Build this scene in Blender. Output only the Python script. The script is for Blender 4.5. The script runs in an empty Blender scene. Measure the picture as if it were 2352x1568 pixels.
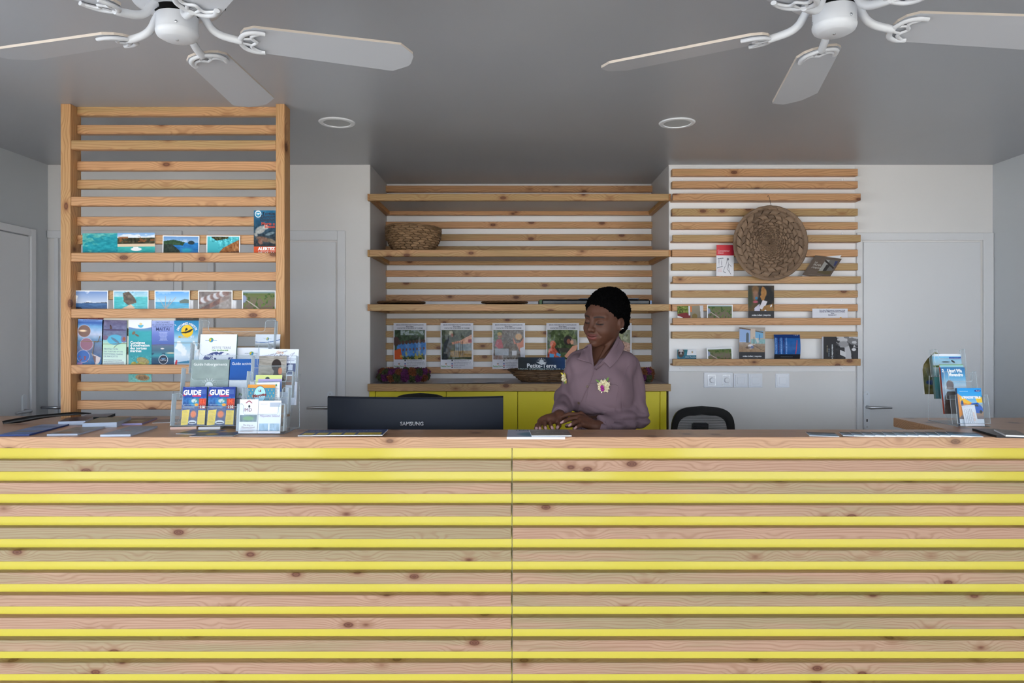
import bpy, bmesh, math, random
import numpy as np
from mathutils import Vector, Matrix, noise as mnoise

scene = bpy.context.scene
col = scene.collection
rnd = random.Random(7)
nrs = np.random.RandomState(11)

# ---------------------------------------------------------------- camera, world, exposure
F, U0, V0, CZ = 1650.0, 1186.0, 768.0, 1.483
def P(u, v, Y):
    return Vector(((u - U0) * Y / F, Y, CZ + (V0 - v) * Y / F))

cam_d = bpy.data.cameras.new('camera')
cam_d.sensor_width = 36.0
cam_d.lens = F / 2352 * 36
cam_d.shift_x = -(U0 - 1176) / 2352
cam_d.shift_y = -(784 - V0) / 2352
cam_d.clip_start = 0.05
cam = bpy.data.objects.new('camera', cam_d)
cam.location = (0, 0, CZ)
cam.rotation_euler = (math.pi / 2, 0, 0)
col.objects.link(cam)
scene.camera = cam

world = bpy.data.worlds.new('sky')
scene.world = world
world.use_nodes = True
bg = world.node_tree.nodes['Background']
bg.inputs[0].default_value = (0.81, 0.90, 1.0, 1)
bg.inputs[1].default_value = 4.3

sun_d = bpy.data.lights.new('sun', 'SUN')
sun_d.energy = 22.0
sun_d.angle = 0.01
sun_d.color = (1.0, 0.95, 0.88)
sun = bpy.data.objects.new('sun', sun_d)
sun.rotation_euler = (math.radians(-28), math.radians(8), 0)   # high sun behind the building; it lights the paving outside
sun.location = (0, 3, 8)
col.objects.link(sun)

vs = scene.view_settings
vs.view_transform = 'Standard'
vs.look = 'None'
vs.gamma = 1.0
vs.use_curve_mapping = False
vs.exposure = 0.85
scene.cycles.max_bounces = 12
scene.cycles.diffuse_bounces = 8
scene.cycles.transmission_bounces = 12
scene.cycles.transparent_max_bounces = 24
scene.cycles.caustics_reflective = False
scene.cycles.caustics_refractive = False
scene.cycles.sample_clamp_indirect = 6.0

# ---------------------------------------------------------------- colour and material helpers
def lin(c):
    c = c / 255.0
    return c / 12.92 if c <= 0.04045 else ((c + 0.055) / 1.055) ** 2.4
def C(r, g, b):
    return (lin(r), lin(g), lin(b), 1.0)

MATS = {}
def mat(name, color, rough=0.5, metal=0.0, spec=0.5, coat=0.0, bump=None, trans=0.0, alpha=1.0, ior=1.45, emit=None):
    if name in MATS:
        return MATS[name]
    m = bpy.data.materials.new(name)
    m.use_nodes = True
    b = m.node_tree.nodes['Principled BSDF']
    b.inputs['Base Color'].default_value = color
    b.inputs['Roughness'].default_value = rough
    b.inputs['Metallic'].default_value = metal
    b.inputs['Specular IOR Level'].default_value = spec
    b.inputs['Coat Weight'].default_value = coat
    b.inputs['Transmission Weight'].default_value = trans
    b.inputs['IOR'].default_value = ior
    b.inputs['Alpha'].default_value = alpha
    if bump:
        nt = m.node_tree
        tc = nt.nodes.new('ShaderNodeTexCoord')
        nz = nt.nodes.new('ShaderNodeTexNoise')
        nz.inputs['Scale'].default_value = bump[0]
        nz.inputs['Detail'].default_value = 4
        bp = nt.nodes.new('ShaderNodeBump')
        bp.inputs['Strength'].default_value = bump[1]
        bp.inputs['Distance'].default_value = bump[2] if len(bump) > 2 else 0.001
        nt.links.new(tc.outputs['Object'], nz.inputs['Vector'])
        nt.links.new(nz.outputs['Fac'], bp.inputs['Height'])
        nt.links.new(bp.outputs['Normal'], b.inputs['Normal'])
    MATS[name] = m
    return m

class NT:
    def __init__(s, m):
        s.t = m.node_tree
    def n(s, kind, **kw):
        nd = s.t.nodes.new(kind)
        for k, v in kw.items():
            setattr(nd, k, v)
        return nd
    def l(s, a, b):
        s.t.links.new(a, b)
    def val(s, x, sock):
        if isinstance(x, (int, float)):
            sock.default_value = x
        else:
            s.l(x, sock)
    def m(s, op, a, b=0.0, c=0.0):
        nd = s.n('ShaderNodeMath', operation=op)
        s.val(a, nd.inputs[0]); s.val(b, nd.inputs[1]); s.val(c, nd.inputs[2])
        return nd.outputs[0]
    def comb(s, x, y, z):
        nd = s.n('ShaderNodeCombineXYZ')
        s.val(x, nd.inputs[0]); s.val(y, nd.inputs[1]); s.val(z, nd.inputs[2])
        return nd.outputs[0]
    def mix(s, f, a, b):
        nd = s.n('ShaderNodeMix', data_type='RGBA')
        s.val(f, nd.inputs[0])
        for x, i in ((a, 6), (b, 7)):
            if isinstance(x, tuple):
                nd.inputs[i].default_value = x
            else:
                s.l(x, nd.inputs[i])
        return nd.outputs[2]
    def smooth(s, x, lo, hi, a=0.0, b=1.0):
        nd = s.n('ShaderNodeMapRange', interpolation_type='SMOOTHSTEP')
        s.val(x, nd.inputs[0])
        nd.inputs[1].default_value = lo; nd.inputs[2].default_value = hi
        nd.inputs[3].default_value = a; nd.inputs[4].default_value = b
        return nd.outputs[0]

def wood(name, c_a, c_b, c_line, c_knot, axis='X', rough=0.5, line_amt=0.55, knots=1.0, lines=300.0):
    """knotty pine: growth lines along one axis that flow round dark knots"""
    if name in MATS:
        return MATS[name]
    m = bpy.data.materials.new(name)
    m.use_nodes = True
    q = NT(m)
    b = m.node_tree.nodes['Principled BSDF']
    tc = q.n('ShaderNodeTexCoord')
    sp = q.n('ShaderNodeSeparateXYZ')
    q.l(tc.outputs['Object'], sp.inputs[0])
    oi = q.n('ShaderNodeObjectInfo')
    r = oi.outputs['Random']
    o = {'X': (0, 1, 2), 'Y': (1, 0, 2), 'Z': (2, 1, 0)}[axis]
    ax = q.m('ADD', sp.outputs[o[0]], q.m('MULTIPLY', r, 41.0))
    ay = q.m('ADD', sp.outputs[o[1]], q.m('MULTIPLY', r, 17.0))
    az = q.m('ADD', sp.outputs[o[2]], q.m('MULTIPLY', r, 29.0))
    warp = q.n('ShaderNodeTexNoise'); warp.inputs['Scale'].default_value = 1.0; warp.inputs['Detail'].default_value = 2
    q.l(q.comb(q.m('MULTIPLY', ax, 2.2), q.m('MULTIPLY', ay, 9.0), q.m('MULTIPLY', az, 14.0)), warp.inputs['Vector'])
    vo = q.n('ShaderNodeTexVoronoi', feature='F1'); vo.inputs['Scale'].default_value = 1.0
    q.l(q.comb(q.m('MULTIPLY', ax, 6.5), q.m('MULTIPLY', ay, 6.0), q.m('MULTIPLY', az, 12.5)), vo.inputs['Vector'])
    dk = vo.outputs['Distance']
    wz = q.m('ADD', az, q.m('MULTIPLY', warp.outputs['Fac'], 0.050))
    wz = q.m('ADD', wz, q.m('MULTIPLY', ay, 0.6))
    bulge = q.smooth(dk, 0.0, 0.60, 0.030, 0.0)
    ph = q.m('MULTIPLY', q.m('ADD', wz, bulge), lines * 2.0)
    sn = q.m('ADD', q.m('MULTIPLY', q.m('SINE', ph), 0.5), 0.5)
    ln = q.m('POWER', sn, 3.0)
    fib = q.n('ShaderNodeTexNoise'); fib.inputs['Scale'].default_value = 1.0; fib.inputs['Detail'].default_value = 3
    q.l(q.comb(q.m('MULTIPLY', ax, 8.0), q.m('MULTIPLY', ay, 160.0), q.m('MULTIPLY', az, 260.0)), fib.inputs['Vector'])
    big = q.n('ShaderNodeTexNoise'); big.inputs['Scale'].default_value = 1.0; big.inputs['Detail'].default_value = 2
    q.l(q.comb(q.m('MULTIPLY', ax, 1.6), q.m('MULTIPLY', ay, 10.0), q.m('MULTIPLY', az, 22.0)), big.inputs['Vector'])
    tone = q.smooth(q.m('ADD', big.outputs['Fac'], q.m('MULTIPLY', q.m('SUBTRACT', r, 0.5), 0.5)), 0.30, 0.75)
    c = q.mix(tone, c_a, c_b)
    c = q.mix(q.m('MULTIPLY', ln, line_amt), c, c_line)
    c = q.mix(q.m('MULTIPLY', q.smooth(fib.outputs['Fac'], 0.35, 0.75), 0.22), c, c_line)
    halo = q.smooth(dk, 0.13, 0.30, 0.55 * knots, 0.0)
    c = q.mix(halo, c, c_line)
    kn = q.smooth(q.m('ADD', dk, q.m('MULTIPLY', warp.outputs['Fac'], 0.05)), 0.12, 0.185, 0.92 * knots, 0.0)
    ring = q.m('ADD', q.m('MULTIPLY', q.m('SINE', q.m('MULTIPLY', dk, 110.0)), 0.5), 0.5)
    kc = q.mix(q.m('MULTIPLY', ring, 0.5), c_knot, c_line)
    c = q.mix(kn, c, kc)
    q.l(c, b.inputs['Base Color'])
    b.inputs['Roughness'].default_value = rough
    b.inputs['Specular IOR Level'].default_value = 0.35
    bp = q.n('ShaderNodeBump'); bp.inputs['Strength'].default_value = 0.25; bp.inputs['Distance'].default_value = 0.0008
    q.l(q.m('ADD', q.m('MULTIPLY', fib.outputs['Fac'], 0.6), q.m('MULTIPLY', ln, -0.4)), bp.inputs['Height'])
    q.l(bp.outputs['Normal'], b.inputs['Normal'])
    MATS[name] = m
    return m

def paint(name, color, rough=0.45, amt=0.06, spec=0.5, scale=1.4):
    """painted plaster: slight mottling of colour, faint roller relief"""
    if name in MATS:
        return MATS[name]
    m = bpy.data.materials.new(name)
    m.use_nodes = True
    q = NT(m)
    b = m.node_tree.nodes['Principled BSDF']
    tc = q.n('ShaderNodeTexCoord')
    nz = q.n('ShaderNodeTexNoise'); nz.inputs['Scale'].default_value = scale; nz.inputs['Detail'].default_value = 5
    q.l(tc.outputs['Object'], nz.inputs['Vector'])
    dark = tuple(x * (1 - amt * 2) for x in color[:3]) + (1,)
    q.l(q.mix(q.smooth(nz.outputs['Fac'], 0.3, 0.7), dark, color), b.inputs['Base Color'])
    b.inputs['Roughness'].default_value = rough
    b.inputs['Specular IOR Level'].default_value = spec
    n2 = q.n('ShaderNodeTexNoise'); n2.inputs['Scale'].default_value = 260; n2.inputs['Detail'].default_value = 2
    q.l(tc.outputs['Object'], n2.inputs['Vector'])
    bp = q.n('ShaderNodeBump'); bp.inputs['Strength'].default_value = 0.12; bp.inputs['Distance'].default_value = 0.0006
    q.l(n2.outputs['Fac'], bp.inputs['Height'])
    q.l(bp.outputs['Normal'], b.inputs['Normal'])
    MATS[name] = m
    return m

def fibre(name, c_a, c_b, rough=0.6):
    """dry palm strip: tone differs from strip to strip, fine ribs along it"""
    if name in MATS:
        return MATS[name]
    m = bpy.data.materials.new(name)
    m.use_nodes = True
    q = NT(m)
    b = m.node_tree.nodes['Principled BSDF']
    oi = q.n('ShaderNodeObjectInfo')
    tc = q.n('ShaderNodeTexCoord')
    nz = q.n('ShaderNodeTexNoise'); nz.inputs['Scale'].default_value = 60; nz.inputs['Detail'].default_value = 3
    q.l(tc.outputs['Object'], nz.inputs['Vector'])
    f = q.m('ADD', q.m('MULTIPLY', oi.outputs['Random'], 0.75), q.m('MULTIPLY', nz.outputs['Fac'], 0.3))
    q.l(q.mix(f, c_a, c_b), b.inputs['Base Color'])
    b.inputs['Roughness'].default_value = rough
    b.inputs['Specular IOR Level'].default_value = 0.3
    MATS[name] = m
    return m

def print_mat(name, rough=0.3, coat=0.0, wrinkle=0.0):
    """printed sheet: the print is carried by the sheet's own colour attribute"""
    if name in MATS:
        return MATS[name]
    m = bpy.data.materials.new(name)
    m.use_nodes = True
    q = NT(m)
    b = m.node_tree.nodes['Principled BSDF']
    at = q.n('ShaderNodeAttribute', attribute_name='ink')
    q.l(at.outputs['Color'], b.inputs['Base Color'])
    b.inputs['Roughness'].default_value = rough
    b.inputs['Specular IOR Level'].default_value = 0.15
    b.inputs['Coat Weight'].default_value = coat
    b.inputs['Coat Roughness'].default_value = 0.06
    if wrinkle:
        tc = q.n('ShaderNodeTexCoord')
        nz = q.n('ShaderNodeTexNoise'); nz.inputs['Scale'].default_value = 12; nz.inputs['Detail'].default_value = 1.5
        q.l(tc.outputs['Object'], nz.inputs['Vector'])
        bp = q.n('ShaderNodeBump'); bp.inputs['Strength'].default_value = wrinkle; bp.inputs['Distance'].default_value = 0.01
        q.l(nz.outputs['Fac'], bp.inputs['Height'])
        q.l(bp.outputs['Normal'], b.inputs['Coat Normal'])
    MATS[name] = m
    return m

# ---------------------------------------------------------------- object helpers
def wloc(o):
    v = Vector((0, 0, 0))
    while o is not None:
        v = v + o.location
        o = o.parent
    return v

def add(name, me, parent=None, loc=(0, 0, 0)):
    """link a mesh; loc is in the parent's space"""
    o = bpy.data.objects.new(name, me)
    col.objects.link(o)
    o.location = loc
    if parent is not None:
        o.parent = parent
    return o

def thing(name, label, cat, loc=(0, 0, 0), rotz=0.0, group=None):
    o = bpy.data.objects.new(name, None)
    col.objects.link(o)
    o.location = loc
    o.rotation_euler = (0, 0, rotz)
    o.empty_display_size = 0.1
    return tag(o, label, cat, group)

def tag(o, label=None, cat=None, group=None, kind=None):
    if label: o['label'] = label
    if cat: o['category'] = cat
    if group: o['group'] = group
    if kind: o['kind'] = kind
    return o

def mesh(name, verts, faces, mats, smooth=False, fm=None):
    me = bpy.data.meshes.new(name)
    me.from_pydata([tuple(v) for v in verts], [], faces)
    for m in (mats if isinstance(mats, (list, tuple)) else [mats]):
        me.materials.append(m)
    if fm is not None:
        me.polygons.foreach_set('material_index', fm)
    if smooth:
        me.polygons.foreach_set('use_smooth', [True] * len(me.polygons))
    me.update()
    return me

BOXC = {}
def box_mesh(dx, dy, dz, m, bev=0.0015, key=None):
    k = (round(dx, 4), round(dy, 4), round(dz, 4), m.name, bev)
    if k in BOXC:
        return BOXC[k]
    bm = bmesh.new()
    bmesh.ops.create_cube(bm, size=1.0)
    for v in bm.verts:
        v.co = Vector((v.co.x * dx, v.co.y * dy, v.co.z * dz))
    if bev > 0:
        bmesh.ops.bevel(bm, geom=list(bm.edges), offset=min(bev, dx * .3, dy * .3, dz * .3), segments=1, affect='EDGES')
    me = bpy.data.meshes.new('block')
    bm.to_mesh(me); bm.free()
    me.materials.append(m)
    BOXC[k] = me
    return me

def box(name, x0, x1, y0, y1, z0, z1, m, parent=None, bev=0.0015):
    """axis-aligned block given in world coordinates, parented without moving (parents are unrotated)"""
    me = box_mesh(x1 - x0, y1 - y0, z1 - z0, m, bev)
    c = Vector(((x0 + x1) / 2, (y0 + y1) / 2, (z0 + z1) / 2))
    if parent is not None:
        c = c - wloc(parent)
    return add(name, me, parent, c)

def lathe_mesh(name, prof, m, seg=32, smooth=True, cap=True, sx=1.0, sy=1.0):
    vs_, fs = [], []
    n = len(prof)
    for i in range(seg):
        a = 2 * math.pi * i / seg
        for r, z in prof:
            vs_.append((r * math.cos(a) * sx, r * math.sin(a) * sy, z))
    for i in range(seg):
        j = (i + 1) % seg
        for k in range(n - 1):
            fs.append((i * n + k, j * n + k, j * n + k + 1, i * n + k + 1))
    if cap:
        fs.append(tuple(i * n for i in reversed(range(seg))))
        fs.append(tuple(i * n + n - 1 for i in range(seg)))
    me = mesh(name, vs_, fs, m, smooth)
    if smooth:
        me.set_sharp_from_angle(angle=math.radians(40))
    return me

def tube_mesh(name, pts, rad, m, seg=8, closed=False, flat=1.0):
    """swept tube through points; rad a number or a list"""
    pts = [Vector(p) for p in pts]
    n = len(pts)
    rr = rad if isinstance(rad, (list, tuple)) else [rad] * n
    vs_, fs = [], []
    up = Vector((0, 0, 1))
    prev = None
    for i, p in enumerate(pts):
        if closed:
            t = (pts[(i + 1) % n] - pts[i - 1]).normalized()
        else:
            t = (pts[min(i + 1, n - 1)] - pts[max(i - 1, 0)]).normalized()
        if prev is None:
            a = t.cross(up)
            if a.length < 1e-3:
                a = t.cross(Vector((0, 1, 0)))
            a.normalize()
        else:
            a = prev - t * prev.dot(t)
            a.normalize()
        prev = a
        b = t.cross(a)
        for k in range(seg):
            th = 2 * math.pi * k / seg
            vs_.append(p + a * (rr[i] * math.cos(th)) + b * (rr[i] * flat * math.sin(th)))
    m_ = n if closed else n - 1
    for i in range(m_):
        j = (i + 1) % n
        for k in range(seg):
            l = (k + 1) % seg
            fs.append((i * seg + k, i * seg + l, j * seg + l, j * seg + k))
    if not closed:
        fs.append(tuple(reversed(range(seg))))
        fs.append(tuple((n - 1) * seg + k for k in range(seg)))
    me = mesh(name, vs_, fs, m, True)
    me.set_sharp_from_angle(angle=math.radians(50))
    return me

def prism_mesh(name, outline, y0, y1, m, bev=0.0):
    """closed outline in (x, z), extruded from y0 to y1"""
    bm = bmesh.new()
    a = [bm.verts.new((x, y0, z)) for x, z in outline]
    b = [bm.verts.new((x, y1, z)) for x, z in outline]
    n = len(a)
    bm.faces.new(a)
    bm.faces.new(list(reversed(b)))
    for i in range(n):
        j = (i + 1) % n
        bm.faces.new((a[j], a[i], b[i], b[j]))
    bmesh.ops.recalc_face_normals(bm, faces=list(bm.faces))
    if bev:
        bmesh.ops.bevel(bm, geom=[e for e in bm.edges if len(e.link_faces) == 2 and e.calc_face_angle(0) > 0.6],
                        offset=bev, segments=2, affect='EDGES')
    me = bpy.data.meshes.new(name)
    bm.to_mesh(me); bm.free()
    me.materials.append(m)
    return me

def join_meshes(name, parts):
    """parts: (mesh, Matrix) pairs that make ONE part"""
    bm = bmesh.new()
    mats = []
    for me, mx in parts:
        off = []
        for mm in me.materials:
            if mm not in mats:
                mats.append(mm)
            off.append(mats.index(mm))
        n0 = len(bm.faces)
        t = me.copy()
        t.transform(mx)
        bm.from_mesh(t)
        bm.faces.ensure_lookup_table()
        for f in bm.faces[n0:]:
            f.material_index = off[f.material_index] if off else 0
        bpy.data.meshes.remove(t)
    out = bpy.data.meshes.new(name)
    bm.to_mesh(out); bm.free()
    for mm in mats:
        out.materials.append(mm)
    return out

def T(x=0, y=0, z=0):
    return Matrix.Translation((x, y, z))
def R(deg, ax):
    return Matrix.Rotation(math.radians(deg), 4, ax)

def text_mesh(body, size, m, bold=0.0, shear=0.0, align='CENTER', spacing=1.0, line=1.0, sx=1.0):
    """lettering standing in the x-z plane, facing -y"""
    cu = bpy.data.curves.new('lettering', 'FONT')
    cu.body = body
    cu.size = size
    cu.offset = bold
    cu.shear = shear
    cu.align_x = align
    cu.space_character = spacing
    cu.space_line = line
    cu.resolution_u = 2
    cu.fill_mode = 'FRONT'
    o = bpy.data.objects.new('tmp', cu)
    me = bpy.data.meshes.new_from_object(o)
    bpy.data.objects.remove(o)
    bpy.data.curves.remove(cu)
    me.transform(Matrix.Rotation(math.pi / 2, 4, 'X') @ Matrix.Diagonal((sx, 1, 1, 1)))
    me.materials.clear()
    me.materials.append(m)
    return me

def ink(rgb, rough=0.5):
    return mat('ink_%02x%02x%02x' % rgb, C(*rgb), rough)

# ---------------------------------------------------------------- print painter (sheet colours computed per vertex)
class Cv:
    def __init__(s, w, h, base=(255, 255, 255)):
        s.w, s.h = w, h
        s.a = np.zeros((h, w, 3)); s.a[:] = np.array(base) / 255.0
        s.X, s.Y = np.meshgrid((np.arange(w) + .5) / w, (np.arange(h) + .5) / h)
    def c(s, col_):
        return np.array(col_) / 255.0
    def mix(s, m, col_):
        m = np.clip(m, 0, 1)[..., None]
        s.a = s.a * (1 - m) + (col_ if isinstance(col_, np.ndarray) and col_.ndim == 3 else s.c(col_)) * m
    def grad(s, stops, x0=0, x1=1, y0=0, y1=1, horiz=False):
        m = (s.X >= x0) & (s.X <= x1) & (s.Y >= y0) & (s.Y <= y1)
        t = (s.X - x0) / (x1 - x0) if horiz else (s.Y - y0) / (y1 - y0)
        ks = [k for k, _ in stops]
        g = np.stack([np.interp(t, ks, [cc[i] / 255.0 for _, cc in stops]) for i in range(3)], -1)
        s.mix(m.astype(float), g)
    def rect(s, x0, y0, x1, y1, col_, op=1.0):
        s.mix(((s.X >= x0) & (s.X <= x1) & (s.Y >= y0) & (s.Y <= y1)) * op, col_)
    def ell(s, cx, cy, rx, ry, col_, soft=0.1, op=1.0, rot=0.0):
        dx, dy = s.X - cx, (s.Y - cy)
        if rot:
            asp = s.h / s.w
            c_, s_ = math.cos(rot), math.sin(rot)
            dy = dy * asp
            dx, dy = dx * c_ + dy * s_, (-dx * s_ + dy * c_) / asp
        d = np.sqrt((dx / rx) ** 2 + (dy / ry) ** 2)
        s.mix(np.clip((1 - d) / max(soft, 1e-3) + .5, 0, 1) * op, col_)
    def poly(s, pts, col_, op=1.0):
        ins = np.zeros((s.h, s.w), bool)
        n = len(pts)
        for i in range(n):
            x0, y0 = pts[i]; x1, y1 = pts[(i + 1) % n]
            cond = ((y0 > s.Y) != (y1 > s.Y))
            if y0 != y1:
                ins ^= cond & (s.X < (x1 - x0) * (s.Y - y0) / (y1 - y0) + x0)
        s.mix(ins * op, col_)
    def noise(s, sx, sy, octv=3, seed=0):
        r = np.random.RandomState(seed)
        out = np.zeros((s.h, s.w)); amp, tot = 1.0, 0.0
        for _ in range(octv):
            gx, gy = int(sx) + 2, int(sy) + 2
            g = r.rand(gy + 1, gx + 1)
            x, y = s.X * sx, s.Y * sy
            i, j = x.astype(int), y.astype(int)
            fx, fy = x - i, y - j
            fx, fy = fx * fx * (3 - 2 * fx), fy * fy * (3 - 2 * fy)
            out += amp * ((g[j, i] * (1 - fx) + g[j, i + 1] * fx) * (1 - fy) + (g[j + 1, i] * (1 - fx) + g[j + 1, i + 1] * fx) * fy)
            tot += amp; amp *= .5; sx *= 2; sy *= 2
        return out / tot
    def tex(s, mask, amp, sx, sy, seed=0, octv=3):
        n = (s.noise(sx, sy, octv, seed) - .5) * 2 * amp
        s.a = np.clip(s.a + (n * mask)[..., None], 0, 1)
    def blob(s, mask_n, thr, width, col_, mask=1.0, op=1.0):
        s.mix(np.clip((mask_n - thr) / width, 0, 1) * mask * op, col_)
    def lines(s, x0, x1, y0, y1, n, col_, op=0.8, seed=0, ragged=0.25, center=False):
        """rows of print too small to read"""
        r = np.random.RandomState(seed)
        dy = (y1 - y0) / n
        for i in range(n):
            L = (x1 - x0) * (1 - ragged * r.rand())
            a = (x0 + x1 - L) / 2 if center else x0
            m = (s.X >= a) & (s.X <= a + L) & (s.Y >= y0 + i * dy) & (s.Y <= y0 + i * dy + dy * .55)
            s.mix(m * (r.rand(s.h, s.w) * .7 + .3) * op, col_)
    def reg(s, x0, y0, x1, y1):
        return ((s.X >= x0) & (s.X <= x1) & (s.Y >= y0) & (s.Y <= y1)).astype(float)

def srgb_lin(a):
    a = np.clip(a, 0, 1)
    return np.where(a <= 0.04045, a / 12.92, ((a + 0.055) / 1.055) ** 2.4)

PAPER = mat('paper_white', C(222, 224, 230), 0.6)

def sheet_mesh(name, w, h, cv, pm, thick=0.001, bend=None, edge=None, flip=None):
    """a printed sheet or a thin stack: printed face towards -y, x centred, z from 0 to h; bend(s, t) gives y"""
    ny, nx = cv.a.shape[:2]
    xs = np.linspace(-w / 2, w / 2, nx)
    zs = np.linspace(h, 0, ny)
    X, Z = np.meshgrid(xs, zs)
    S, Tt = np.meshgrid(np.linspace(0, 1, nx), np.linspace(1, 0, ny))
    Yv = bend(S, Tt) if bend else np.zeros_like(X)
    v1 = np.stack([X, Yv, Z], -1).reshape(-1, 3)
    idx = np.arange(nx * ny).reshape(ny, nx)
    q = np.stack([idx[:-1, :-1], idx[1:, :-1], idx[1:, 1:], idx[:-1, 1:]], -1).reshape(-1, 4)
    # back and edges: a coarse copy of the border
    rowp = np.unique(np.linspace(0, ny - 1, 9).astype(int)); colp = np.unique(np.linspace(0, nx - 1, 7).astype(int))
    bx, bz, by = X[np.ix_(rowp, colp)], Z[np.ix_(rowp, colp)], Yv[np.ix_(rowp, colp)] + thick
    v2 = np.stack([bx, by, bz], -1).reshape(-1, 3)
    b0 = len(v1)
    nr, nc = len(rowp), len(colp)
    bi = b0 + np.arange(nr * nc).reshape(nr, nc)
    q2 = np.stack([bi[:-1, :-1], bi[:-1, 1:], bi[1:, 1:], bi[1:, :-1]], -1).reshape(-1, 4)
    e = []
    fi = idx[np.ix_(rowp, colp)]
    for i in range(nr - 1):
        e.append((fi[i, 0], bi[i, 0], bi[i + 1, 0], fi[i + 1, 0]))
        e.append((fi[i, -1], fi[i + 1, -1], bi[i + 1, -1], bi[i, -1]))
    for j in range(nc - 1):
        e.append((fi[0, j], fi[0, j + 1], bi[0, j + 1], bi[0, j]))
        e.append((fi[-1, j], bi[-1, j], bi[-1, j + 1], fi[-1, j + 1]))
    # edge strips get their own vertices so the print colour stops at the face
    ev = np.array([[0, 0, 0]]);
    fv = np.concatenate([v1[fi.reshape(-1)]])
    f0 = b0 + len(v2)
    remap = {int(a): f0 + k for k, a in enumerate(fi.reshape(-1))}
    e = [tuple(remap.get(int(x), int(x)) for x in t) for t in e]
    verts = np.concatenate([v1, v2, fv])
    faces = q.tolist() + q2.tolist() + [list(map(int, t)) for t in e]
    me = bpy.data.meshes.new(name)
    me.from_pydata(verts.tolist(), [], faces)
    me.materials.append(pm); me.materials.append(edge or PAPER)
    fm = np.zeros(len(faces), int); fm[len(q):] = 1
    me.polygons.foreach_set('material_index', fm)
    sm = np.zeros(len(faces), bool); sm[:len(q)] = True
    me.polygons.foreach_set('use_smooth', sm)
    at = me.color_attributes.new('ink', 'FLOAT_COLOR', 'POINT')
    rgba = np.ones((len(verts), 4), np.float32)
    rgba[:len(v1), :3] = srgb_lin(cv.a).reshape(-1, 3)
    rgba[len(v1):, :3] = 0.7
    at.data.foreach_set('color', rgba.ravel())
    me.update()
    return me

# ---------------------------------------------------------------- materials of the place
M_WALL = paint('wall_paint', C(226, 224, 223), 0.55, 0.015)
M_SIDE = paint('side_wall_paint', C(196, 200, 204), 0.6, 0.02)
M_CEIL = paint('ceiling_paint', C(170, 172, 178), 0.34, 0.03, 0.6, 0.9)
M_DOOR = paint('door_paint', C(222, 223, 226), 0.4, 0.01)
M_FLOOR = paint('floor_tile', C(206, 200, 192), 0.35, 0.05)
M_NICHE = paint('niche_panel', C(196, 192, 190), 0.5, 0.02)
M_BOARD = mat('white_board', C(236, 236, 238), 0.4, bump=(120, 0.05))
M_YEL = mat('yellow_laminate', C(208, 193, 80), 0.11, spec=0.5, bump=(3, 0.02, 0.002))
M_YEL2 = mat('yellow_cabinet', C(230, 212, 30), 0.42, bump=(90, 0.05))
W_COUNTER = wood('counter_pine', C(176, 140, 117), C(154, 138, 106), C(126, 84, 58), C(84, 40, 26), 'X', 0.5, 0.38)
W_TOP = wood('worktop_pine', C(190, 148, 114), C(176, 142, 102), C(132, 86, 54), C(70, 36, 22), 'X', 0.30, 0.40, 0.8)
W_RACK = wood('rack_pine', C(204, 156, 112), C(180, 150, 102), C(140, 90, 54), C(88, 46, 28), 'X', 0.45, 0.45)
W_RACKZ = wood('rack_pine_upright', C(204, 156, 108), C(192, 152, 104), C(146, 94, 54), C(92, 48, 28), 'Z', 0.45, 0.45)
W_RACKY = wood('rack_pine_deep', C(196, 144, 94), C(180, 142, 88), C(142, 88, 46), C(96, 48, 24), 'Y', 0.45, 0.45)
M_STEEL = mat('brushed_steel', C(190, 192, 196), 0.28, metal=1.0)
M_ALU = mat('satin_aluminium', C(222, 226, 232), 0.35, metal=0.15)
M_WHITEP = mat('white_plastic', C(236, 238, 242), 0.3)
M_BLACKP = mat('black_plastic', C(16, 16, 18), 0.45)
M_DARK = mat('dark_gap', C(12, 11, 10), 0.9)

Yb, Yn, Yc = 4.308, 4.857, 2.574
XL, XR = -2.809, 2.856
ZC = 2.50
NXL, NXR = -0.880, 0.9164
ZT = 1.115

def I4():
    return Matrix.Identity(4)

# ---------------------------------------------------------------- room shell
def slab(x0, x1, y0, y1, z0, z1, m):
    return box_mesh(x1 - x0, y1 - y0, z1 - z0, m, 0), T((x0 + x1) / 2, (y0 + y1) / 2, (z0 + z1) / 2)

tag(box('floor', -5.3, 5.3, -3.0, 5.0, -0.1, 0.0, M_FLOOR, bev=0), kind='structure')
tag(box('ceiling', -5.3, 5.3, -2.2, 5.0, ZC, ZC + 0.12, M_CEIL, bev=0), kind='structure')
tag(add('wall_back', join_meshes('wall_back', [
    slab(XL - .12, NXL, Yb, Yb + .65, 0, ZC, M_WALL),
    slab(NXR, XR + .12, Yb, Yb + .65, 0, ZC, M_WALL),
    slab(NXL, NXR, Yn, Yn + .1, 0, ZC, M_WALL)])), kind='structure')
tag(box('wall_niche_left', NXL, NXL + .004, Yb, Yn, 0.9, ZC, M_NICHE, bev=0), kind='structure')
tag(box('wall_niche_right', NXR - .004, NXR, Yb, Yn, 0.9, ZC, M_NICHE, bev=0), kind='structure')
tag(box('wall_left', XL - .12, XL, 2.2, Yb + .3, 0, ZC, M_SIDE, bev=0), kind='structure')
tag(box('wall_right', XR, XR + .12, 2.2, Yb + .3, 0, ZC, M_SIDE, bev=0), kind='structure')
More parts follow.
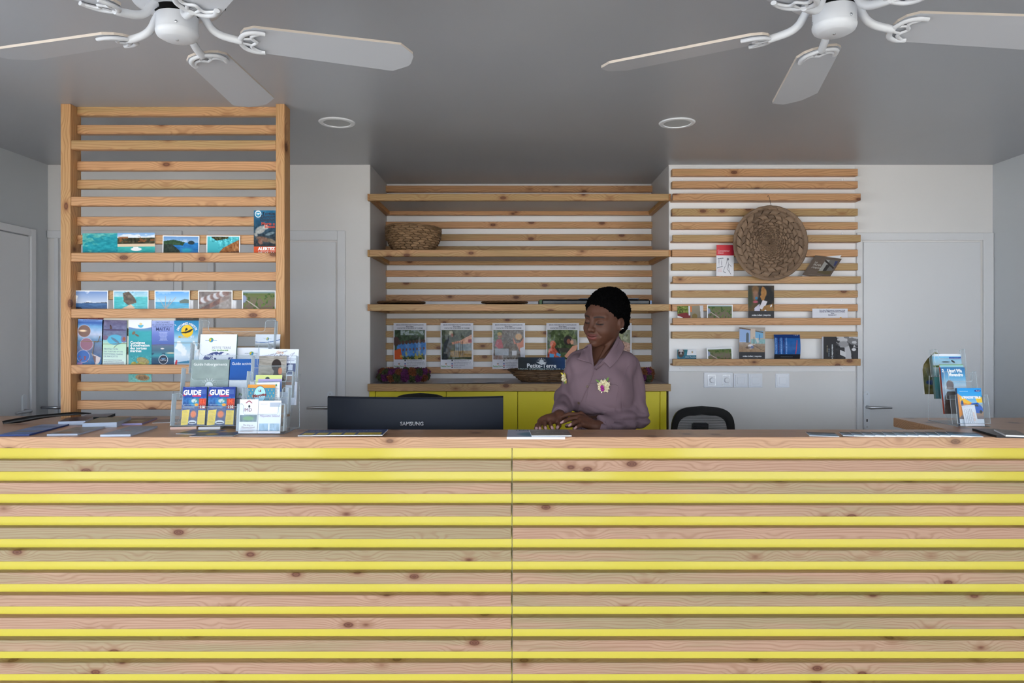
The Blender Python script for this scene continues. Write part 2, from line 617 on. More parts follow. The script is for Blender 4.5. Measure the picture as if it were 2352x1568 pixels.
# the room is wider in front of the counter; its street front is glazed between piers, narrowed to let in more light
tag(add('wall_side_front', join_meshes('wall_side_front', [
    slab(-5.3, XL - .12, 2.2, 2.32, 0, ZC, M_SIDE), slab(XR + .12, 5.3, 2.2, 2.32, 0, ZC, M_SIDE),
    slab(-5.3, -5.18, -2.2, -1.5, 0, ZC, M_SIDE), slab(-5.3, -5.18, 1.7, 2.2, 0, ZC, M_SIDE), slab(-5.3, -5.18, -1.5, 1.7, 2.3, ZC, M_SIDE), slab(5.18, 5.3, -2.2, 2.2, 0, ZC, M_SIDE)])), kind='structure')  # unseen left side opening added to brighten the right wall
FRONT = []
for a, b in ((-5.18, -4.7), (-2.0, -1.3), (.95, 1.65), (4.75, 5.18)):
    FRONT.append(slab(a, b, -2.2, -2.05, 0, ZC, M_SIDE))
FRONT.append(slab(-5.18, 5.18, -2.2, -2.05, 2.3, ZC, M_SIDE))
tag(add('wall_front', join_meshes('wall_front', FRONT)), kind='structure')
tag(box('ground_outside', -30, 30, -40, -3.0, -0.14, -0.04, paint('paving', C(150, 146, 138), 0.8, 0.1), bev=0), kind='structure')

# ---------------------------------------------------------------- doors
def door_handle(parent, x, z, sgn, yf):
    """long back plate with lever; sgn = direction the lever points along x; front faces -y"""
    out = []
    w, h = .019, .115
    for k in range(9):
        a = math.pi * k / 8
        out.append((w * math.cos(a), h - w + w * math.sin(a)))
    for k in range(9):
        a = math.pi + math.pi * k / 8
        out.append((w * math.cos(a), -h + w + w * math.sin(a)))
    pl = add('back_plate', prism_mesh('back_plate', out, -.009, 0, M_ALU, .003), parent, Vector((x, yf, z)) - wloc(parent))
    pts = [(0, 0, .02), (0, -.035, .02), (sgn * .008, -.046, .02), (sgn * .03, -.05, .021), (sgn * .08, -.05, .021), (sgn * .128, -.047, .018)]
    add('lever', tube_mesh('lever', pts, [.011, .010, .011, .0095, .0085, .006], M_STEEL, 10), pl)
    add('keyhole', prism_mesh('keyhole', [(.0035, -.058), (.004, -.052), (-.004, -.052), (-.0035, -.058), (-.0035, -.068), (.0035, -.068)], -.0095, -.009, M_DARK), pl)
    for zz in (.098, -.098):
        add('screw', lathe_mesh('screw', [(.0045, 0), (.0045, .0015), (.003, .002)], M_STEEL, 10), pl, (0, -.0088, zz)).rotation_euler = (math.pi / 2, 0, 0)
    return pl

def back_door(n, u0, u1, vtop, fr, handle):
    x0, x1 = (u0 - U0) / 383, (u1 - U0) / 383
    zt = CZ + (V0 - vtop) / 383
    d = tag(box('door_%d' % n, x0, x1, Yb - .010, Yb - .001, 0.02, zt, M_DOOR, bev=.002), kind='structure')
    for k, (a, b, z0, z1) in enumerate(fr):
        ax, bx = (a - U0) / 383, (b - U0) / 383
        zz0 = 0.02 if z0 is None else CZ + (V0 - z0) / 383
        zz1 = CZ + (V0 - z1) / 383
        box('door_frame', ax, bx, Yb - .016, Yb - .001, zz0, zz1, M_DOOR, d, bev=.002)
    if handle:
        door_handle(d, (handle[0] - U0) / 383, 1.03, handle[1], Yb - .010)
    return d
back_door(1, 1982, 2250, 556, [(2256, 2279, None, 535), (1966, 2256, 552, 535), (1966, 1979, None, 552)], (1988, 1))
back_door(2, 497, 772, 556, [(776, 794, None, 530), (479, 776, 552, 530), (479, 493, None, 552)], (760, -1))
back_door(3, 140, 400, 551, [(402, 420, None, 530), (112, 402, 547, 530), (128, 137, None, 547)], (147, -1))
d4 = tag(box('door_4', XL + .001, XL + .012, 3.2, 4.125, 0.02, 2.045, M_DOOR, bev=.002), kind='structure')
box('door_frame', XL + .001, XL + .022, 4.13, 4.17, 0.02, 2.09, M_DOOR, d4)
box('door_frame', XL + .001, XL + .022, 3.1, 4.13, 2.05, 2.09, M_DOOR, d4)
hp = bpy.data.objects.new('door_handle', None); col.objects.link(hp); hp.parent = d4
hp.location = Vector((XL + .012, 4.075, 1.03)) - wloc(d4)
hp.rotation_euler = (0, 0, math.pi / 2)
def _h4():
    w, h = .019, .115
    out = [(w * math.cos(math.pi * k / 8), h - w + w * math.sin(math.pi * k / 8)) for k in range(9)]
    out += [(w * math.cos(math.pi + math.pi * k / 8), -h + w + w * math.sin(math.pi + math.pi * k / 8)) for k in range(9)]
    add('back_plate', prism_mesh('back_plate', out, -.009, 0, M_ALU, .003), hp)
    pts = [(0, 0, .02), (0, -.035, .02), (-.008, -.046, .02), (-.03, -.05, .021), (-.08, -.05, .021), (-.128, -.047, .018)]
    add('lever', tube_mesh('lever', pts, [.011, .010, .011, .0095, .0085, .006], M_STEEL, 10), hp)
_h4()

# ---------------------------------------------------------------- recessed ceiling lights (switched off)
def downlight(u, v, label):
    s = (V0 - v) / (ZC - CZ)
    Y = F / s
    t = thing('ceiling_spotlight', label, 'ceiling light', ((u - U0) / s, Y, ZC), 0, 'recessed ceiling lights')
    r = 41.5 / s
    add('rim', lathe_mesh('rim', [(r * .74, -.001), (r * .76, -.006), (r * .95, -.005), (r, 0)], M_WHITEP, 40, cap=False), t)
    add('diffuser', lathe_mesh('diffuser', [(r * .75, -.002), (r * .3, -.0025), (.001, -.0025)], mat('diffuser', C(190, 192, 194), .5), 40, cap=False), t)
downlight(774, 281, 'round recessed ceiling light nearest the slatted divider')
downlight(1555, 282, 'round recessed ceiling light in front of the wall slats')

# ---------------------------------------------------------------- reception counter
ctr = thing('reception_counter', 'long reception counter clad in knotty pine slats over glossy yellow panels', 'counter', (0, Yc, 0))
XJ = (1176 - U0) / 641
Wo = [(XL + .003, Yc), (XR - .003, Yc), (XR - .003, 3.18), (1.6686, 3.18), (1.6686, 2.785), (-1.04, 2.785), (-1.04, 3.247), (XL + .003, 3.247)]
def worktop():
    bm = bmesh.new()
    a = [bm.verts.new((x, y, 0)) for x, y in Wo]
    f = bm.faces.new(a)
    r = bmesh.ops.extrude_face_region(bm, geom=[f])
    for v in [g for g in r['geom'] if isinstance(g, bmesh.types.BMVert)]:
        v.co.z += .039
    bmesh.ops.recalc_face_normals(bm, faces=list(bm.faces))
    bmesh.ops.bevel(bm, geom=[e for e in bm.edges], offset=.002, segments=2, affect='EDGES')
    for v in bm.verts:
        v.co.y -= Yc
    me = bpy.data.meshes.new('worktop'); bm.to_mesh(me); bm.free()
    me.materials.append(W_TOP)
    return me
add('worktop', worktop(), ctr, (0, 0, ZT - .039))
DS = .038
for a, b in ((XL + .003, XJ - .0012), (XJ + .0012, XR - .003)):
    box('yellow_panel', a, b, Yc + DS, Yc + DS + .018, 0.0, ZT - .039, M_YEL, ctr, .0008)
PIT, SH, Z1 = 51.68 / 641, 26.0 / 641, CZ - (1056.9 - V0) / 641
for i in range(13):
    z1 = Z1 - i * PIT
    for a, b in ((XL + .004, XJ - .003), (XJ + .002, XR - .004)):
        box('slat', a, b, Yc + .0005, Yc + DS, z1 - SH, z1, W_COUNTER, ctr, .0018)
box('carcass', XL + .01, XR - .01, Yc + DS + .018, 2.765, 0, ZT - .039, M_BOARD, ctr, 0)
box('return_carcass', 1.70, XR - .01, 2.765, 3.15, 0, ZT - .039, M_BOARD, ctr, 0)
box('return_carcass', XL + .01, -1.07, 2.765, 3.22, 0, ZT - .039, M_BOARD, ctr, 0)

# ---------------------------------------------------------------- free-standing slatted divider on the left
YR0, YR1 = 3.167, 3.245
div = thing('slatted_divider', 'tall pine slat display divider between two posts, reaching the ceiling', 'display rack', (-1.5, YR0, ZT))
xa0, xa1 = (139 - U0) / 521, (162 - U0) / 521
xb0, xb1 = (633.5 - U0) / 521, (653.5 - U0) / 521
box('post', xa0, xa1, YR0, YR1, ZT, ZC, W_RACKZ, div)
box('post', xb0, xb1, YR0, YR1, ZT, ZC, W_RACKZ, div)
LR = [(244, 0), (286, 0), (321.5, 1), (369.8, 0), (412, 0), (451, 1), (497, 0), (539, 0), (579.8, 1), (624, 0), (667, 0),
      (709, 1), (752, 0), (795, 0), (837.4, 1), (877, 0), (919.5, 0)]
for v, sh in LR:
    if sh:
        z1 = CZ + (V0 - v) / 521
        box('shelf_slat', xa1, xb0, YR0 + .001, YR0 + .036, z1 - .0405, z1, W_RACK, div, .003)
    else:
        z1 = CZ + (V0 - v) / 514
        box('slat', xa1, xb0, YR0 + .044, YR1 - .001, z1 - .0405, z1, W_RACK, div, .003)

# ---------------------------------------------------------------- slatted board on the back wall
wr = thing('wall_slat_rack', 'white wall board with pine slats and narrow display ledges, right of the niche', 'display rack', (1.47, Yb, 1.26))
yb0 = Yb - .010
box('backing_board', (1537 - U0) / 384, (1964 - U0) / 384, yb0, Yb - .0005, CZ + (V0 - 853) / 384, CZ + (V0 - 382) / 384, M_BOARD, wr, .001)
RR = [(387.5, 0), (415.8, 0), (444.3, 1), (478.9, 0), (510, 0), (539.2, 1), (572.8, 0), (604.3, 0), (634.3, 1), (666.8, 0), (698.3, 0),
      (730, 1), (761.3, 0), (823.9, 1)]
for v, sh in RR:
    if sh:
        z1 = CZ + (V0 - v) / 390.5
        box('shelf_slat', .9206, 2.0263, yb0 - .073, yb0 - .053, z1 - .0405, z1, W_RACK, wr, .002)
        box('ledge', .9206, 2.0263, yb0 - .053, yb0 - .0005, z1 - .0405, z1 - .030, W_RACK, wr, .001)
    else:
        z1 = CZ + (V0 - v) / 387.8
        box('slat', .923, 2.0235, yb0 - .043, yb0 - .0005, z1 - .0412, z1, W_RACK, wr, .002)
capm = lathe_mesh('screw_cap', [(.0075, 0), (.0075, .0012), (.006, .002)], M_WHITEP, 14)
for u, v in ((1567, 411), (1751, 411), (1935, 412), (1567, 536), (1935, 535), (1565, 691), (1933, 690), (1563, 845), (1747, 845), (1933, 845)):
    p = P(u, v, yb0)
    add('screw_cap', capm, wr, Vector((p.x, yb0, p.z)) - wloc(wr)).rotation_euler = (math.pi / 2, 0, 0)

# ---------------------------------------------------------------- niche: slats, shelves, worktop and yellow cabinets
ns = thing('niche_slat_wall', 'row of horizontal pine battens across the back of the niche', 'wall slats', (0, Yn, .9))
YS = Yn - .040
NS = [426, 509, 537.5, 565, 620.6, 648.4, 676.6, 731.5, 759.8, 787.5, 815.5, 843]
box('backing_board', NXL + .005, NXR - .005, Yn - .006, Yn - .0005, .95, ZC - .004, M_BOARD, ns, .001)
for v in NS:
    z1 = CZ + (V0 - v) / 342.5
    box('slat', NXL + .004, NXR - .004, YS, Yn - .006, z1 - .0425, z1, W_RACK, ns, .002)
YF = 4.27
def niche_shelf(v, label):
    z1 = CZ + (V0 - v) / 386.4
    t = thing('niche_shelf', label, 'shelf', (0, YF, z1 - .04), 0, 'white niche shelves edged in pine')
    xl, xr = -.885, .9187
    box('front_edge', xl + .012, xr - .012, YF, YF + .032, z1 - .04, z1, W_RACK, t, .002)
    for a, b in ((xl, xl + .012), (xr - .012, xr)):
        box('corner_edge', a, b, YF, YF + .034, z1 - .04, z1, W_RACKY, t, .001)
    box('side_edge', NXL + .004, NXL + .036, YF + .034, YS - .036, z1 - .04, z1, W_RACKY, t, .002)
    box('side_edge', NXR - .036, NXR - .004, YF + .034, YS - .036, z1 - .04, z1, W_RACKY, t, .002)
    box('back_edge', NXL + .004, NXR - .004, YS - .036, YS - .001, z1 - .04, z1, W_RACK, t, .002)
    box('shelf_board', NXL + .036, NXR - .036, YF + .032, YS - .036, z1 - .016, z1 - .002, M_NICHE, t, .001)
    return z1
ZS1 = niche_shelf(445.0, 'empty top shelf of the niche, just under the ceiling')
ZS2 = niche_shelf(573.4, 'middle shelf of the niche carrying the woven bowl')
ZS3 = niche_shelf(698.2, 'lowest niche shelf carrying flat woven trays and magazines')

ZW = CZ + (V0 - 881.6) / 386.4
wt = thing('niche_worktop', 'grey niche worktop with a thick pine front edge above the yellow cabinets', 'worktop', (0, YF, ZW - .042))
box('front_edge', -.885, .9187, YF, YF + .035, ZW - .043, ZW, W_RACK, wt, .002)
box('top_board', NXL + .005, NXR - .005, YF + .035, Yn - .007, ZW - .03, ZW - .0005, mat('grey_laminate', C(176, 176, 182), .3), wt, .001)
def cabinet(u0, u1, label, plain=False):
    x0, x1 = (u0 - U0) / 384.5, (u1 - U0) / 384.5
    t = thing('base_cabinet', label, 'cabinet', ((x0 + x1) / 2, YF + .02, 0), 0, 'yellow base cabinets in the niche')
    box('body', x0 + .001, x1 - .001, YF + .04, Yn - .01, .08, ZW - .045, M_YEL2, t, 0)
    box('door', x0 + .0015, x1 - .0015, YF + .020, YF + .039, .1, ZW - .047, M_YEL2, t, .0015)
for u0, u1, lb in ((862, 1025, 'yellow base cabinet behind the left half of the monitor'), (1025, 1189, 'yellow base cabinet with its edge just right of the monitor'),
                   (1189, 1353, 'yellow base cabinet directly left of the woman, under the basket'), (1353, 1516, 'yellow base cabinet behind the woman')):
    cabinet(u0, u1, lb)
for u0, u1, lb in ((848, 861.5, 'narrow yellow filler strip at the wall left of the cabinets'), (1516.5, 1531, 'narrow yellow filler strip right of the cabinets behind the woman')):
    tag(box('cabinet_filler', (u0 - U0) / 384.5, (u1 - U0) / 384.5, YF + .022, YF + .05, 0, ZW - .045, M_YEL2), lb, 'cabinet panel')

# ---------------------------------------------------------------- ceiling fans
M_FAN = mat('fan_white', C(204, 206, 211), 0.32, bump=(60, 0.03))
M_BLADE = mat('fan_blade_white', C(184, 186, 192), 0.38, bump=(30, 0.03))
M_BEDGE = mat('fan_blade_edge', C(196, 184, 172), 0.7)
def smooth_path(pts, n=6):
    out = []
    P_ = [Vector(p) for p in pts]
    for i in range(len(P_) - 1):
        p0, p1, p2, p3 = P_[max(i - 1, 0)], P_[i], P_[i + 1], P_[min(i + 2, len(P_) - 1)]
        for k in range(n):
            t = k / n
            out.append(0.5 * ((2 * p1) + (p2 - p0) * t + (2 * p0 - 5 * p1 + 4 * p2 - p3) * t * t + (3 * p1 - p0 - 3 * p2 + p3) * t ** 3))
    out.append(P_[-1])
    return out
def blade_mesh(r0=.158, r1=.632):
    o = [(r0, .020), (r0 + .010, .040), (r0 + .035, .055), (r1 - .055, .066), (r1 - .045, .0655), (r1 - .004, .030), (r1, .018)]
    o = o + [(x, -y) for x, y in reversed(o)]
    bm = bmesh.new()
    a = [bm.verts.new((x, y, 0)) for x, y in o]
    b = [bm.verts.new((x, y, .007)) for x, y in o]
    bm.faces.new(list(reversed(a))); bm.faces.new(b)
    n = len(a)
    for i in range(n):
        f = bm.faces.new((a[i], a[(i + 1) % n], b[(i + 1) % n], b[i])); f.material_index = 1
    bmesh.ops.recalc_face_normals(bm, faces=list(bm.faces))
    me = bpy.data.meshes.new('blade'); bm.to_mesh(me); bm.free()
    me.materials.append(M_BLADE); me.materials.append(M_BEDGE)
    me.transform(R(-10, 'X') @ Matrix.Diagonal((1, 1.09, 1, 1)))
    return me
def arm_mesh():
    pr = []
    pr.append((tube_mesh('a', smooth_path([(.058, 0, .052), (.070, 0, .040), (.086, 0, .016), (.112, 0, .002), (.162, 0, -.006)]), [.0105] * 24 + [.009], M_FAN, 10), I4()))
    tilt = R(-10, 'X')
    def fl(pts, r):
        return (tube_mesh('b', smooth_path(pts), r, M_FAN, 8, flat=.75), tilt)
    z = -.006
    pr.append(fl([(.222, .046, z), (.196, .047, z), (.172, .036, z), (.160, .015, z), (.158, 0, z), (.160, -.015, z), (.172, -.036, z), (.196, -.047, z), (.222, -.046, z)], .0075))
    pr.append(fl([(.214, .046, z), (.190, .030, z), (.188, .016, z), (.200, 0, z), (.188, -.016, z), (.190, -.030, z), (.214, -.046, z)], .0052))
    pr.append(fl([(.161, .010, z), (.188, .016, z)], .0045))
    pr.append(fl([(.161, -.010, z), (.188, -.016, z)], .0045))
    return join_meshes('blade_arm', pr)
FB, FA = blade_mesh(), arm_mesh()
VS = prism_mesh('vent_slot', [(-.010, -.018), (-.004, .018), (.010, .016), (.004, -.020)], -.0012, 0, M_DARK)
def fan(x, y, zb, a0, label):
    t = thing('ceiling_fan', label, 'ceiling fan', (x, y, zb), 0, 'white five-blade ceiling fans')
    h = ZC - zb
    add('canopy', lathe_mesh('canopy', [(.05, .13), (.075, .15), (.08, h - .0005), (.0, h - .0005)], M_FAN, 40, cap=False), t)
    mo = add('motor_housing', lathe_mesh('motor_housing', [(.058, .052), (.088, .056), (.108, .066), (.119, .082), (.121, .118), (.112, .132), (.075, .140), (.05, .141)], M_FAN, 48, cap=False), t)
    for k in range(10):
        a = math.radians(36 * k + 10)
        add('vent_slot', VS, mo, (.1195 * math.sin(a), -.1195 * math.cos(a), .100)).rotation_euler = (0, 0, a)
    add('motor_opening', lathe_mesh('motor_opening', [(.0, .056), (.0585, .0535), (.0585, .062)], M_DARK, 40, cap=False), mo)
    sw = add('switch_housing', lathe_mesh('switch_housing', [(.0, -.0245), (.036, -.0245), (.040, -.0225), (.050, -.017), (.0535, -.009), (.0540, -.004), (.0527, -.0035), (.0527, .037), (.045, .041), (.0, .041)], M_FAN, 48, cap=False), t)
    add('screw', lathe_mesh('screw', [(.0035, 0), (.0035, -.002), (.002, -.003)], M_STEEL, 10), sw, (0, 0, -.0244))
    for k in range(3):
        a = math.radians(120 * k - 68)
        s_ = add('screw', lathe_mesh('screw', [(.0035, 0), (.0035, .002), (.002, .003)], M_STEEL, 10), sw, (.0526 * math.cos(a), .0526 * math.sin(a), .004))
        s_.rotation_euler = (0, math.pi / 2, a)
    for k in range(5):
        a = math.radians(a0 + 72 * k)
        add('blade', FB, t).rotation_euler = (0, 0, a)
        add('blade_arm', FA, t).rotation_euler = (0, 0, a)
fan(-.906, 1.919, 2.294, 19, 'white ceiling fan with five blades above the slatted divider')
fan(.810, 1.830, 2.273, 6, 'white ceiling fan with five blades above the right end of the counter')

# ---------------------------------------------------------------- staff desk, monitor and chairs
M_MON = mat('monitor_shell', C(22, 28, 40), 0.5, spec=0.3, bump=(500, 0.15, 0.0004))
dk = thing('staff_desk', 'low white staff desk behind the counter under the monitor', 'desk', (-.5, 3.08, 0))
box('desk_top', -1.0, -.02, 2.79, 3.36, .715, .74, M_BOARD, dk, .002)
for x in (-.97, -.08):
    for y in (2.82, 3.30):
        box('leg', x, x + .035, y, y + .035, 0, .715, M_ALU, dk, .002)
def monitor():
    cx = ((742 + 1155) / 2 - U0) / 559
    t = thing('computer_monitor', 'dark curved computer monitor seen from behind, standing behind the counter', 'monitor', (cx, 2.95, .74))
    hw, Rr, z0, z1 = .3695, 1.0, .075, 1.2236 - .74
    vs_, fs = [], []
    n = 24
    for i in range(n + 1):
        x = -hw + 2 * hw * i / n
        y = Rr - math.sqrt(Rr * Rr - x * x)
        th = .022 + .018 * (1 - (x / hw) ** 2)
        vs_ += [(x, y, z0), (x, y - .001, z0 + .01), (x, y, z1 - .006), (x, y + .005, z1), (x, y + th - .004, z1), (x, y + th, z1 - .004), (x, y + th, z0)]
    m_ = 7
    for i in range(n):
        for k in range(m_):
            fs.append((i * m_ + k, (i + 1) * m_ + k, (i + 1) * m_ + (k + 1) % m_, i * m_ + (k + 1) % m_))
    fs.append(tuple(range(m_))); fs.append(tuple(n * m_ + k for k in reversed(range(m_))))
    me = mesh('shell', vs_, fs, M_MON, True); me.set_sharp_from_angle(angle=math.radians(35))
    bm = bmesh.new(); bm.from_mesh(me); bmesh.ops.recalc_face_normals(bm, faces=list(bm.faces)); bm.to_mesh(me); bm.free()
    sh = add('shell', me, t)
    scr = []
    for i in range(n + 1):
        x = -hw * .97 + 2 * hw * .97 * i / n
        y = Rr - math.sqrt(Rr * Rr - x * x) + .0235 + .018 * (1 - (x / hw) ** 2)
        scr += [(x, y, z0 + .012), (x, y, z1 - .012)]
    add('screen', mesh('screen', scr, [(2 * i, 2 * i + 1, 2 * i + 3, 2 * i + 2) for i in range(n)], mat('screen_off', C(10, 11, 14), .1), True), sh)
    st = add('stand', tube_mesh('stand', [(0, .06, .01), (0, .06, .2), (0, .05, .3)], .022, M_BLACKP, 12), t)
    add('foot', prism_mesh('foot', [(-.12, 0), (.12, 0), (.11, .012), (-.11, .012)], -.04, .15, M_BLACKP, .002), t)
    tx = text_mesh('SAMSUNG', .0215, mat('chrome_letters', C(214, 216, 220), .2, metal=.9), bold=.0006, sx=.98)
    lt = add('lettering', tx, sh, (-.004, -.0022, 1.483 - (976.5 - 768) / 559 - .74))
    lt['label'] = 'silver maker lettering'
monitor()

def chair(x, y, ztop, label, rz=0.0):
    """mesh-backed swivel chair facing the camera; the back stands at y, seat towards the counter"""
    t = thing('office_chair', label, 'chair', (x, y - .22, 0), rz, 'black mesh office chairs')
    yb_, w, hb = .22, .184, .46
    z0, z1 = ztop - hb, ztop
    def rr(sc, n=40):
        pts = []
        for k in range(n):
            a = 2 * math.pi * k / n
            ca, sa = math.cos(a), math.sin(a)
            px = (abs(ca) ** .34) * math.copysign(1, ca) * w * sc
            pz = (abs(sa) ** .34) * math.copysign(1, sa) * (hb / 2) * sc
            taper = 1 - .07 * (pz / (hb / 2)) if pz < 0 else 1.0 - .02 * (pz / (hb / 2)) ** 2
            crown = -.028 * (px / w) ** 2 if pz > 0 else 0
            pts.append((px * taper, (px / w) ** 2 * -.03 - .05 * (pz / hb), (z0 + z1) / 2 + pz + crown))
        return pts
    outer = rr(1.0); inner = rr(.80)
    inner = [(a, b, c - .004) for a, b, c in inner]
    n = len(outer)
    vs_ = [(p[0], yb_ + p[1] - .014, p[2]) for p in outer] + [(p[0], yb_ + p[1] - .014, p[2]) for p in inner] + \
          [(p[0], yb_ + p[1] + .014, p[2]) for p in inner] + [(p[0], yb_ + p[1] + .014, p[2]) for p in outer]
    fs = []
    for i in range(n):
        j = (i + 1) % n
        for k in range(4):
            l = (k + 1) % 4
            fs.append((k * n + i, k * n + j, l * n + j, l * n + i))
    me = mesh('back_frame', vs_, fs, M_BLACKP)
    bm = bmesh.new(); bm.from_mesh(me); bmesh.ops.recalc_face_normals(bm, faces=list(bm.faces))
    bmesh.ops.bevel(bm, geom=[e for e in bm.edges if e.calc_face_angle(0) > .9], offset=.005, segments=2, affect='EDGES')
    bm.to_mesh(me); bm.free()
    add('back_frame', me, t)
    gm = mat('chair_mesh', C(70, 76, 86), .8, alpha=.30)
    g = []
    gf = []
    N = 16
    for i in range(N + 1):
        for k in range(N + 1):
            px = -w * .84 + 2 * w * .84 * i / N; pz = -hb / 2 * .84 + hb * .84 * k / N
            g.append((px, yb_ + (px / w) ** 2 * -.03 - .05 * (pz / hb), (z0 + z1) / 2 + pz))
    for i in range(N):
        for k in range(N):
            a = i * (N + 1) + k
            gf.append((a, a + N + 1, a + N + 2, a + 1))
    add('mesh_back', mesh('mesh_back', g, gf, gm, True), t)
    # weave threads across the mesh
    th = [(tube_mesh('w', [(px, yb_ + (px / w) ** 2 * -.03 - .05 * (pz / hb), (z0 + z1) / 2 + pz) for px in np.linspace(-w * .84, w * .84, 9)], .0011, M_BLACKP, 3), I4()) for pz in np.linspace(-hb * .40, hb * .40, 40)]
    o = add('mesh_threads', join_meshes('mesh_threads', th), t)
    o['kind'] = 'stuff'
    add('lumbar_support', prism_mesh('lumbar_support', [(-.045, z1 - .33), (.045, z1 - .33), (.047, z1 - .11), (.042, z1 - .102), (-.042, z1 - .102), (-.047, z1 - .11)], yb_ + .004, yb_ + .03, M_BLACKP, .004), t)
    add('back_bracket', tube_mesh('back_bracket', smooth_path([(0, yb_ + .03, z1 - .2), (0, yb_ + .07, z0 - .02), (0, yb_ + .02, z0 - .17), (0, 0, z0 - .19)]), .02, M_BLACKP, 8, flat=1.6), t)
    zs = z0 - .12
    seat = [(.23 * (abs(math.cos(a)) ** .5) * math.copysign(1, math.cos(a)), .22 * (abs(math.sin(a)) ** .5) * math.copysign(1, math.sin(a))) for a in [2 * math.pi * k / 32 for k in range(32)]]
    sm_ = prism_mesh('seat', seat, -.03, .03, mat('chair_fabric', C(24, 24, 28), .9, bump=(400, .2)), .012)
    sm_.transform(R(90, 'X'))
    add('seat', sm_, t, (0, -.03, zs))
    add('gas_lift', lathe_mesh('gas_lift', [(.03, .07), (.03, .22), (.014, .23), (.014, zs - .03)], M_STEEL, 16), t)
    for k in range(5):
        a = 2 * math.pi * k / 5
        l = add('base_leg', tube_mesh('base_leg', [(.02 * math.cos(a), .02 * math.sin(a), .09), (.28 * math.cos(a), .28 * math.sin(a), .065)], [.02, .014], M_BLACKP, 8), t)
        add('caster', lathe_mesh('caster', [(.0, -.02), (.027, -.02), (.029, 0), (.027, .02), (0, .02)], M_BLACKP, 16, cap=False), l, (.28 * math.cos(a), .28 * math.sin(a), .03)).rotation_euler = (math.pi / 2, 0, a)
chair((967 - U0) / 400, 4.125, 1.150, 'black mesh office chair whose top edge shows above the monitor')
chair((1610 - U0) / 398, 4.15, 1.073, 'black mesh office chair right of the woman, below the light switches')

# ---------------------------------------------------------------- switches on the back wall
M_SW = mat('switch_plastic', C(232, 236, 244), 0.18)
def plate(u0, u1, v0, v1):
    a, b = P(u0, v1, Yb), P(u1, v0, Yb)
    return a.x, b.x, a.z, b.z
x0, x1, z0, z1 = plate(1616, 1683, 855, 889.5)
t = thing('dimmer_switch', 'double dimmer plate with two round knobs, first in the row of switches', 'switch', ((x0 + x1) / 2, Yb, z0))
box('plate', x0, x1, Yb - .009, Yb - .0005, z0, z1, M_SW, t, .003)
for u in (1633.6, 1667):
    a, b, c, d = plate(u - 9, u + 9, 860, 885)
    fr = box('insert_frame', a, b, Yb - .0115, Yb - .008, c, d, M_STEEL, t, .001)
    box('insert', a + .003, b - .003, Yb - .0135, Yb - .009, c + .003, d - .003, M_SW, fr, .001)
    kb = add('knob', lathe_mesh('knob', [(.0165, 0), (.016, .010), (.013, .014), (0, .014)], M_SW, 28, cap=False), t, Vector(((a + b) / 2 + .002, Yb - .013, (c + d) / 2)) - wloc(t))
    kb.rotation_euler = (math.pi / 2, 0, 0)
for u, lb in ((1701, 'white square rocker switch beside the double dimmer plate'), (1734.5, 'white square rocker switch, second right of the dimmer plate'), (1796.5, 'white square rocker switch standing apart, nearest the door')):
    x0, x1, z0, z1 = plate(u - 16, u + 16, 857.5, 889.5)
    t = thing('rocker_switch', lb, 'switch', ((x0 + x1) / 2, Yb, z0), 0, 'square wall switches')
    box('plate', x0, x1, Yb - .006, Yb - .0005, z0, z1, M_SW, t, .003)
    box('surround', x0 + .007, x1 - .007, Yb - .010, Yb - .005, z0 + .007, z1 - .007, M_SW, t, .004)
    box('rocker', x0 + .020, x1 - .020, Yb - .0125, Yb - .008, z0 + .020, z1 - .020, M_SW, t, .0015)

# ---------------------------------------------------------------- printed matter
PM = print_mat('print_satin', 0.35)
PG = print_mat('print_gloss', 0.3, coat=0.25)
PL = print_mat('print_laminated', 0.4, coat=0.22, wrinkle=0.6)
SHEETS = []
def place_texts(o, w, h, texts, dy=-.0007):
    """texts: (body, cx, baseline from top, size / sheet width, colour, options)"""
    for t in texts:
        body, cx, y, sz, rgb = t[:5]
        kw = dict(t[5]) if len(t) > 5 else {}
        rot = kw.pop('rot', 0)
        me = text_mesh(body, sz * w, ink(rgb), **kw)
        if rot:
            me.transform(R(rot, 'Y'))
        add('lettering', me, o, ((cx - .5) * w, dy, h * (1 - y)))

def sheet(name, label, cat, u0, u1, v0, v1, Y, cv, extra=0.0, thick=.004, lean=0, roll=0, yaw=0, group=None, texts=(), bend=None, pm=None, parent=None, edge=None, res=None):
    """upright sheet: pixel box in the photo at depth Y gives its real size; extra = part hidden behind the lip (m)"""
    s = F / Y
    w, hv = (u1 - u0) / s, (v1 - v0) / s
    h = hv + extra
    me = sheet_mesh(name, w, h, cv, pm or PM, thick, bend, edge)
    o = add(name, me)
    o.location = ((u0 + u1) / 2 / s - U0 / s, Y, CZ + (V0 - v1) / s - extra)
    o.rotation_euler = (math.radians(lean), math.radians(roll), math.radians(yaw))
    tag(o, label, cat, group)
    place_texts(o, w, h, texts)
    return o
def cvpx(u0, u1, v0, v1, extra_frac=0.0, k=1.25, base=(255, 255, 255)):
    return Cv(max(24, int((u1 - u0) * k)), max(24, int((v1 - v0) * (1 + extra_frac) * k)), base)

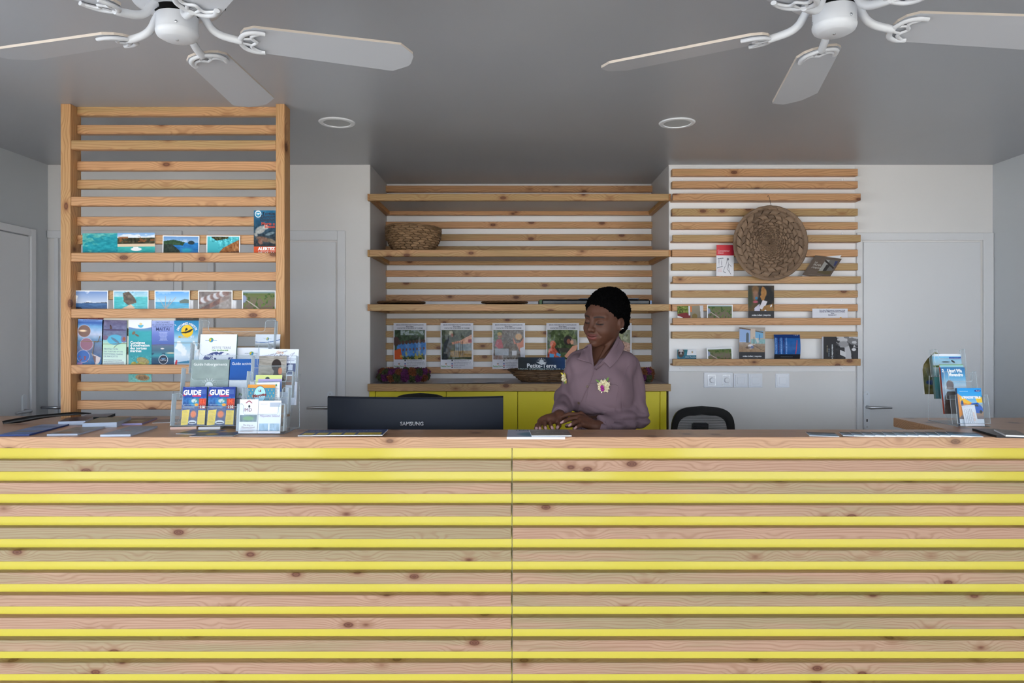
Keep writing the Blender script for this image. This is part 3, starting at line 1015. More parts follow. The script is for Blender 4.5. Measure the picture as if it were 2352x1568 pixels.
# ---- little pictures
def pic_sea(cv, x0, y0, x1, y1, seed, sky=((150, 175, 215), (215, 225, 240)), sea=((60, 110, 160), (40, 80, 130)), hor=.55, cloud=.7):
    yh = y0 + (y1 - y0) * hor
    cv.grad([(0, sky[0]), (1, sky[1])], x0, x1, y0, yh)
    m = cv.reg(x0, y0, x1, yh)
    cv.blob(cv.noise(5, 4, 4, seed), .52, .12, (245, 247, 252), m, cloud)
    cv.grad([(0, sea[0]), (1, sea[1])], x0, x1, yh, y1)
    cv.tex(cv.reg(x0, yh, x1, y1), .10, 8, 30, seed + 1)
def pic_reef(cv, x0, y0, x1, y1, seed):
    m = cv.reg(x0, y0, x1, y1)
    cv.grad([(0, (40, 150, 165)), (.6, (20, 150, 165)), (1, (10, 110, 130))], x0, x1, y0, y1)
    n = cv.noise(9, 7, 4, seed)
    cv.blob(n + (.5 - cv.Y) * .25 - (cv.X - x0) * .2, .50, .12, (110, 190, 180), m, .8)
    cv.tex(m, .12, 22, 16, seed + 3)
def pic_shrub(cv, x0, y0, x1, y1, seed):
    m = cv.reg(x0, y0, x1, y1)
    cv.grad([(0, (150, 165, 185)), (.10, (120, 140, 140)), (.14, (96, 110, 60)), (.4, (112, 104, 84)), (1, (112, 92, 84))], x0, x1, y0, y1)
    n = cv.noise(14, 9, 3, seed)
    cv.blob(n, .58, .07, (62, 92, 36), m * (cv.Y > y0 + (y1 - y0) * .12), .95)
    cv.blob(cv.noise(24, 14, 2, seed + 5), .66, .06, (96, 124, 52), m * (cv.Y > y0 + (y1 - y0) * .2), .8)
    cv.ell(x0 + (x1 - x0) * .03, y0 + (y1 - y0) * .34, (x1 - x0) * .11, (y1 - y0) * .16, (140, 150, 180), .3)
    r = [(.12, .40), (.40, .66), (.68, .98), (.74, .98), (.44, .64), (.15, .38)]
    cv.poly([(x0 + a * (x1 - x0), y0 + b * (y1 - y0)) for a, b in r], (176, 164, 154))
def frame_white(cv, f=.035, col_=(240, 242, 246)):
    fy = f * cv.w / cv.h
    m = (cv.X < f) | (cv.X > 1 - f) | (cv.Y < fy) | (cv.Y > 1 - fy)
    cv.mix(m.astype(float), col_)
def logo_pt(cv, cx, cy, s, teal=(40, 130, 170), sun_=(235, 170, 60)):
    """sun over a pointed drop: the tourist office mark"""
    a = cv.w / cv.h
    cv.ell(cx, cy - .28 * s * a, .32 * s, .32 * s * a, sun_, .1)
    cv.poly([(cx - .7 * s, cy - .25 * s * a), (cx + .7 * s, cy - .25 * s * a), (cx, cy + .75 * s * a)], teal)
    cv.poly([(cx - .42 * s, cy + .12 * s * a), (cx + .42 * s, cy + .12 * s * a), (cx, cy + .75 * s * a)], (225, 140, 50))
    cv.poly([(cx - .55 * s, cy - .02 * s * a), (cx + .55 * s, cy - .02 * s * a), (cx + .44 * s, cy + .12 * s * a), (cx - .44 * s, cy + .12 * s * a)], (90, 160, 60))

YQ = 3.2048
# ---------------- divider, upper row
cv = cvpx(190, 356, 535, 592)
pic_reef(cv, 0, 0, .485, 1, 3)
cv.grad([(0, (120, 170, 225)), (1, (225, 235, 245))], .485, 1, 0, .3)
cv.blob(cv.noise(8, 8, 3, 9), .5, .1, (250, 250, 252), cv.reg(.485, 0, 1, .26), .8)
cv.rect(.485, .20, 1, .46, (58, 56, 34)); cv.tex(cv.reg(.485, .18, 1, .46), .2, 40, 14, 5)
cv.blob(cv.noise(20, 10, 2, 8), .6, .1, (150, 86, 40), cv.reg(.485, .16, 1, .36), .8)
cv.rect(.485, .44, 1, .55, (222, 200, 172)); cv.grad([(0, (60, 180, 175)), (1, (20, 130, 145))], .485, 1, .55, 1)
cv.ell(.74, .65, .075, .07, (235, 240, 242), .2); cv.rect(.70, .57, .77, .60, (245, 248, 250)); cv.tex(cv.reg(.485, .56, 1, 1), .06, 20, 20, 6)
sheet('photo_card', 'wide turquoise lagoon photo card with reef and a white boat', 'postcard', 190, 356, 535, 579.5, YQ, cv, .025, roll=-.6)
cv = cvpx(373, 457, 541, 590); pic_sea(cv, 0, 0, 1, 1, 21, ((90, 140, 200), (150, 185, 220)), ((30, 120, 190), (20, 90, 150)), .3, .4)
cv.poly([(0, .25), (.3, .18), (.62, .28), (.55, .42), (.2, .40), (0, .45)], (42, 74, 44)); cv.poly([(0, .38), (.25, .36), (.46, .62), (.55, .95), (.3, 1), (0, 1)], (28, 44, 34))
cv.ell(.78, .30, .09, .08, (30, 52, 60)); cv.tex(cv.reg(0, .15, .6, 1), .10, 20, 14, 4); cv.ell(.66, .62, .14, .10, (40, 170, 190), .8, .7); frame_white(cv, .03)
o = sheet('photo_card', 'photo card of green headland and blue bay on the divider', 'postcard', 373, 457, 541, 579.5, YQ, cv, .03, roll=.8)
add('card', box_mesh(.15, .0012, .07, PAPER, 0), o, (.006, .0048, .037))
cv = cvpx(474, 553, 541, 590, base=(70, 180, 190)); cv.grad([(0, (90, 190, 200)), (1, (40, 160, 175))])
cv.poly([(1, .15), (.72, .35), (.50, .52), (.38, .70), (.45, .95), (1, 1)], (150, 96, 50)); cv.tex(cv.reg(.35, .1, 1, 1), .22, 24, 10, 14)
cv.poly([(.4, .75), (1, .62), (1, 1), (.4, 1)], (70, 40, 26), .7)
cv.poly([(.1, 0), (.7, 0), (.62, .14), (.3, .22), (.18, .12)], (60, 60, 24)); cv.tex(cv.reg(.1, 0, .75, .28), .3, 30, 20, 15); frame_white(cv, .03)
o = sheet('photo_card', 'photo card of ochre cliff above turquoise water on the divider', 'postcard', 474, 551, 541, 579.5, YQ, cv, .03, roll=.5)
add('card', box_mesh(.14, .0012, .07, PAPER, 0), o, (.005, .0048, .037))
# the tall turtle / dugong notice
cv = cvpx(583, 633, 483, 592, 0, 1.6); cv.grad([(0, (38, 110, 150)), (.25, (28, 78, 108)), (.6, (40, 52, 62)), (1, (30, 34, 40))])
cv.tex(cv.reg(0, 0, 1, .75), .08, 6, 12, 31); cv.ell(.20, .08, .15, .075, (230, 240, 245), .1); cv.ell(.20, .085, .115, .055, (60, 150, 190), .1)
cv.poly([(.1, .07), (.3, .06), (.22, .10)], (240, 245, 248))
cv.ell(.30, .42, .26, .075, (158, 160, 158), .3, 1, -.5); cv.ell(.55, .36, .12, .05, (190, 192, 188), .3); cv.ell(.10, .52, .10, .03, (150, 150, 146), .4, 1, .8)
cv.ell(.74, .50, .22, .030, (110, 130, 140), .4, 1, -.3); cv.ell(.45, .62, .34, .05, (112, 84, 70), .4, 1, .25); cv.ell(.82, .66, .22, .04, (120, 108, 92), .4, 1, .5)
cv.ell(.3, .68, .09, .06, (126, 84, 70), .4, 1, -.7)
cv.tex(cv.reg(0, .3, 1, .75), .12, 14, 26, 33); cv.rect(0, .775, 1, 1, (214, 84, 40))
sheet('notice', 'tall marine animal notice with orange foot, beside the right post of the divider', 'poster', 583, 633.2, 483, 579.5, YQ, cv, .02, thick=.003,
      texts=[('Tortue', .96, .10, .20, (28, 44, 66), {'align': 'RIGHT', 'bold': .0006}), ('Dugong', .96, .165, .20, (28, 44, 66), {'align': 'RIGHT', 'bold': .0006}),
             ('Dauphin', .96, .23, .20, (28, 44, 66), {'align': 'RIGHT', 'bold': .0006}), ('Morts o', .97, .315, .19, (196, 70, 44), {'align': 'RIGHT', 'bold': .0005}),
             ('blessé', .97, .38, .19, (196, 70, 44), {'align': 'RIGHT', 'bold': .0005}), ('ALERTEZ', .96, .855, .19, (245, 245, 245), {'align': 'RIGHT', 'bold': .0009}),
             ('le réseau échouage au', .97, .898, .085, (245, 235, 230), {'align': 'RIGHT'}), ('69 41 41', .96, .965, .22, (248, 248, 248), {'align': 'RIGHT', 'bold': .0007})])

# ---------------- divider, second row: bundles of postcards
def bundle(o, w, n, dx, h=.07):
    for k in range(n):
        add('card', box_mesh(w, .0009, h, PAPER, 0), o, (dx * (k + 1), .0012 * (k + 1) + .0005, h / 2 - .001 - .001 * k))
cv = cvpx(168, 248, 667, 722); pic_sea(cv, 0, 0, 1, 1, 41, ((110, 145, 205), (205, 215, 232)), ((70, 110, 160), (40, 66, 110)), .52, .95)
cv.poly([(.2, .52), (.4, .47), (.6, .50), (.95, .46), (1, .52)], (70, 80, 100)); cv.ell(.12, .72, .14, .05, (30, 34, 50)); frame_white(cv, .03)
o = sheet('postcard_bundle', 'bundle of postcards with piled clouds over a calm sea', 'postcard', 168, 248, 667, 708.5, YQ, cv, .03, thick=.001, roll=.3, pm=PG); bundle(o, .15, 3, .0012)
cv = cvpx(260, 341, 667, 722); pic_sea(cv, 0, 0, 1, 1, 44, ((120, 180, 215), (170, 215, 225)), ((70, 190, 195), (50, 170, 185)), .25, .3)
cv.poly([(0, 1), (0, .9), (.5, .55), (.62, .7), (.3, 1)], (220, 190, 160)); cv.poly([(.28, .1), (.45, .05), (.62, .32), (.66, .5), (.42, .58), (.3, .45)], (88, 70, 48))
cv.tex(cv.reg(.25, 0, .68, .62), .18, 18, 14, 45); frame_white(cv, .03)
o = sheet('postcard_bundle', 'bundle of postcards with a rocky cliff over a pink sand beach', 'postcard', 260, 341, 667, 708.5, YQ, cv, .03, thick=.001, pm=PG); bundle(o, .152, 2, .0008)
cv = cvpx(355, 436, 667, 722); pic_sea(cv, 0, 0, 1, 1, 47, ((70, 150, 225), (170, 210, 240)), ((40, 150, 200), (120, 200, 215)), .45, .3)
cv.poly([(0, .74), (1, .70), (1, 1), (0, 1)], (186, 176, 172)); cv.poly([(.7, .42), (.85, .34), (1, .38), (1, .52), (.72, .52)], (80, 100, 90))
for a in ((.12, .30), (.3, .22), (.45, .33), (.6, .26)):
    cv.poly([(.3, .75), a, (a[0] + .02, a[1] + .02), (.33, .75)], (170, 160, 160), .8)
cv.tex(cv.reg(0, .72, 1, 1), .1, 20, 10, 48); frame_white(cv, .03)
o = sheet('postcard_bundle', 'thick bundle of postcards with a bleached tree on a beach', 'postcard', 355, 436, 667, 708.5, YQ, cv, .03, thick=.001, pm=PG); bundle(o, .150, 4, .0042)
cv = cvpx(455, 534, 667, 722); cv.grad([(0, (110, 96, 92)), (1, (120, 112, 108))])
for k in range(9):
    cv.ell(.12 + .085 * k, .78 - .06 * k, .13, .09, ((104, 62, 48), (128, 80, 62), (86, 50, 40))[k % 3], .3, 1, -.5)
    cv.ell(.08 + .09 * k, .42 - .04 * k, .10, .12, (200, 202, 210) if k % 2 else (120, 84, 74), .4, .9)
cv.poly([(.65, .3), (1, .12), (1, 1), (.55, 1)], (160, 152, 148), .6); cv.tex(cv.reg(0, 0, 1, 1), .12, 14, 10, 51); frame_white(cv, .03)
o = sheet('postcard_bundle', 'thick bundle of postcards showing a row of stretched brown hands', 'postcard', 455, 534, 667, 708.5, YQ, cv, .03, thick=.001, pm=PG); bundle(o, .148, 4, .0045)
cv = cvpx(556, 633, 667, 722); pic_shrub(cv, 0, 0, 1, 1, 54); frame_white(cv, .03)
sheet('postcard_bundle', 'postcard of a track through dry shrubland, beside the right post of the divider', 'postcard', 556, 633.2, 667, 708.5, YQ, cv, .03, thick=.003)

# ---------------- divider, third row: tall leaflets
cv = cvpx(176, 236, 734, 850, 0, 1.5); cv.grad([(0, (150, 185, 240)), (.07, (60, 100, 180)), (.14, (120, 175, 225)), (.3, (190, 200, 225)), (.42, (110, 150, 190)), (.6, (110, 120, 150)), (1, (40, 100, 160))])
cv.tex(cv.reg(0, .1, 1, 1), .07, 6, 14, 61)
for cx, cy, c1 in ((.26, .24, (132, 104, 96)), (.36, .50, (150, 110, 130)), (.24, .74, (70, 110, 180))):
    cv.ell(cx, cy, .25, .125, (205, 195, 215), .08); cv.ell(cx, cy, .235, .118, c1, .08)
cv.ell(.2, .235, .14, .02, (255, 225, 190), .8); cv.blob(cv.noise(16, 20, 2, 62), .55, .1, (170, 70, 60), cv.reg(.08, .74, .42, .85), .8)
cv.poly([(.56, .68), (.92, .76), (.88, .84), (.74, .94), (.66, .80)], (206, 196, 200)); cv.poly([(.6, .72), (.74, .74), (.72, .92)], (120, 100, 104))
cv.ell(.84, .93, .09, .05, (120, 200, 220)); cv.rect(.02, .87, .22, .99, (160, 130, 180)); cv.lines(.28, .75, .90, .98, 3, (220, 225, 240), .6, 63); cv.lines(.2, .85, .01, .05, 2, (70, 90, 150), .8, 64)
o = sheet('leaflet', 'blue boat trip leaflet with three round pictures tied with string', 'leaflet', 176, 235, 733, 837.5, YQ, cv, .02, roll=1.6, thick=.005)
M_STR = mat('jute_string', C(150, 128, 92), .9)
add('string', tube_mesh('string', smooth_path([(-.057, -.0015, .125), (-.02, -.002, .124), (.02, -.002, .125), (.056, -.0015, .124)]), .0009, M_STR, 5), o)
add('string_end', tube_mesh('string_end', smooth_path([(.02, -.003, .125), (.018, -.004, .10), (.014, -.004, .075), (.016, -.003, .06)]), .0011, M_STR, 5), o)
add('string_end', tube_mesh('string_end', smooth_path([(.02, -.003, .125), (.034, -.004, .122), (.040, -.004, .135), (.044, -.003, .150)]), .0011, M_STR, 5), o)
cv = cvpx(234, 290, 735, 850, 0, 1.5); cv.grad([(0, (104, 96, 128)), (.12, (112, 112, 150)), (.3, (110, 120, 152)), (.42, (150, 200, 205)), (.5, (190, 226, 200)), (1, (214, 230, 238))])
cv.tex(cv.reg(0, 0, 1, .32), .07, 8, 30, 66); cv.ell(.36, .17, .05, .05, (90, 70, 74)); cv.ell(.34, .115, .03, .02, (70, 54, 58)); cv.ell(.45, .20, .42, .018, (84, 76, 110)); cv.ell(.8, .20, .18, .012, (80, 70, 110))
cv.ell(.12, .36, .14, .045, (120, 100, 130), .2); cv.ell(.54, .40, .32, .105, (90, 178, 214), .1); cv.ell(.54, .41, .20, .024, (96, 130, 156), .2, 1, .6); cv.ell(.9, .38, .13, .075, (120, 120, 160), .1); cv.ell(.9, .38, .06, .04, (160, 90, 70), .3)
cv.lines(.08, .95, .80, .95, 4, (110, 115, 135), .7, 67)
o = sheet('leaflet', 'pale green leaflet on protecting turtles and sea mammals, tied with string', 'leaflet', 233, 289, 735, 837.5, YQ, cv, .02, roll=1.1, thick=.005, edge=mat('leaf_edge_green', C(90, 140, 140), .6),
          texts=[('PROTECTION', .08, .605, .095, (120, 140, 175), {'align': 'LEFT'}), ('DES TORTUES ET DES', .08, .655, .082, (120, 140, 175), {'align': 'LEFT'}),
                 ('MAMMIFÈRES MARINS', .08, .705, .082, (120, 140, 175), {'align': 'LEFT'}), ('DE MAYOTTE', .08, .755, .095, (120, 140, 175), {'align': 'LEFT'})])
add('string', tube_mesh('string', smooth_path([(-.054, -.0015, .112), (-.01, -.002, .113), (.02, -.003, .115), (.056, -.0015, .116)]), .0008, M_STR, 5), o)
add('string_end', tube_mesh('string_end', smooth_path([(.022, -.003, .115), (.010, -.004, .106), (.0, -.003, .096)]), .0008, M_STR, 5), o)
cv = cvpx(295, 348, 734, 877, 0, 1.5); cv.grad([(0, (238, 244, 252)), (.10, (238, 244, 252)), (.13, (120, 140, 200)), (.2, (60, 170, 180)), (.5, (48, 152, 166)), (1, (110, 168, 162))])
cv.ell(.5, .03, .75, .115, (240, 245, 252), .05); cv.ell(.52, .085, .12, .045, (90, 180, 215), .1); cv.rect(.3, .03, .75, .082, (240, 245, 252)); cv.ell(.52, .07, .06, .02, (225, 205, 150), .2)
cv.ell(.22, .215, .06, .03, (130, 110, 90), .2, 1, .8); cv.ell(.36, .25, .10, .014, (120, 100, 90), .3, 1, .5)
cv.tex(cv.reg(0, .18, 1, 1), .03, 3, 16, 70); cv.ell(.62, .66, .28, .055, (150, 140, 96), .15, 1, .3); cv.ell(.22, .71, .12, .035, (170, 160, 80), .2, 1, -.4); cv.ell(.55, .72, .22, .04, (168, 160, 90), .2)
cv.ell(.70, .76, .3, .03, (130, 120, 84), .3, 1, .4); cv.ell(.60, .925, .30, .05, (150, 120, 84), .15, 1, .1); cv.ell(.62, .93, .22, .03, (120, 96, 70), .3); cv.tex(cv.reg(.1, .58, 1, 1), .12, 24, 50, 71)
sheet('leaflet', 'teal leaflet with turtle advice hanging lower than its neighbours', 'leaflet', 295, 348, 734, 877, YQ, cv, 0, roll=.3, thick=.005,
      texts=[('Consignes', .07, .385, .155, (245, 248, 250), {'align': 'LEFT', 'bold': .0004}), ("d'observation", .07, .43, .155, (245, 248, 250), {'align': 'LEFT', 'bold': .0004}),
             ('des tortues', .07, .475, .155, (245, 248, 250), {'align': 'LEFT', 'bold': .0004}), ('marines', .07, .52, .155, (245, 248, 250), {'align': 'LEFT', 'bold': .0004})])
cv = cvpx(348, 400, 736, 850, 0, 1.5); cv.grad([(0, (176, 190, 236)), (.3, (110, 130, 205)), (.5, (80, 104, 176)), (.52, (96, 118, 140)), (.62, (70, 106, 130)), (.72, (60, 150, 165)), (.78, (40, 84, 110)), (1, (40, 62, 108))])
cv.blob(cv.noise(4, 12, 3, 73), .5, .2, (40, 70, 96), cv.reg(0, .66, .6, .95), .8); cv.ell(.85, .665, .2, .012, (220, 210, 180), .8); cv.ell(.48, .575, .08, .014, (230, 225, 225), .4)
cv.ell(.52, .80, .20, .098, (225, 230, 238), .05); cv.ell(.52, .80, .18, .088, (36, 50, 72), .05); cv.poly([(.40, .765), (.64, .765), (.52, .81)], (84, 130, 170)); cv.lines(.32, .72, .24, .43, 7, (215, 222, 245), .7, 74, .3, True); cv.lines(.15, .9, .93, .97, 2, (225, 230, 240), .7, 75, .1, True)
o = sheet('leaflet', 'violet blue catamaran trip leaflet with a dark round emblem', 'leaflet', 348, 400, 736, 837.5, YQ, cv, .02, thick=.005,
      texts=[('DECOUVREZ', .5, .055, .105, (70, 84, 140), {}), ('LE LAGON DE MAYOTTE', .5, .1, .083, (70, 84, 140), {}), ('SUR LE CATAMARAN', .5, .14, .09, (70, 84, 140), {}), ('MAITAI', .5, .205, .19, (50, 64, 124), {'bold': .0003}), ('MAITAI', .52, .825, .085, (205, 212, 225), {})])
add('string', tube_mesh('string', smooth_path([(-.05, -.0015, .108), (0, -.002, .109), (.05, -.0015, .108)]), .0009, M_STR, 5), o)
cv = cvpx(400, 456, 735, 850, 0, 1.5); cv.grad([(0, (30, 130, 185)), (.2, (60, 150, 200)), (.4, (190, 220, 240)), (.45, (150, 200, 230)), (.7, (215, 230, 244)), (.82, (180, 205, 230)), (1, (225, 230, 238))])
cv.blob(cv.noise(5, 9, 3, 77), .52, .1, (240, 245, 252), cv.reg(0, .42, 1, .85), .9); cv.poly([(.1, .86), (.4, .83), (.7, .81), (1, .85), (1, .88), (.1, .88)], (60, 130, 170)); cv.ell(.53, .215, .24, .125, (246, 204, 40), .05)
cv.poly([(.26, .245), (.5, .225), (.72, .17), (.78, .175), (.66, .235), (.46, .265), (.30, .262)], (24, 24, 26)); cv.poly([(.44, .22), (.46, .165), (.52, .15), (.56, .185), (.52, .2)], (24, 24, 26)); cv.poly([(.02, .99), (.05, .85), (.10, .80), (.14, .82), (.09, .97)], (196, 40, 56))
cv.ell(.06, .095, .04, .008, (230, 240, 245), .3, 1, .6)
o = sheet('leaflet', 'jet ski leaflet with a yellow sun disc, last of the tall leaflets', 'leaflet', 400, 456.5, 736, 837.5, YQ, cv, .02, thick=.006,
      texts=[('MAORE', .38, .355, .12, (238, 196, 50), {'bold': .0004}), ('JET', .74, .355, .12, (225, 235, 245), {'bold': .0003})])
for k, ch in enumerate('DECOUVREZ MAYOTTE'):
    a = math.radians(158 - 136 * k / 16)
    me = text_mesh(ch, .0135, ink((245, 248, 250)), bold=.0004); me.transform(R(90 - math.degrees(a), 'Y'))
    add('lettering', me, o, (.003 + .039 * math.cos(a), -.0007, .162 + .037 * math.sin(a)))
add('string', tube_mesh('string', smooth_path([(-.054, -.0015, .118), (0, -.002, .117), (.054, -.0015, .118)]), .0009, M_STR, 5), o)
for u0, u1, v0, nm, lb, cc in ((184, 238, 728.5, 'leaflet', 'dark red leaflet peeping out above the boat trip leaflet', (92, 22, 30)), (404, 457, 728.5, 'leaflet', 'dark grey leaflet peeping out above the jet ski leaflet', (62, 60, 58)),
                               (238, 402, 730, 'folder', 'wide cream sheet peeping out behind the tall leaflets', (214, 210, 200))):
    cv = Cv(30, 60, cc); cv.lines(.2, .8, .01, .05, 1, (220, 210, 210), .5, 80)
    sheet(nm, lb, 'leaflet', u0, u1, v0, 837.5, YQ + .0062, cv, .012, thick=.0009)

# ---------------- board on the back wall
YW = yb0 - .0475
def small_card_lines():
    return None
cv = cvpx(1645, 1685, 562, 640, 0, 1.8, (232, 232, 238)); cv.rect(0, 0, 1, .30, (206, 56, 66)); cv.grad([(0, (214, 66, 72)), (.75, (206, 56, 70)), (1, (150, 24, 50))], 0, 1, 0, .30, True)
cv.rect(0, .895, .20, .965, (206, 56, 40)); cv.rect(.27, .895, .39, .965, (206, 56, 40)); cv.rect(.46, .895, 1, .965, (206, 56, 40)); cv.lines(.08, .38, .68, .78, 4, (220, 160, 170), .6, 82)
for a, b in (((.62, .38), (.70, .55)), ((.70, .55), (.62, .68)), ((.62, .68), (.84, .84)), ((.68, .55), (.76, .80)), ((.62, .40), (.54, .62)), ((.72, .55), (.86, .62)), ((.5, .62), (.40, .76)), ((.40, .76), (.55, .80)), ((.08, .40), (.40, .38)), ((.15, .42), (.16, .6)), ((.30, .42), (.31, .6)), ((.05, .66), (.38, .61))):
    dx, dy = b[0] - a[0], b[1] - a[1]; L = math.hypot(dx, dy); nx_, ny_ = -dy / L * .010, dx / L * .010
    cv.poly([(a[0] + nx_, a[1] + ny_), (b[0] + nx_, b[1] + ny_), (b[0] - nx_, b[1] - ny_), (a[0] - nx_, a[1] - ny_)], (110, 110, 124), .9)
cv.ell(.66, .41, .06, .035, (120, 118, 130), .3)
sheet('leaflet', 'red and white shopping leaflet beside the round woven tray', 'leaflet', 1645, 1685, 562.5, 634.5, YW, cv, .02, thick=.003, roll=.5, texts=[('Consommer', .07, .19, .135, (245, 225, 225), {'align': 'LEFT'}), ('mieux', .07, .25, .135, (245, 225, 225), {'align': 'LEFT', 'shear': .2})])
# open brown booklet, leaning over to the right
bk = thing('booklet', 'half-open brown museum booklet leaning on the ledge right of the round tray', 'booklet', P(1873, 636, YW - .004))
bw, bh = .157, .118
SHR = Matrix(((1, 0, .66, 0), (0, 1, 0, 0), (-.13, 0, 1, 0), (0, 0, 0, 1)))   # the limp booklet slumps to the right
cv = Cv(110, 90, (94, 80, 70)); cv.tex(cv.reg(0, 0, 1, 1), .02, 8, 8, 84); cv.poly([(.46, .12), (.93, .12), (.93, .80), (.46, .80)], (96, 94, 92)); cv.poly([(.46, .15), (.62, .14), (.62, .68), (.46, .74)], (150, 148, 144)); cv.poly([(.60, .36), (.74, .38), (.72, .68), (.60, .68)], (40, 36, 34)); cv.poly([(.46, .14), (.93, .46), (.93, .53), (.46, .22)], (40, 32, 28)); cv.poly([(.82, .14), (.93, .14), (.93, .40), (.86, .36)], (50, 56, 96)); cv.poly([(.46, .70), (.93, .62), (.93, .80), (.46, .80)], (84, 72, 44)); cv.lines(.2, .8, .90, .93, 1, (170, 160, 150), .7, 85)
me = sheet_mesh('front_cover', bw, bh, cv, PM, .0012); me.transform(SHR)
fr = add('front_cover', me, bk)
for body, zz in (('Le', .64), ('MuMA', .52), ("s'expose", .40)):
    tm = text_mesh(body, .0165, ink((190, 184, 176)), align='LEFT'); tm.transform(T(-.36 * bw, -.0007, zz * bh)); tm.transform(SHR)
    add('lettering', tm, fr)
me = box_mesh(bw, .001, bh, PAPER, 0).copy(); me.transform(T(0, 0, bh / 2)); me.transform(Matrix(((1, 0, .70, 0), (0, 1, 0, 0), (.10, 0, 1, 0), (0, 0, 0, 1))))
add('back_cover', me, bk, (-.004, .006, .004))
# small postcards
cv = cvpx(1556, 1617, 701, 740); cv.grad([(0, (150, 140, 120)), (1, (120, 112, 100))]); cv.rect(0, 0, .42, .5, (96, 110, 30)); cv.tex(cv.reg(0, 0, .45, .5), .35, 20, 12, 90); cv.poly([(0, .5), (.35, .42), (.5, .6), (.48, 1), (0, 1)], (120, 28, 32)); cv.ell(.66, .68, .10, .18, (120, 100, 50), .2); cv.rect(.50, .05, .55, .4, (225, 120, 50)); cv.rect(.44, .02, .49, .6, (225, 225, 235)); cv.poly([(.86, 0), (1, 0), (1, 1), (.9, 1)], (205, 205, 212)); cv.poly([(0, .6), (.2, .72), (.18, 1), (0, 1)], (235, 235, 240))
sheet('postcard', 'food market collage postcard tilted at the end of the wall ledge', 'postcard', 1556.5, 1616, 702, 730.5, YW, cv, .02, thick=.002, roll=-1.5)
cv = cvpx(1624, 1683, 699, 740); pic_shrub(cv, 0, 0, 1, 1, 92); frame_white(cv, .04)
sheet('postcard', 'shrubland track postcard standing straight on the upper wall ledge', 'postcard', 1624, 1683, 699.5, 730.5, YW, cv, .03, thick=.003)
cv = cvpx(1718.5, 1778, 655, 736, 0, 1.6); cv.grad([(0, (64, 54, 44)), (.7, (96, 72, 36)), (1, (80, 62, 40))]); cv.ell(.66, .32, .34, .30, (24, 24, 26), .3); cv.ell(.60, .20, .11, .13, (176, 128, 72), .3); cv.poly([(.50, .10), (.54, .22), (.46, .30), (.52, .40), (.60, .44), (.66, .30), (.62, .05), (.55, .03)], (168, 118, 62)); cv.poly([(.42, .62), (.56, .40), (.74, .44), (.58, .68)], (220, 216, 224)); cv.ell(.28, .12, .13, .12, (130, 96, 58), .4, .9); cv.ell(.28, .28, .12, .14, (150, 110, 90), .5, .8); cv.poly([(.24, .62), (.44, .50), (.46, .74), (.24, .76)], (205, 202, 220)); cv.ell(.32, .35, .05, .04, (60, 130, 170), .4); cv.ell(.28, .45, .10, .03, (190, 90, 110), .4)
cv.poly([(.46, .74), (.62, .56), (.95, .50), (1, .74)], (150, 110, 60)); cv.poly([(.60, .72), (.66, .66), (.70, .68), (.64, .76)], (235, 235, 238)); cv.poly([(.84, .56), (.90, .52), (.92, .56), (.86, .60)], (235, 235, 238)); cv.tex(cv.reg(0, 0, 1, .7), .05, 12, 16, 94); cv.ell(.05, .35, .14, .25, (46, 60, 34), .6, .7); cv.rect(0, .695, 1, 1, (50, 50, 54)); cv.lines(.12, .9, .855, .885, 1, (120, 120, 126), .7, 95)
sheet('culture_booklet', 'tall booklet with a woman in profile on its cover, upper wall ledge', 'booklet', 1718.5, 1778, 655.5, 730.5, YW, cv, .022, thick=.005, texts=[('océan indien | mayotte', .5, .83, .078, (225, 228, 232), {'bold': .0004}), ('au CŒUR', .5, .95, .12, (170, 176, 182), {})])
cv = cvpx(1861, 1952, 709, 740, 0, 1.6, (222, 224, 234)); cv.ell(.80, .72, .035, .11, (230, 180, 80), .2); cv.poly([(.75, .70), (.85, .70), (.80, .95)], (50, 140, 175))
sheet('info_card', 'white tilted information card alone at the right of the upper wall ledge', 'card', 1866, 1947, 708.5, 730.5, YW, cv, .025, thick=.002, roll=0, lean=0,
      texts=[("Pour plus d'informations concernant le site", .56, .15, .042, (40, 44, 90), {'bold': .0003, 'shear': .3}), ("internet de l'Office de Tourisme de Petite-", .56, .26, .042, (40, 44, 90), {'bold': .0003, 'shear': .3}), ('Terre', .56, .37, .042, (40, 44, 90), {'bold': .0003, 'shear': .3}), ('Scannez-moi !', .56, .49, .042, (40, 44, 90), {'bold': .0003, 'shear': .3})])
cv = cvpx(1555, 1600, 802, 832, 0, 1.8); cv.grad([(0, (30, 120, 130)), (1, (20, 90, 130))]); cv.tex(cv.reg(0, 0, 1, 1), .12, 8, 8, 97); cv.ell(.20, .25, .17, .36, (70, 60, 56), .2); cv.ell(.20, .18, .12, .2, (225, 225, 230), .4, .8); cv.ell(.13, .25, .05, .09, (40, 20, 24)); cv.ell(.27, .25, .05, .09, (40, 20, 24)); cv.poly([(.55, 0), (1, 0), (1, .45), (.50, .45)], (226, 230, 238)); logo_pt(cv, .78, .2, .09)
sheet('visit_card', 'small turquoise card with a diver in a mask, lowest wall ledge', 'card', 1555.5, 1599.5, 802.5, 824, YW, cv, .02, thick=.001, texts=[('Carte Touristique', .72, .62, .085, (225, 235, 240), {'shear': .3})])
cv = cvpx(1620, 1684, 798, 832); pic_shrub(cv, 0, 0, 1, 1, 93); frame_white(cv, .05)
sheet('postcard', 'shrubland track postcard slumped over on the lowest wall ledge', 'postcard', 1624, 1683, 798, 824, YW, cv, .035, thick=.002, bend=lambda s, t: -.006 * np.sin(t * 3.1), roll=-2.0)
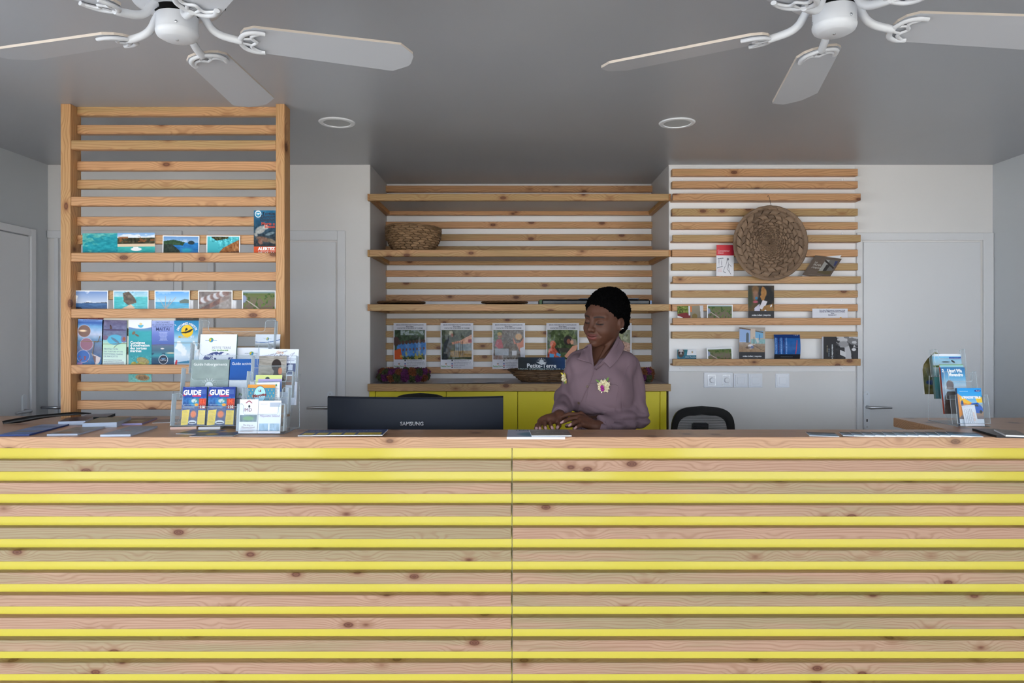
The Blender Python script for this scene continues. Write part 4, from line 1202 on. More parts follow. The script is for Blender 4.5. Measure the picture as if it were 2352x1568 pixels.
cv = cvpx(1697, 1758, 751, 830, 0, 1.6); cv.grad([(0, (170, 160, 150)), (.35, (186, 178, 172)), (.55, (150, 128, 108)), (.7, (160, 130, 100)), (1, (50, 52, 58))]); cv.rect(.02, .05, .42, .42, (150, 180, 225)); cv.poly([(0, 0), (.45, .06), (.45, .09), (0, .04)], (110, 84, 66)); cv.rect(.27, .20, .37, .44, (88, 100, 110)); cv.ell(.32, .20, .05, .05, (88, 100, 110)); cv.rect(.44, .04, .62, .5, (206, 190, 176)); cv.rect(.62, .10, .92, .30, (120, 175, 215)); cv.rect(.46, .33, 1, .46, (140, 182, 186)); cv.poly([(.62, .09), (.92, .13), (.92, .16), (.62, .12)], (96, 84, 76)); cv.rect(.76, .2, .8, .35, (60, 130, 190)); cv.poly([(.62, .3), (.7, .3), (.78, .42), (.7, .46)], (205, 205, 205))
cv.ell(.44, .545, .10, .07, (225, 222, 230), .2); cv.ell(.40, .575, .16, .03, (80, 66, 60), .3, .7); cv.ell(.5, .56, .06, .04, (110, 120, 160), .2); cv.tex(cv.reg(0, .4, 1, .7), .08, 16, 20, 99); cv.poly([(.55, .50), (1, .68), (1, .69), (.54, .515)], (90, 76, 64)); cv.rect(.56, .28, .575, .48, (96, 80, 72)); cv.rect(0, .70, 1, 1, (48, 50, 56)); cv.lines(.15, .88, .865, .89, 1, (100, 104, 110), .7, 98)
sheet('culture_booklet', 'tall booklet with a painted house courtyard on its cover, lowest wall ledge', 'booklet', 1697.5, 1757, 751.5, 824, YW, cv, .022, thick=.005, roll=.4, texts=[('océan indien | mayotte', .5, .835, .078, (215, 220, 226), {'bold': .0004}), ('archéologies', .5, .94, .08, (190, 196, 204), {'spacing': 1.2}), ('mahoraises', .5, .985, .08, (190, 196, 204), {'spacing': 1.2})])
cv = cvpx(1773, 1841, 768, 830, 0, 1.6); cv.grad([(0, (30, 70, 130)), (.15, (36, 84, 150)), (.7, (40, 100, 170)), (1, (30, 40, 60))]); cv.rect(0, 0, 1, .13, (24, 56, 118))
for k in range(5):
    xk = .06 + .10 * k
    band = np.abs(cv.X - xk - .05 * (cv.Y - .4) ** 2 * 3) < .022
    cv.mix((band & (cv.Y > .12) & (cv.Y < .70)) * .85, (40, 34, 96) if k % 2 else (120, 160, 220)); cv.tex((band & (cv.Y > .12) & (cv.Y < .7)).astype(float), .2, 40, 60, 101 + k)
cv.rect(.48, .14, 1, .70, (36, 96, 168)); cv.tex(cv.reg(.48, .14, 1, .7), .04, 8, 10, 108); cv.mix(((np.abs(cv.X - .83 - .12 * (.55 - cv.Y)) < .014) & (cv.Y > .2) & (cv.Y < .70)) * 1.0, (190, 60, 76)); cv.rect(0, .705, 1, 1, (38, 40, 46)); cv.lines(.25, .8, .79, .83, 1, (130, 136, 146), .7, 109)
sheet('culture_booklet', 'curling booklet with blue striped cloth cover marked with a price, lowest wall ledge', 'booklet', 1777, 1837, 768, 824, YW - .004, cv, .02, thick=.003, roll=0, bend=lambda s, t: -.016 * np.sin(t * 3.0) + .004 * s, texts=[('60€', .82, .105, .13, (225, 230, 240), {'shear': .2}), ('océan indien | mayotte', .5, .80, .07, (150, 156, 166), {})])
cv = cvpx(1888, 1972, 773, 832, 0, 1.6, (44, 44, 48)); m = cv.reg(.38, 0, 1, 1); cv.tex(m, .10, 10, 10, 111)
cv.poly([(.40, 0), (1, 0), (1, .35), (.8, .30), (.66, .16), (.45, .18)], (120, 120, 124)); cv.blob(cv.noise(9, 9, 3, 112), .55, .05, (205, 205, 210), cv.reg(.4, 0, 1, .42), .9); cv.poly([(.62, .40), (.74, .34), (.80, .6), (.82, 1), (.66, 1), (.64, .7)], (190, 190, 196)); cv.poly([(.50, .52), (.66, .60), (.66, .80), (.50, .70)], (205, 205, 210)); cv.ell(.60, .30, .14, .12, (150, 150, 154), .4); cv.ell(.88, .5, .06, .06, (220, 220, 224), .3); cv.poly([(.84, .6), (1, .5), (1, 1), (.9, 1)], (60, 60, 64)); cv.rect(0, 0, .045, 1, (180, 182, 190))
sheet('culture_booklet', 'landscape black and white photo booklet at the end of the lowest wall ledge', 'booklet', 1888, 1971, 773, 824, YW, cv, .02, thick=.006, texts=[('océan indien | mayotte', .27, .30, .062, (215, 220, 226), {'bold': .0004, 'rot': 90, 'align': 'LEFT'}), ('au coeur', .13, .34, .055, (190, 180, 150), {'rot': 90, 'align': 'LEFT'}), ('de la danse', .18, .46, .05, (150, 170, 190), {'rot': 90, 'align': 'LEFT'})])

# ---------------- laminated posters in the niche
def poster(u0, u1, v0, v1, label, draw, seed, lv):
    cv = cvpx(u0, u1, v0, v1, 0, 1.6, (214, 214, 224))
    draw(cv, seed)
    logo_pt(cv, .17, .885, .055); cv.lines(.04, .30, .945, .975, 1, (120, 160, 90), .4, seed)
    for k, cc in enumerate(((40, 44, 50), (205, 208, 220), (40, 70, 150), (190, 70, 90), (40, 44, 60))):
        cv.rect(.335, .80 + .038 * k, .375, .825 + .038 * k, cc)
    cv.mix(((cv.X < .018) | (cv.X > .982) | (cv.Y < .012) | (cv.Y > .988)) * .7, (228, 230, 238))
    o = sheet('laminated_poster', label, 'poster', u0, u1, v0, v1, YS - .002, cv, 0, thick=.0008, pm=PL, group='laminated tourist office posters on the niche battens',
              texts=[("BESOIN D'INFORMATIONS TOURISTIQUES SUR", .5, .052, .040, (50, 50, 74), {'bold': .0003}), ('PETITE-TERRE ?', .5, .088, .036, (50, 50, 74), {'bold': .0003}), ('CONTACTEZ VOTRE OFFICE DE TOURISME', .5, .122, .040, (50, 50, 74), {'bold': .0003}),
                     ('https://tourisme-petiteterre.fr', .40, .822, .040, (48, 50, 80), {'align': 'LEFT'}), ('contact@tourisme-petiteterre.fr', .40, .86, .040, (48, 50, 80), {'align': 'LEFT'}), ('Office de Tourisme de Petite Terre', .40, .898, .038, (48, 50, 80), {'align': 'LEFT'}), ('tourisme_petiteterre', .40, .936, .040, (48, 50, 80), {'align': 'LEFT'}), ('0639 05 16 00', .40, .974, .040, (48, 50, 80), {'align': 'LEFT'}),
                     ('Petite-Terre', .17, .955, .060, (90, 140, 70), {'bold': .0003})])
    return o
def box_pic(cv):
    return cv.reg(.03, .155, .95, .79)
def d1(cv, s):
    m = box_pic(cv); cv.mix(m, (44, 66, 40)); cv.tex(m, .16, 10, 14, s); cv.rect(.22, .16, .92, .27, (190, 204, 214), .8); cv.blob(cv.noise(16, 20, 2, s + 1), .5, .1, (60, 84, 50), cv.reg(.2, .16, .95, .3), .7)
    for k in range(8):
        x = .92 - .105 * k; y = .39 + .006 * k
        cv.ell(x, y + .16, .09, .16, ((60, 120, 190), (70, 130, 200), (90, 140, 200))[k % 3], .2); cv.ell(x, y, .045, .042, (78, 50, 42), .2); cv.ell(x - .03, y + .16, .06, .03, (110, 66, 54), .3)
    cv.tex(m, .08, 26, 34, s + 2); cv.poly([(.03, .60), (.22, .55), (.27, .78), (.03, .79)], (206, 84, 30)); cv.ell(.08, .40, .10, .10, (70, 44, 36), .2); cv.blob(cv.noise(18, 22, 2, s + 3), .56, .06, (206, 180, 60), cv.reg(.2, .62, .9, .79), .7)
def d2(cv, s):
    m = box_pic(cv); cv.mix(m, (52, 64, 36)); cv.tex(m, .18, 10, 12, s); cv.rect(.45, .42, .95, .62, (150, 170, 190), .8); cv.rect(.3, .60, .95, .74, (176, 130, 60), .8); cv.poly([(.05, .80), (.10, .45), (.24, .30), (.34, .45), (.28, .70), (.2, .80)], (26, 36, 44)); cv.ell(.32, .22, .07, .05, (190, 184, 160), .3); cv.ell(.35, .27, .045, .04, (150, 84, 60), .3)
    cv.poly([(.34, .42), (.62, .38), (.62, .43), (.36, .47)], (190, 120, 90)); cv.poly([(.55, .40), (.95, .25), (.95, .44), (.62, .46)], (220, 160, 130)); cv.rect(.84, .36, .95, .43, (160, 40, 60)); cv.tex(m, .12, 22, 28, s + 2)
    for k in range(5):
        cv.rect(.42 + .06 * k, .40, .435 + .06 * k, .70, (40, 36, 32), .7)
def d3(cv, s):
    m = box_pic(cv); cv.mix(m, (96, 86, 78)); cv.tex(m, .16, 9, 14, s); cv.rect(.03, .155, .3, .4, (70, 100, 70), .8); cv.poly([(.08, .50), (.14, .36), (.28, .36), (.34, .54), (.2, .56)], (176, 70, 84)); cv.ell(.23, .29, .07, .06, (140, 84, 62), .3); cv.ell(.22, .24, .07, .04, (176, 150, 84), .3); cv.ell(.80, .30, .10, .07, (206, 160, 110), .3); cv.poly([(.62, .30), (.66, .46), (.86, .42), (.95, .33), (.95, .55), (.84, .62)], (200, 120, 96)); cv.rect(.08, .56, .5, .70, (190, 205, 225), .7); cv.rect(.60, .60, .74, .70, (200, 200, 205)); cv.poly([(.84, .55), (.95, .52), (.95, .74), (.86, .74)], (205, 205, 215)); cv.rect(.03, .70, .33, .79, (140, 112, 104)); cv.blob(cv.noise(26, 26, 2, s + 2), .6, .05, (200, 205, 215), m, .25)
def d4(cv, s):
    m = box_pic(cv); cv.mix(m, (66, 84, 40)); cv.tex(m, .22, 12, 14, s); cv.blob(cv.noise(14, 14, 3, s + 1), .55, .08, (150, 165, 110), cv.reg(.03, .15, .95, .45), .5); cv.rect(.2, .54, .7, .64, (60, 56, 44)); cv.ell(.66, .38, .13, .10, (30, 22, 20), .3); cv.ell(.68, .40, .06, .055, (150, 90, 66), .3); cv.poly([(.74, .34), (.90, .36), (.95, .5), (.82, .48)], (150, 140, 124)); cv.ell(.78, .42, .05, .05, (220, 164, 136), .3); cv.poly([(.55, .72), (.80, .50), (.95, .48), (.92, .58), (.62, .76)], (226, 160, 130)); cv.poly([(.03, .76), (.08, .56), (.22, .50), (.34, .62), (.46, .74), (.3, .79)], (190, 84, 60)); cv.ell(.20, .46, .09, .075, (200, 96, 60), .2); cv.tex(cv.reg(.03, .42, .45, .79), .25, 20, 24, s + 3); cv.poly([(.1, .66), (.24, .68), (.22, .76), (.1, .74)], (90, 170, 225)); cv.poly([(.32, .64), (.44, .68), (.42, .74), (.3, .70)], (90, 170, 225))
def d5(cv, s):
    m = box_pic(cv); cv.mix(m, (130, 134, 96)); cv.tex(m, .2, 10, 12, s); cv.poly([(.3, .5), (.6, .36), (.95, .45), (.95, .79), (.3, .79)], (176, 130, 110)); cv.tex(m, .2, 28, 30, s + 2)
for a, b, lb, dr, sd in ((904, 979, 'laminated poster of singers in blue dresses above the flower garland', d1, 120), (1012, 1087, 'laminated poster of a woman in a dark dress by a river, second from the garland', d2, 130),
                         (1131, 1206, 'laminated poster of two women cooking outdoors, left of the card in the basket', d3, 140), (1255, 1330, 'laminated poster of three women crouching together, beside the face of the woman', d4, 150),
                         (1376, 1451, 'laminated poster mostly hidden behind the head of the woman', d5, 160)):
    poster(a, b, 741.5, 847, lb, dr, sd, 0)

# ---------------------------------------------------------------- clear acrylic leaflet stands
def acrylic(name, fac, tint=(0.93, 0.96, 0.98, 1), rough=.03):
    m = bpy.data.materials.new(name); m.use_nodes = True
    q = NT(m)
    for nd in list(m.node_tree.nodes):
        if nd.type == 'BSDF_PRINCIPLED':
            m.node_tree.nodes.remove(nd)
    out = [n for n in m.node_tree.nodes if n.type == 'OUTPUT_MATERIAL'][0]
    tr = q.n('ShaderNodeBsdfTransparent'); tr.inputs[0].default_value = tint
    gl = q.n('ShaderNodeBsdfPrincipled'); gl.inputs['Base Color'].default_value = (.75, .8, .85, 1); gl.inputs['Roughness'].default_value = rough
    fr = q.n('ShaderNodeFresnel'); fr.inputs['IOR'].default_value = 1.12
    mx = q.n('ShaderNodeMixShader')
    q.l(q.m('MINIMUM', q.m('ADD', fr.outputs[0], fac), 1.0), mx.inputs[0])
    q.l(tr.outputs[0], mx.inputs[1]); q.l(gl.outputs[0], mx.inputs[2]); q.l(mx.outputs[0], out.inputs[0])
    return m
M_ACR = acrylic('clear_acrylic', .035, (.97, .985, .99, 1))
M_ACE = acrylic('clear_acrylic_edge', .32, (.9, .94, .96, 1))

def stand(name, label, x0, x1, yf, n, dy, dz, tab, mid, depth, lean, foot=.012):
    w = x1 - x0
    t = thing(name, label, 'leaflet stand', ((x0 + x1) / 2, yf, ZT))
    hw = w / 2
    th = .0022
    U = [(-hw, 0), (hw, 0), (hw, tab), (hw * .80, tab), (hw * .74, tab - .008), (hw * .74, mid + .008), (hw * .68, mid), (-hw * .68, mid), (-hw * .74, mid + .008), (-hw * .74, tab - .008), (-hw * .80, tab), (-hw, tab)]
    fr = prism_mesh('f', U, -th, 0, M_ACR)
    ed = tube_mesh('e', [(x, -th / 2, z) for x, z in U[2:] + [U[0]]], .0011, M_ACE, 4)
    ed2 = tube_mesh('e2', [(hw, -th / 2, 0), (hw, -th / 2, tab)], .0011, M_ACE, 4)
    sd = box_mesh(th, depth, tab, M_ACR, 0)
    bt = box_mesh(w, depth, th, M_ACR, 0)
    be = tube_mesh('b', [(-hw, -th, 0), (hw, -th, 0)], .0011, M_ACE, 4)
    se = tube_mesh('s', [(0, depth, 0), (0, depth, tab)], .001, M_ACE, 4)
    lm = R(-lean, 'X')
    pk = join_meshes('pocket', [(fr, lm), (ed, lm), (ed2, lm), (be, lm), (sd, lm @ T(-hw + th / 2, depth / 2, tab / 2)), (sd, lm @ T(hw - th / 2, depth / 2, tab / 2)), (bt, lm @ T(0, depth / 2, th / 2)),
                                (se, lm @ T(-hw, 0, 0)), (se, lm @ T(hw, 0, 0))])
    for k in range(n):
        add('pocket', pk, t, (0, dy * k, foot + dz * k))
    # stepped back panel that carries the pockets
    back = []
    for k in range(n):
        back += [(dy * k + depth, .002 + (foot + dz * k if k else 0)), (dy * k + depth + (.0 if k == n - 1 else .004), foot + dz * (k + 1))]
    bp = []
    H = foot + dz * (n - 1) + tab
    bp.append((box_mesh(w, th, H * .98, M_ACR, 0), T(0, 0, 0) @ Matrix.Rotation(-math.atan2(dy * (n - 1), max(.05, dz * (n - 1))), 4, 'X') @ T(0, depth + .004, H * .49 + .022)))
    add('back_panel', join_meshes('back_panel', bp), t)
    yb_ = dy * (n - 1) + depth + .02
    sp = []
    for x in (-hw, hw):
        sp.append((tube_mesh('l', [(x, .0, .0015), (x, yb_, .0015)], .0014, M_ACE, 4), I4()))
        sp.append((tube_mesh('l', [(x, yb_, .0015), (x, yb_ - .006, foot + dz * (n - 1))], .0014, M_ACE, 4), I4()))
    sp.append((box_mesh(w, yb_, .002, M_ACR, 0), T(0, yb_ / 2, .001)))
    add('base', join_meshes('base', sp), t)
    return t
stand('leaflet_stand', 'wide clear tiered leaflet stand with the guide magazines, on the counter', -1.352, -1.028, 2.805, 4, .080, .098, .125, .075, .035, 9)
stand('leaflet_stand', 'clear tiered leaflet stand with flyers in front of the wide stand', (541 - U0) / 624, (650 - U0) / 624, 2.650, 4, .048, .058, .100, .060, .030, 8)
stand('leaflet_stand', 'clear tiered leaflet stand with car and event leaflets at the right end of the counter', 1.762, 1.893, 2.868, 3, .074, .090, .115, .075, .035, 9)

# ---------------- contents of the wide stand
LN = -9
def guide(u0, u1, label):
    cv = cvpx(u0, u1, 886, 978, 0, 1.6); cv.grad([(0, (30, 54, 140)), (.25, (36, 70, 160)), (.3, (40, 110, 180)), (.5, (30, 70, 130)), (.75, (40, 60, 120)), (1, (30, 50, 100))])
    cv.tex(cv.reg(0, .27, 1, .6), .16, 16, 22, 201); cv.ell(.55, .40, .26, .10, (40, 130, 190), .4); cv.ell(.5, .36, .12, .05, (230, 225, 210), .4, .8); cv.blob(cv.noise(12, 18, 2, 202), .58, .06, (60, 130, 110), cv.reg(.2, .28, .8, .52), .7); cv.ell(.60, .46, .08, .035, (236, 160, 50), .3)
    cv.rect(.70, .30, .99, .46, (196, 64, 44)); cv.rect(.70, .46, .99, .56, (150, 44, 40)); cv.poly([(.04, .60), (.34, .58), (.30, .96), (.02, .98)], (238, 208, 62)); cv.poly([(.70, .60), (.98, .60), (.98, .96), (.68, .96)], (238, 208, 62)); cv.lines(.07, .30, .62, .94, 9, (140, 110, 40), .5, 203); cv.lines(.72, .95, .62, .94, 9, (140, 110, 40), .5, 204)
    cv.ell(.50, .70, .12, .09, (226, 110, 50), .5); cv.ell(.48, .90, .17, .05, (214, 218, 226), .3); cv.rect(.36, .90, .60, .925, (60, 66, 80)); cv.lines(.1, .65, .015, .04, 1, (200, 210, 235), .7, 205); cv.rect(.42, .215, .76, .25, (206, 50, 90)); cv.lines(.06, .62, .45, .56, 3, (220, 225, 240), .6, 206); cv.rect(.78, .07, .95, .19, (90, 120, 180), .6)
    o = sheet('guide_magazine', label, 'magazine', u0, u1, 888, 978, 2.822, cv, 0, thick=.014, lean=LN, pm=PG, group='guide magazines in the wide stand', edge=mat('page_edge', C(70, 96, 110), .7),
              texts=[('GUIDE', .40, .205, .27, (240, 243, 248), {'bold': .0012, 'sx': .92}), ('Le', .06, .235, .12, (206, 50, 70), {'bold': .0006, 'shear': .3}), ('M.', .86, .42, .2, (240, 90, 50), {'bold': .001}), ('110', .85, .545, .14, (240, 235, 230), {'bold': .0006})])
guide(414, 470, 'blue guide magazine in the lowest pocket, behind glare at its left end')
guide(474, 536, 'blue guide magazine beside its twin, in front of the grey lodging guide')
cv = cvpx(431, 521, 825, 945, 0, 1.5); cv.grad([(0, (140, 156, 156)), (.5, (150, 164, 160)), (.62, (150, 158, 156)), (.75, (60, 66, 62)), (1, (50, 56, 52))]); cv.tex(cv.reg(0, 0, 1, 1), .04, 5, 8, 210); cv.blob(cv.noise(30, 30, 2, 211), .5, .2, (30, 34, 32), cv.reg(0, .66, 1, .9), .7)
cx, cy = .50, .50
cv.ell(cx, cy, .10, .07, (236, 240, 242), .06); cv.rect(cx - .2, cy + .01, cx + .2, cy + .09, (150, 162, 160)); cv.poly([(cx - .20, cy + .02), (cx + .20, cy + .02), (cx, cy + .23)], (236, 240, 242)); cv.ell(cx, cy + .085, .12, .028, (96, 106, 104), .1); cv.ell(cx, cy + .085, .10, .018, (236, 240, 242), .1)
for k in range(9):
    a = math.pi * (k + .5) / 9; c_, s_ = math.cos(a), math.sin(a)
    p0, p1 = (cx + .125 * c_, cy - .09 * s_), (cx + .20 * c_, cy - .145 * s_)
    cv.poly([(p0[0] - .006, p0[1]), (p1[0] - .006, p1[1]), (p1[0] + .006, p1[1]), (p0[0] + .006, p0[1])], (236, 240, 242))
sheet('guide_booklet', 'grey green lodging guide booklet with a white sun emblem', 'booklet', 432, 520, 825, 945, 2.905, cv, 0, thick=.016, lean=LN, edge=mat('page_edge_blue', C(60, 80, 112), .7), texts=[('Guide hébergements', .06, .115, .105, (240, 243, 244), {'align': 'LEFT'}), ('OFFICE DE TOURISME', .78, .70, .05, (235, 238, 240), {'bold': .0003})])
cv = cvpx(522, 590, 823, 945, 0, 1.5); cv.grad([(0, (36, 92, 168)), (.40, (30, 82, 158)), (.41, (226, 230, 240)), (1, (196, 206, 228))]); cv.blob(cv.noise(4, 6, 3, 213), .5, .2, (240, 242, 248), cv.reg(0, .42, 1, 1), .7); logo_pt(cv, .72, .56, .10)
sheet('guide_booklet', 'blue topped activity guide booklet beside the lodging guide', 'booklet', 522, 592, 823, 945, 2.905, cv, 0, thick=.012, lean=LN, texts=[('Guide activités', .05, .115, .125, (235, 240, 246), {'align': 'LEFT'}), ('Petite-Terre', .34, .70, .13, (110, 160, 80), {'align': 'LEFT', 'bold': .0004})])
cv = cvpx(453, 538, 766, 880, 0, 1.5, (232, 236, 246)); cv.ell(.30, .12, .06, .045, (90, 150, 60), .2); cv.ell(.31, .13, .04, .03, (60, 130, 200), .3); cv.ell(.28, .12, .025, .03, (230, 190, 60), .3); cv.lines(.14, .26, .125, .15, 1, (70, 110, 150), .7, 215); cv.lines(.36, .46, .125, .15, 1, (70, 110, 150), .7, 216)
m = cv.reg(.14, .36, .92, .64); cv.blob(cv.noise(16, 20, 3, 217), .53, .05, (62, 74, 128), m * (((cv.X - .53) / .4) ** 2 + ((cv.Y - .52) / .16) ** 2 < 1), .95)
for k in range(4):
    d = np.hypot((cv.X - .28), (cv.Y - .54) * cv.h / cv.w); cv.mix((np.abs(d - .06 - .035 * k) < .009) * (cv.X < .38) * .9, (62, 74, 128))
sheet('folder', 'white biodiversity booklet with dark blue animal drawings in the upper pocket', 'booklet', 453, 538, 766, 880, 2.985, cv, 0, thick=.008, lean=LN, edge=mat('page_edge_green', C(30, 110, 96), .6), texts=[('PETITE TERRE', .34, .30, .085, (120, 130, 150), {'align': 'LEFT'}), ('Une biodiversité', .34, .345, .066, (110, 160, 80), {'align': 'LEFT', 'bold': .0003})])
def white_folder(u0, u1, v0, v1, Y, label, land=False):
    cv = cvpx(u0, u1, v0, v1, 0, 1.4, (228, 233, 244)); a = .15; cx_ = .42 if not land else .5
    cv.ell(cx_, a, .055, .045, (90, 150, 60), .2); cv.ell(cx_ + .01, a + .01, .035, .03, (60, 130, 200), .3); cv.ell(cx_ - .02, a - .005, .02, .03, (230, 190, 60), .3); cv.lines(cx_ - .18, cx_ - .06, a - .015, a + .015, 1, (70, 90, 110), .7, 221); cv.lines(cx_ + .06, cx_ + .17, a - .015, a + .015, 1, (70, 90, 110), .7, 222)
    if land:
        cv.grad([(0, (228, 233, 244)), (.25, (90, 84, 74)), (1, (60, 56, 50))], 0, 1, .26, 1); cv.mix((np.abs(cv.Y - .26 + .18 * (cv.X - .3) ** 2) < .012) * 1.0, (70, 110, 170))
    sheet('folder', label, 'folder', u0, u1, v0, v1, Y, cv, 0, thick=.004, lean=LN)
white_folder(536, 625, 797, 890, 2.985 + .012, 'plain white folder with a small emblem behind the activity guide')
white_folder(583, 640, 766.5, 840, 3.062, 'small folded leaflet with a dark hill band, topmost at the back of the wide stand', True)

# ---------------- contents of the flyer stand
LB = -8
cv = cvpx(546, 590, 918, 995, 0, 1.5, (226, 230, 238)); cv.rect(.05, .46, .95, .66, (110, 130, 140)); cv.tex(cv.reg(.05, .46, .95, .66), .15, 12, 8, 230); cv.ell(.5, .56, .3, .06, (120, 160, 120), .5); cv.poly([(.32, .10), (.50, .03), (.68, .10), (.66, .13), (.5, .065), (.34, .13)], (150, 70, 90)); cv.ell(.52, .21, .05, .04, (40, 40, 50)); cv.lines(.1, .9, .84, .97, 4, (150, 120, 130), .5, 231)
sheet('flyer', 'white shipping flyer with a small roof emblem, lowest pocket of the flyer stand', 'flyer', 547, 590, 917, 995, 2.662, cv, 0, thick=.004, lean=LB, texts=[('IMD', .46, .36, .26, (120, 60, 90), {}), ('The Key to', .5, .78, .12, (110, 60, 80), {'shear': .3}), ('Mayotte Island', .5, .84, .12, (110, 60, 80), {'shear': .3})])
cv = cvpx(590, 642, 920, 995, 0, 1.5, (224, 228, 240)); cv.rect(.06, .70, .46, .92, (150, 180, 205)); cv.rect(.52, .70, .96, .92, (160, 186, 208)); cv.rect(.5, .06, .96, .2, (170, 180, 196)); cv.tex(cv.reg(.05, .7, .96, .92), .1, 14, 10, 233); cv.lines(.08, .4, .1, .16, 2, (130, 110, 140), .5, 234)
sheet('flyer', 'white island flyer with handwriting title beside the shipping flyer', 'flyer', 591, 643, 920, 995, 2.662, cv, 0, thick=.004, lean=LB, texts=[('Mayotte Island', .5, .50, .15, (140, 110, 150), {'shear': .35})])
cv = cvpx(566, 630, 883, 930, 0, 1.5); cv.grad([(0, (214, 150, 70)), (.16, (206, 140, 60)), (.17, (60, 130, 160)), (.74, (70, 140, 165)), (.75, (214, 158, 90)), (1, (206, 146, 78))])
for k in range(16):
    cv.ell((.06 + .06 * (k % 4)) if k < 8 else (.76 + .06 * (k % 4)), .26 + .14 * ((k // 4) % 2 * 2 + (k % 2)), .015, .025, (220, 170, 80))
cv.ell(.45, .46, .22, .40, (120, 70, 60), .03); cv.ell(.45, .46, .205, .37, (160, 214, 236), .03)
sheet('flyer', 'orange and blue restaurant card with a round pale emblem', 'flyer', 567, 630, 883, 932, 2.705, cv, 0, thick=.003, lean=LB, texts=[('LE', .45, .34, .10, (120, 40, 40), {'bold': .0006}), ('Mayotte', .45, .56, .15, (120, 40, 40), {'bold': .0008, 'rot': -8})])
cv = cvpx(590, 645, 877, 950, 0, 1.3, (228, 230, 232)); cv.ell(.84, .10, .04, .03, (100, 160, 90)); cv.lines(.7, .95, .2, .8, 9, (130, 130, 136), .5, 236)
sheet('flyer', 'cream sheet standing slanted behind the restaurant card', 'flyer', 588, 642, 878, 950, 2.711, cv, 0, thick=.002, lean=LB, roll=-2)
cv = cvpx(583, 645, 861, 920, 0, 1.3, (206, 216, 140)); cv.ell(.45, .12, .08, .05, (40, 60, 60), .3)
sheet('flyer', 'yellow green flyer peeping over the pink blue flyer', 'flyer', 584, 645, 861, 930, 2.758, cv, 0, thick=.002, lean=LB)
cv = cvpx(590, 645, 870, 920, 0, 1.3); cv.grad([(0, (190, 170, 210)), (.3, (110, 150, 215)), (1, (60, 90, 180))]); cv.poly([(0, .6), (.5, .4), (1, .5), (1, 1), (0, 1)], (220, 225, 235))
sheet('flyer', 'pink to blue shaded flyer in the third pocket of the flyer stand', 'flyer', 590, 645, 870, 930, 2.754, cv, 0, thick=.002, lean=LB)
cv = cvpx(592, 654, 818, 880, 0, 1.6); cv.grad([(0, (150, 146, 140)), (.4, (146, 140, 132)), (.9, (120, 110, 98)), (1, (90, 80, 70))]); cv.tex(cv.reg(0, 0, 1, 1), .12, 5, 30, 240); cv.ell(.64, .26, .17, .17, (40, 30, 28), .15); cv.ell(.66, .50, .11, .14, (36, 32, 34), .2); cv.poly([(.42, .66), (.55, .48), (.78, .46), (.94, .66), (.88, .70), (.74, .58), (.72, .80), (.56, .80), (.55, .60)], (52, 40, 36)); cv.ell(.78, .42, .07, .10, (190, 110, 70), .3); cv.ell(.50, .76, .15, .08, (196, 150, 112), .2); cv.ell(.75, .84, .22, .05, (150, 110, 84), .3)
sheet('flyer', 'lodging flyer with the photo of a child from behind, topmost of the flyer stand', 'flyer', 591, 655, 817, 900, 2.800, cv, 0, thick=.002, lean=LB, texts=[('Qualité', .1, .84, .15, (240, 240, 240), {'align': 'LEFT', 'bold': .0004})])
cv = cvpx(589, 681, 800, 900, 0, 1.4, (220, 226, 242)); cv.rect(.66, .26, .94, .46, (60, 70, 110)); cv.rect(.74, .28, .86, .38, (190, 200, 220)); cv.rect(.66, .48, .94, .64, (150, 116, 104)); cv.lines(.68, .96, .17, .23, 2, (60, 60, 90), .6, 243)
sheet('flyer', 'tall white guest house sheet with two room photos, at the back of the flyer stand', 'flyer', 590, 680, 800.5, 930, 2.806, cv, 0, thick=.009, lean=LB, roll=.5, texts=[('Gîte', .52, .085, .11, (220, 160, 80), {}), ('Le Malou', .55, .145, .105, (40, 40, 60), {'shear': .4}), ("à 5 min à pied de l'aéroport", .03, .16, .062, (70, 74, 96), {'align': 'LEFT', 'rot': -14, 'shear': .2}), ('Clim', .86, .10, .07, (70, 74, 96), {'rot': -40})])

# ---------------- contents of the right-hand stand
cv = cvpx(2200, 2263, 891, 980, 0, 1.6); cv.grad([(0, (40, 150, 225)), (.22, (70, 165, 225)), (.4, (150, 190, 215)), (.62, (190, 150, 110)), (.8, (120, 110, 120)), (.81, (222, 230, 240)), (1, (226, 230, 240))]); cv.poly([(0, .14), (.28, .28), (.6, .40), (.5, .44), (0, .78)], (234, 150, 60)); cv.poly([(.1, .2), (.55, .38), (.4, .42), (.1, .34)], (240, 190, 70)); cv.poly([(.70, .22), (1, .24), (1, .38), (.78, .38)], (240, 196, 60)); cv.poly([(.40, .50), (.55, .40), (.80, .38), (.98, .50), (1, .60), (.9, .66), (.45, .64)], (36, 96, 190)); cv.poly([(.52, .47), (.6, .42), (.78, .41), (.84, .48)], (30, 40, 60)); cv.ell(.9, .62, .06, .045, (40, 44, 54), .2); cv.ell(.84, .075, .13, .028, (30, 60, 140), .1); cv.ell(.17, .42, .05, .10, (60, 90, 140), .3); cv.lines(.1, .5, .88, .95, 3, (120, 150, 190), .5, 250); cv.lines(.1, .5, .08, .11, 1, (235, 240, 245), .7, 251)
sheet('magazine', 'car magazine with a blue car, front pocket of the right-hand stand', 'magazine', 2206, 2262, 891, 979, 2.880, cv, 0, thick=.012, lean=LN, pm=PM, edge=mat('page_edge_dark', C(66, 84, 110), .6), texts=[("L'IRRESISTIBLE", .55, .27, .125, (240, 244, 248), {'bold': .0006}), ('Ford', .84, .088, .075, (230, 236, 246), {'shear': .3})])
cv = cvpx(2216, 2250, 930, 980, 0, 1.8, (228, 230, 238)); cv.rect(0, 0, 1, .10, (220, 222, 232)); 
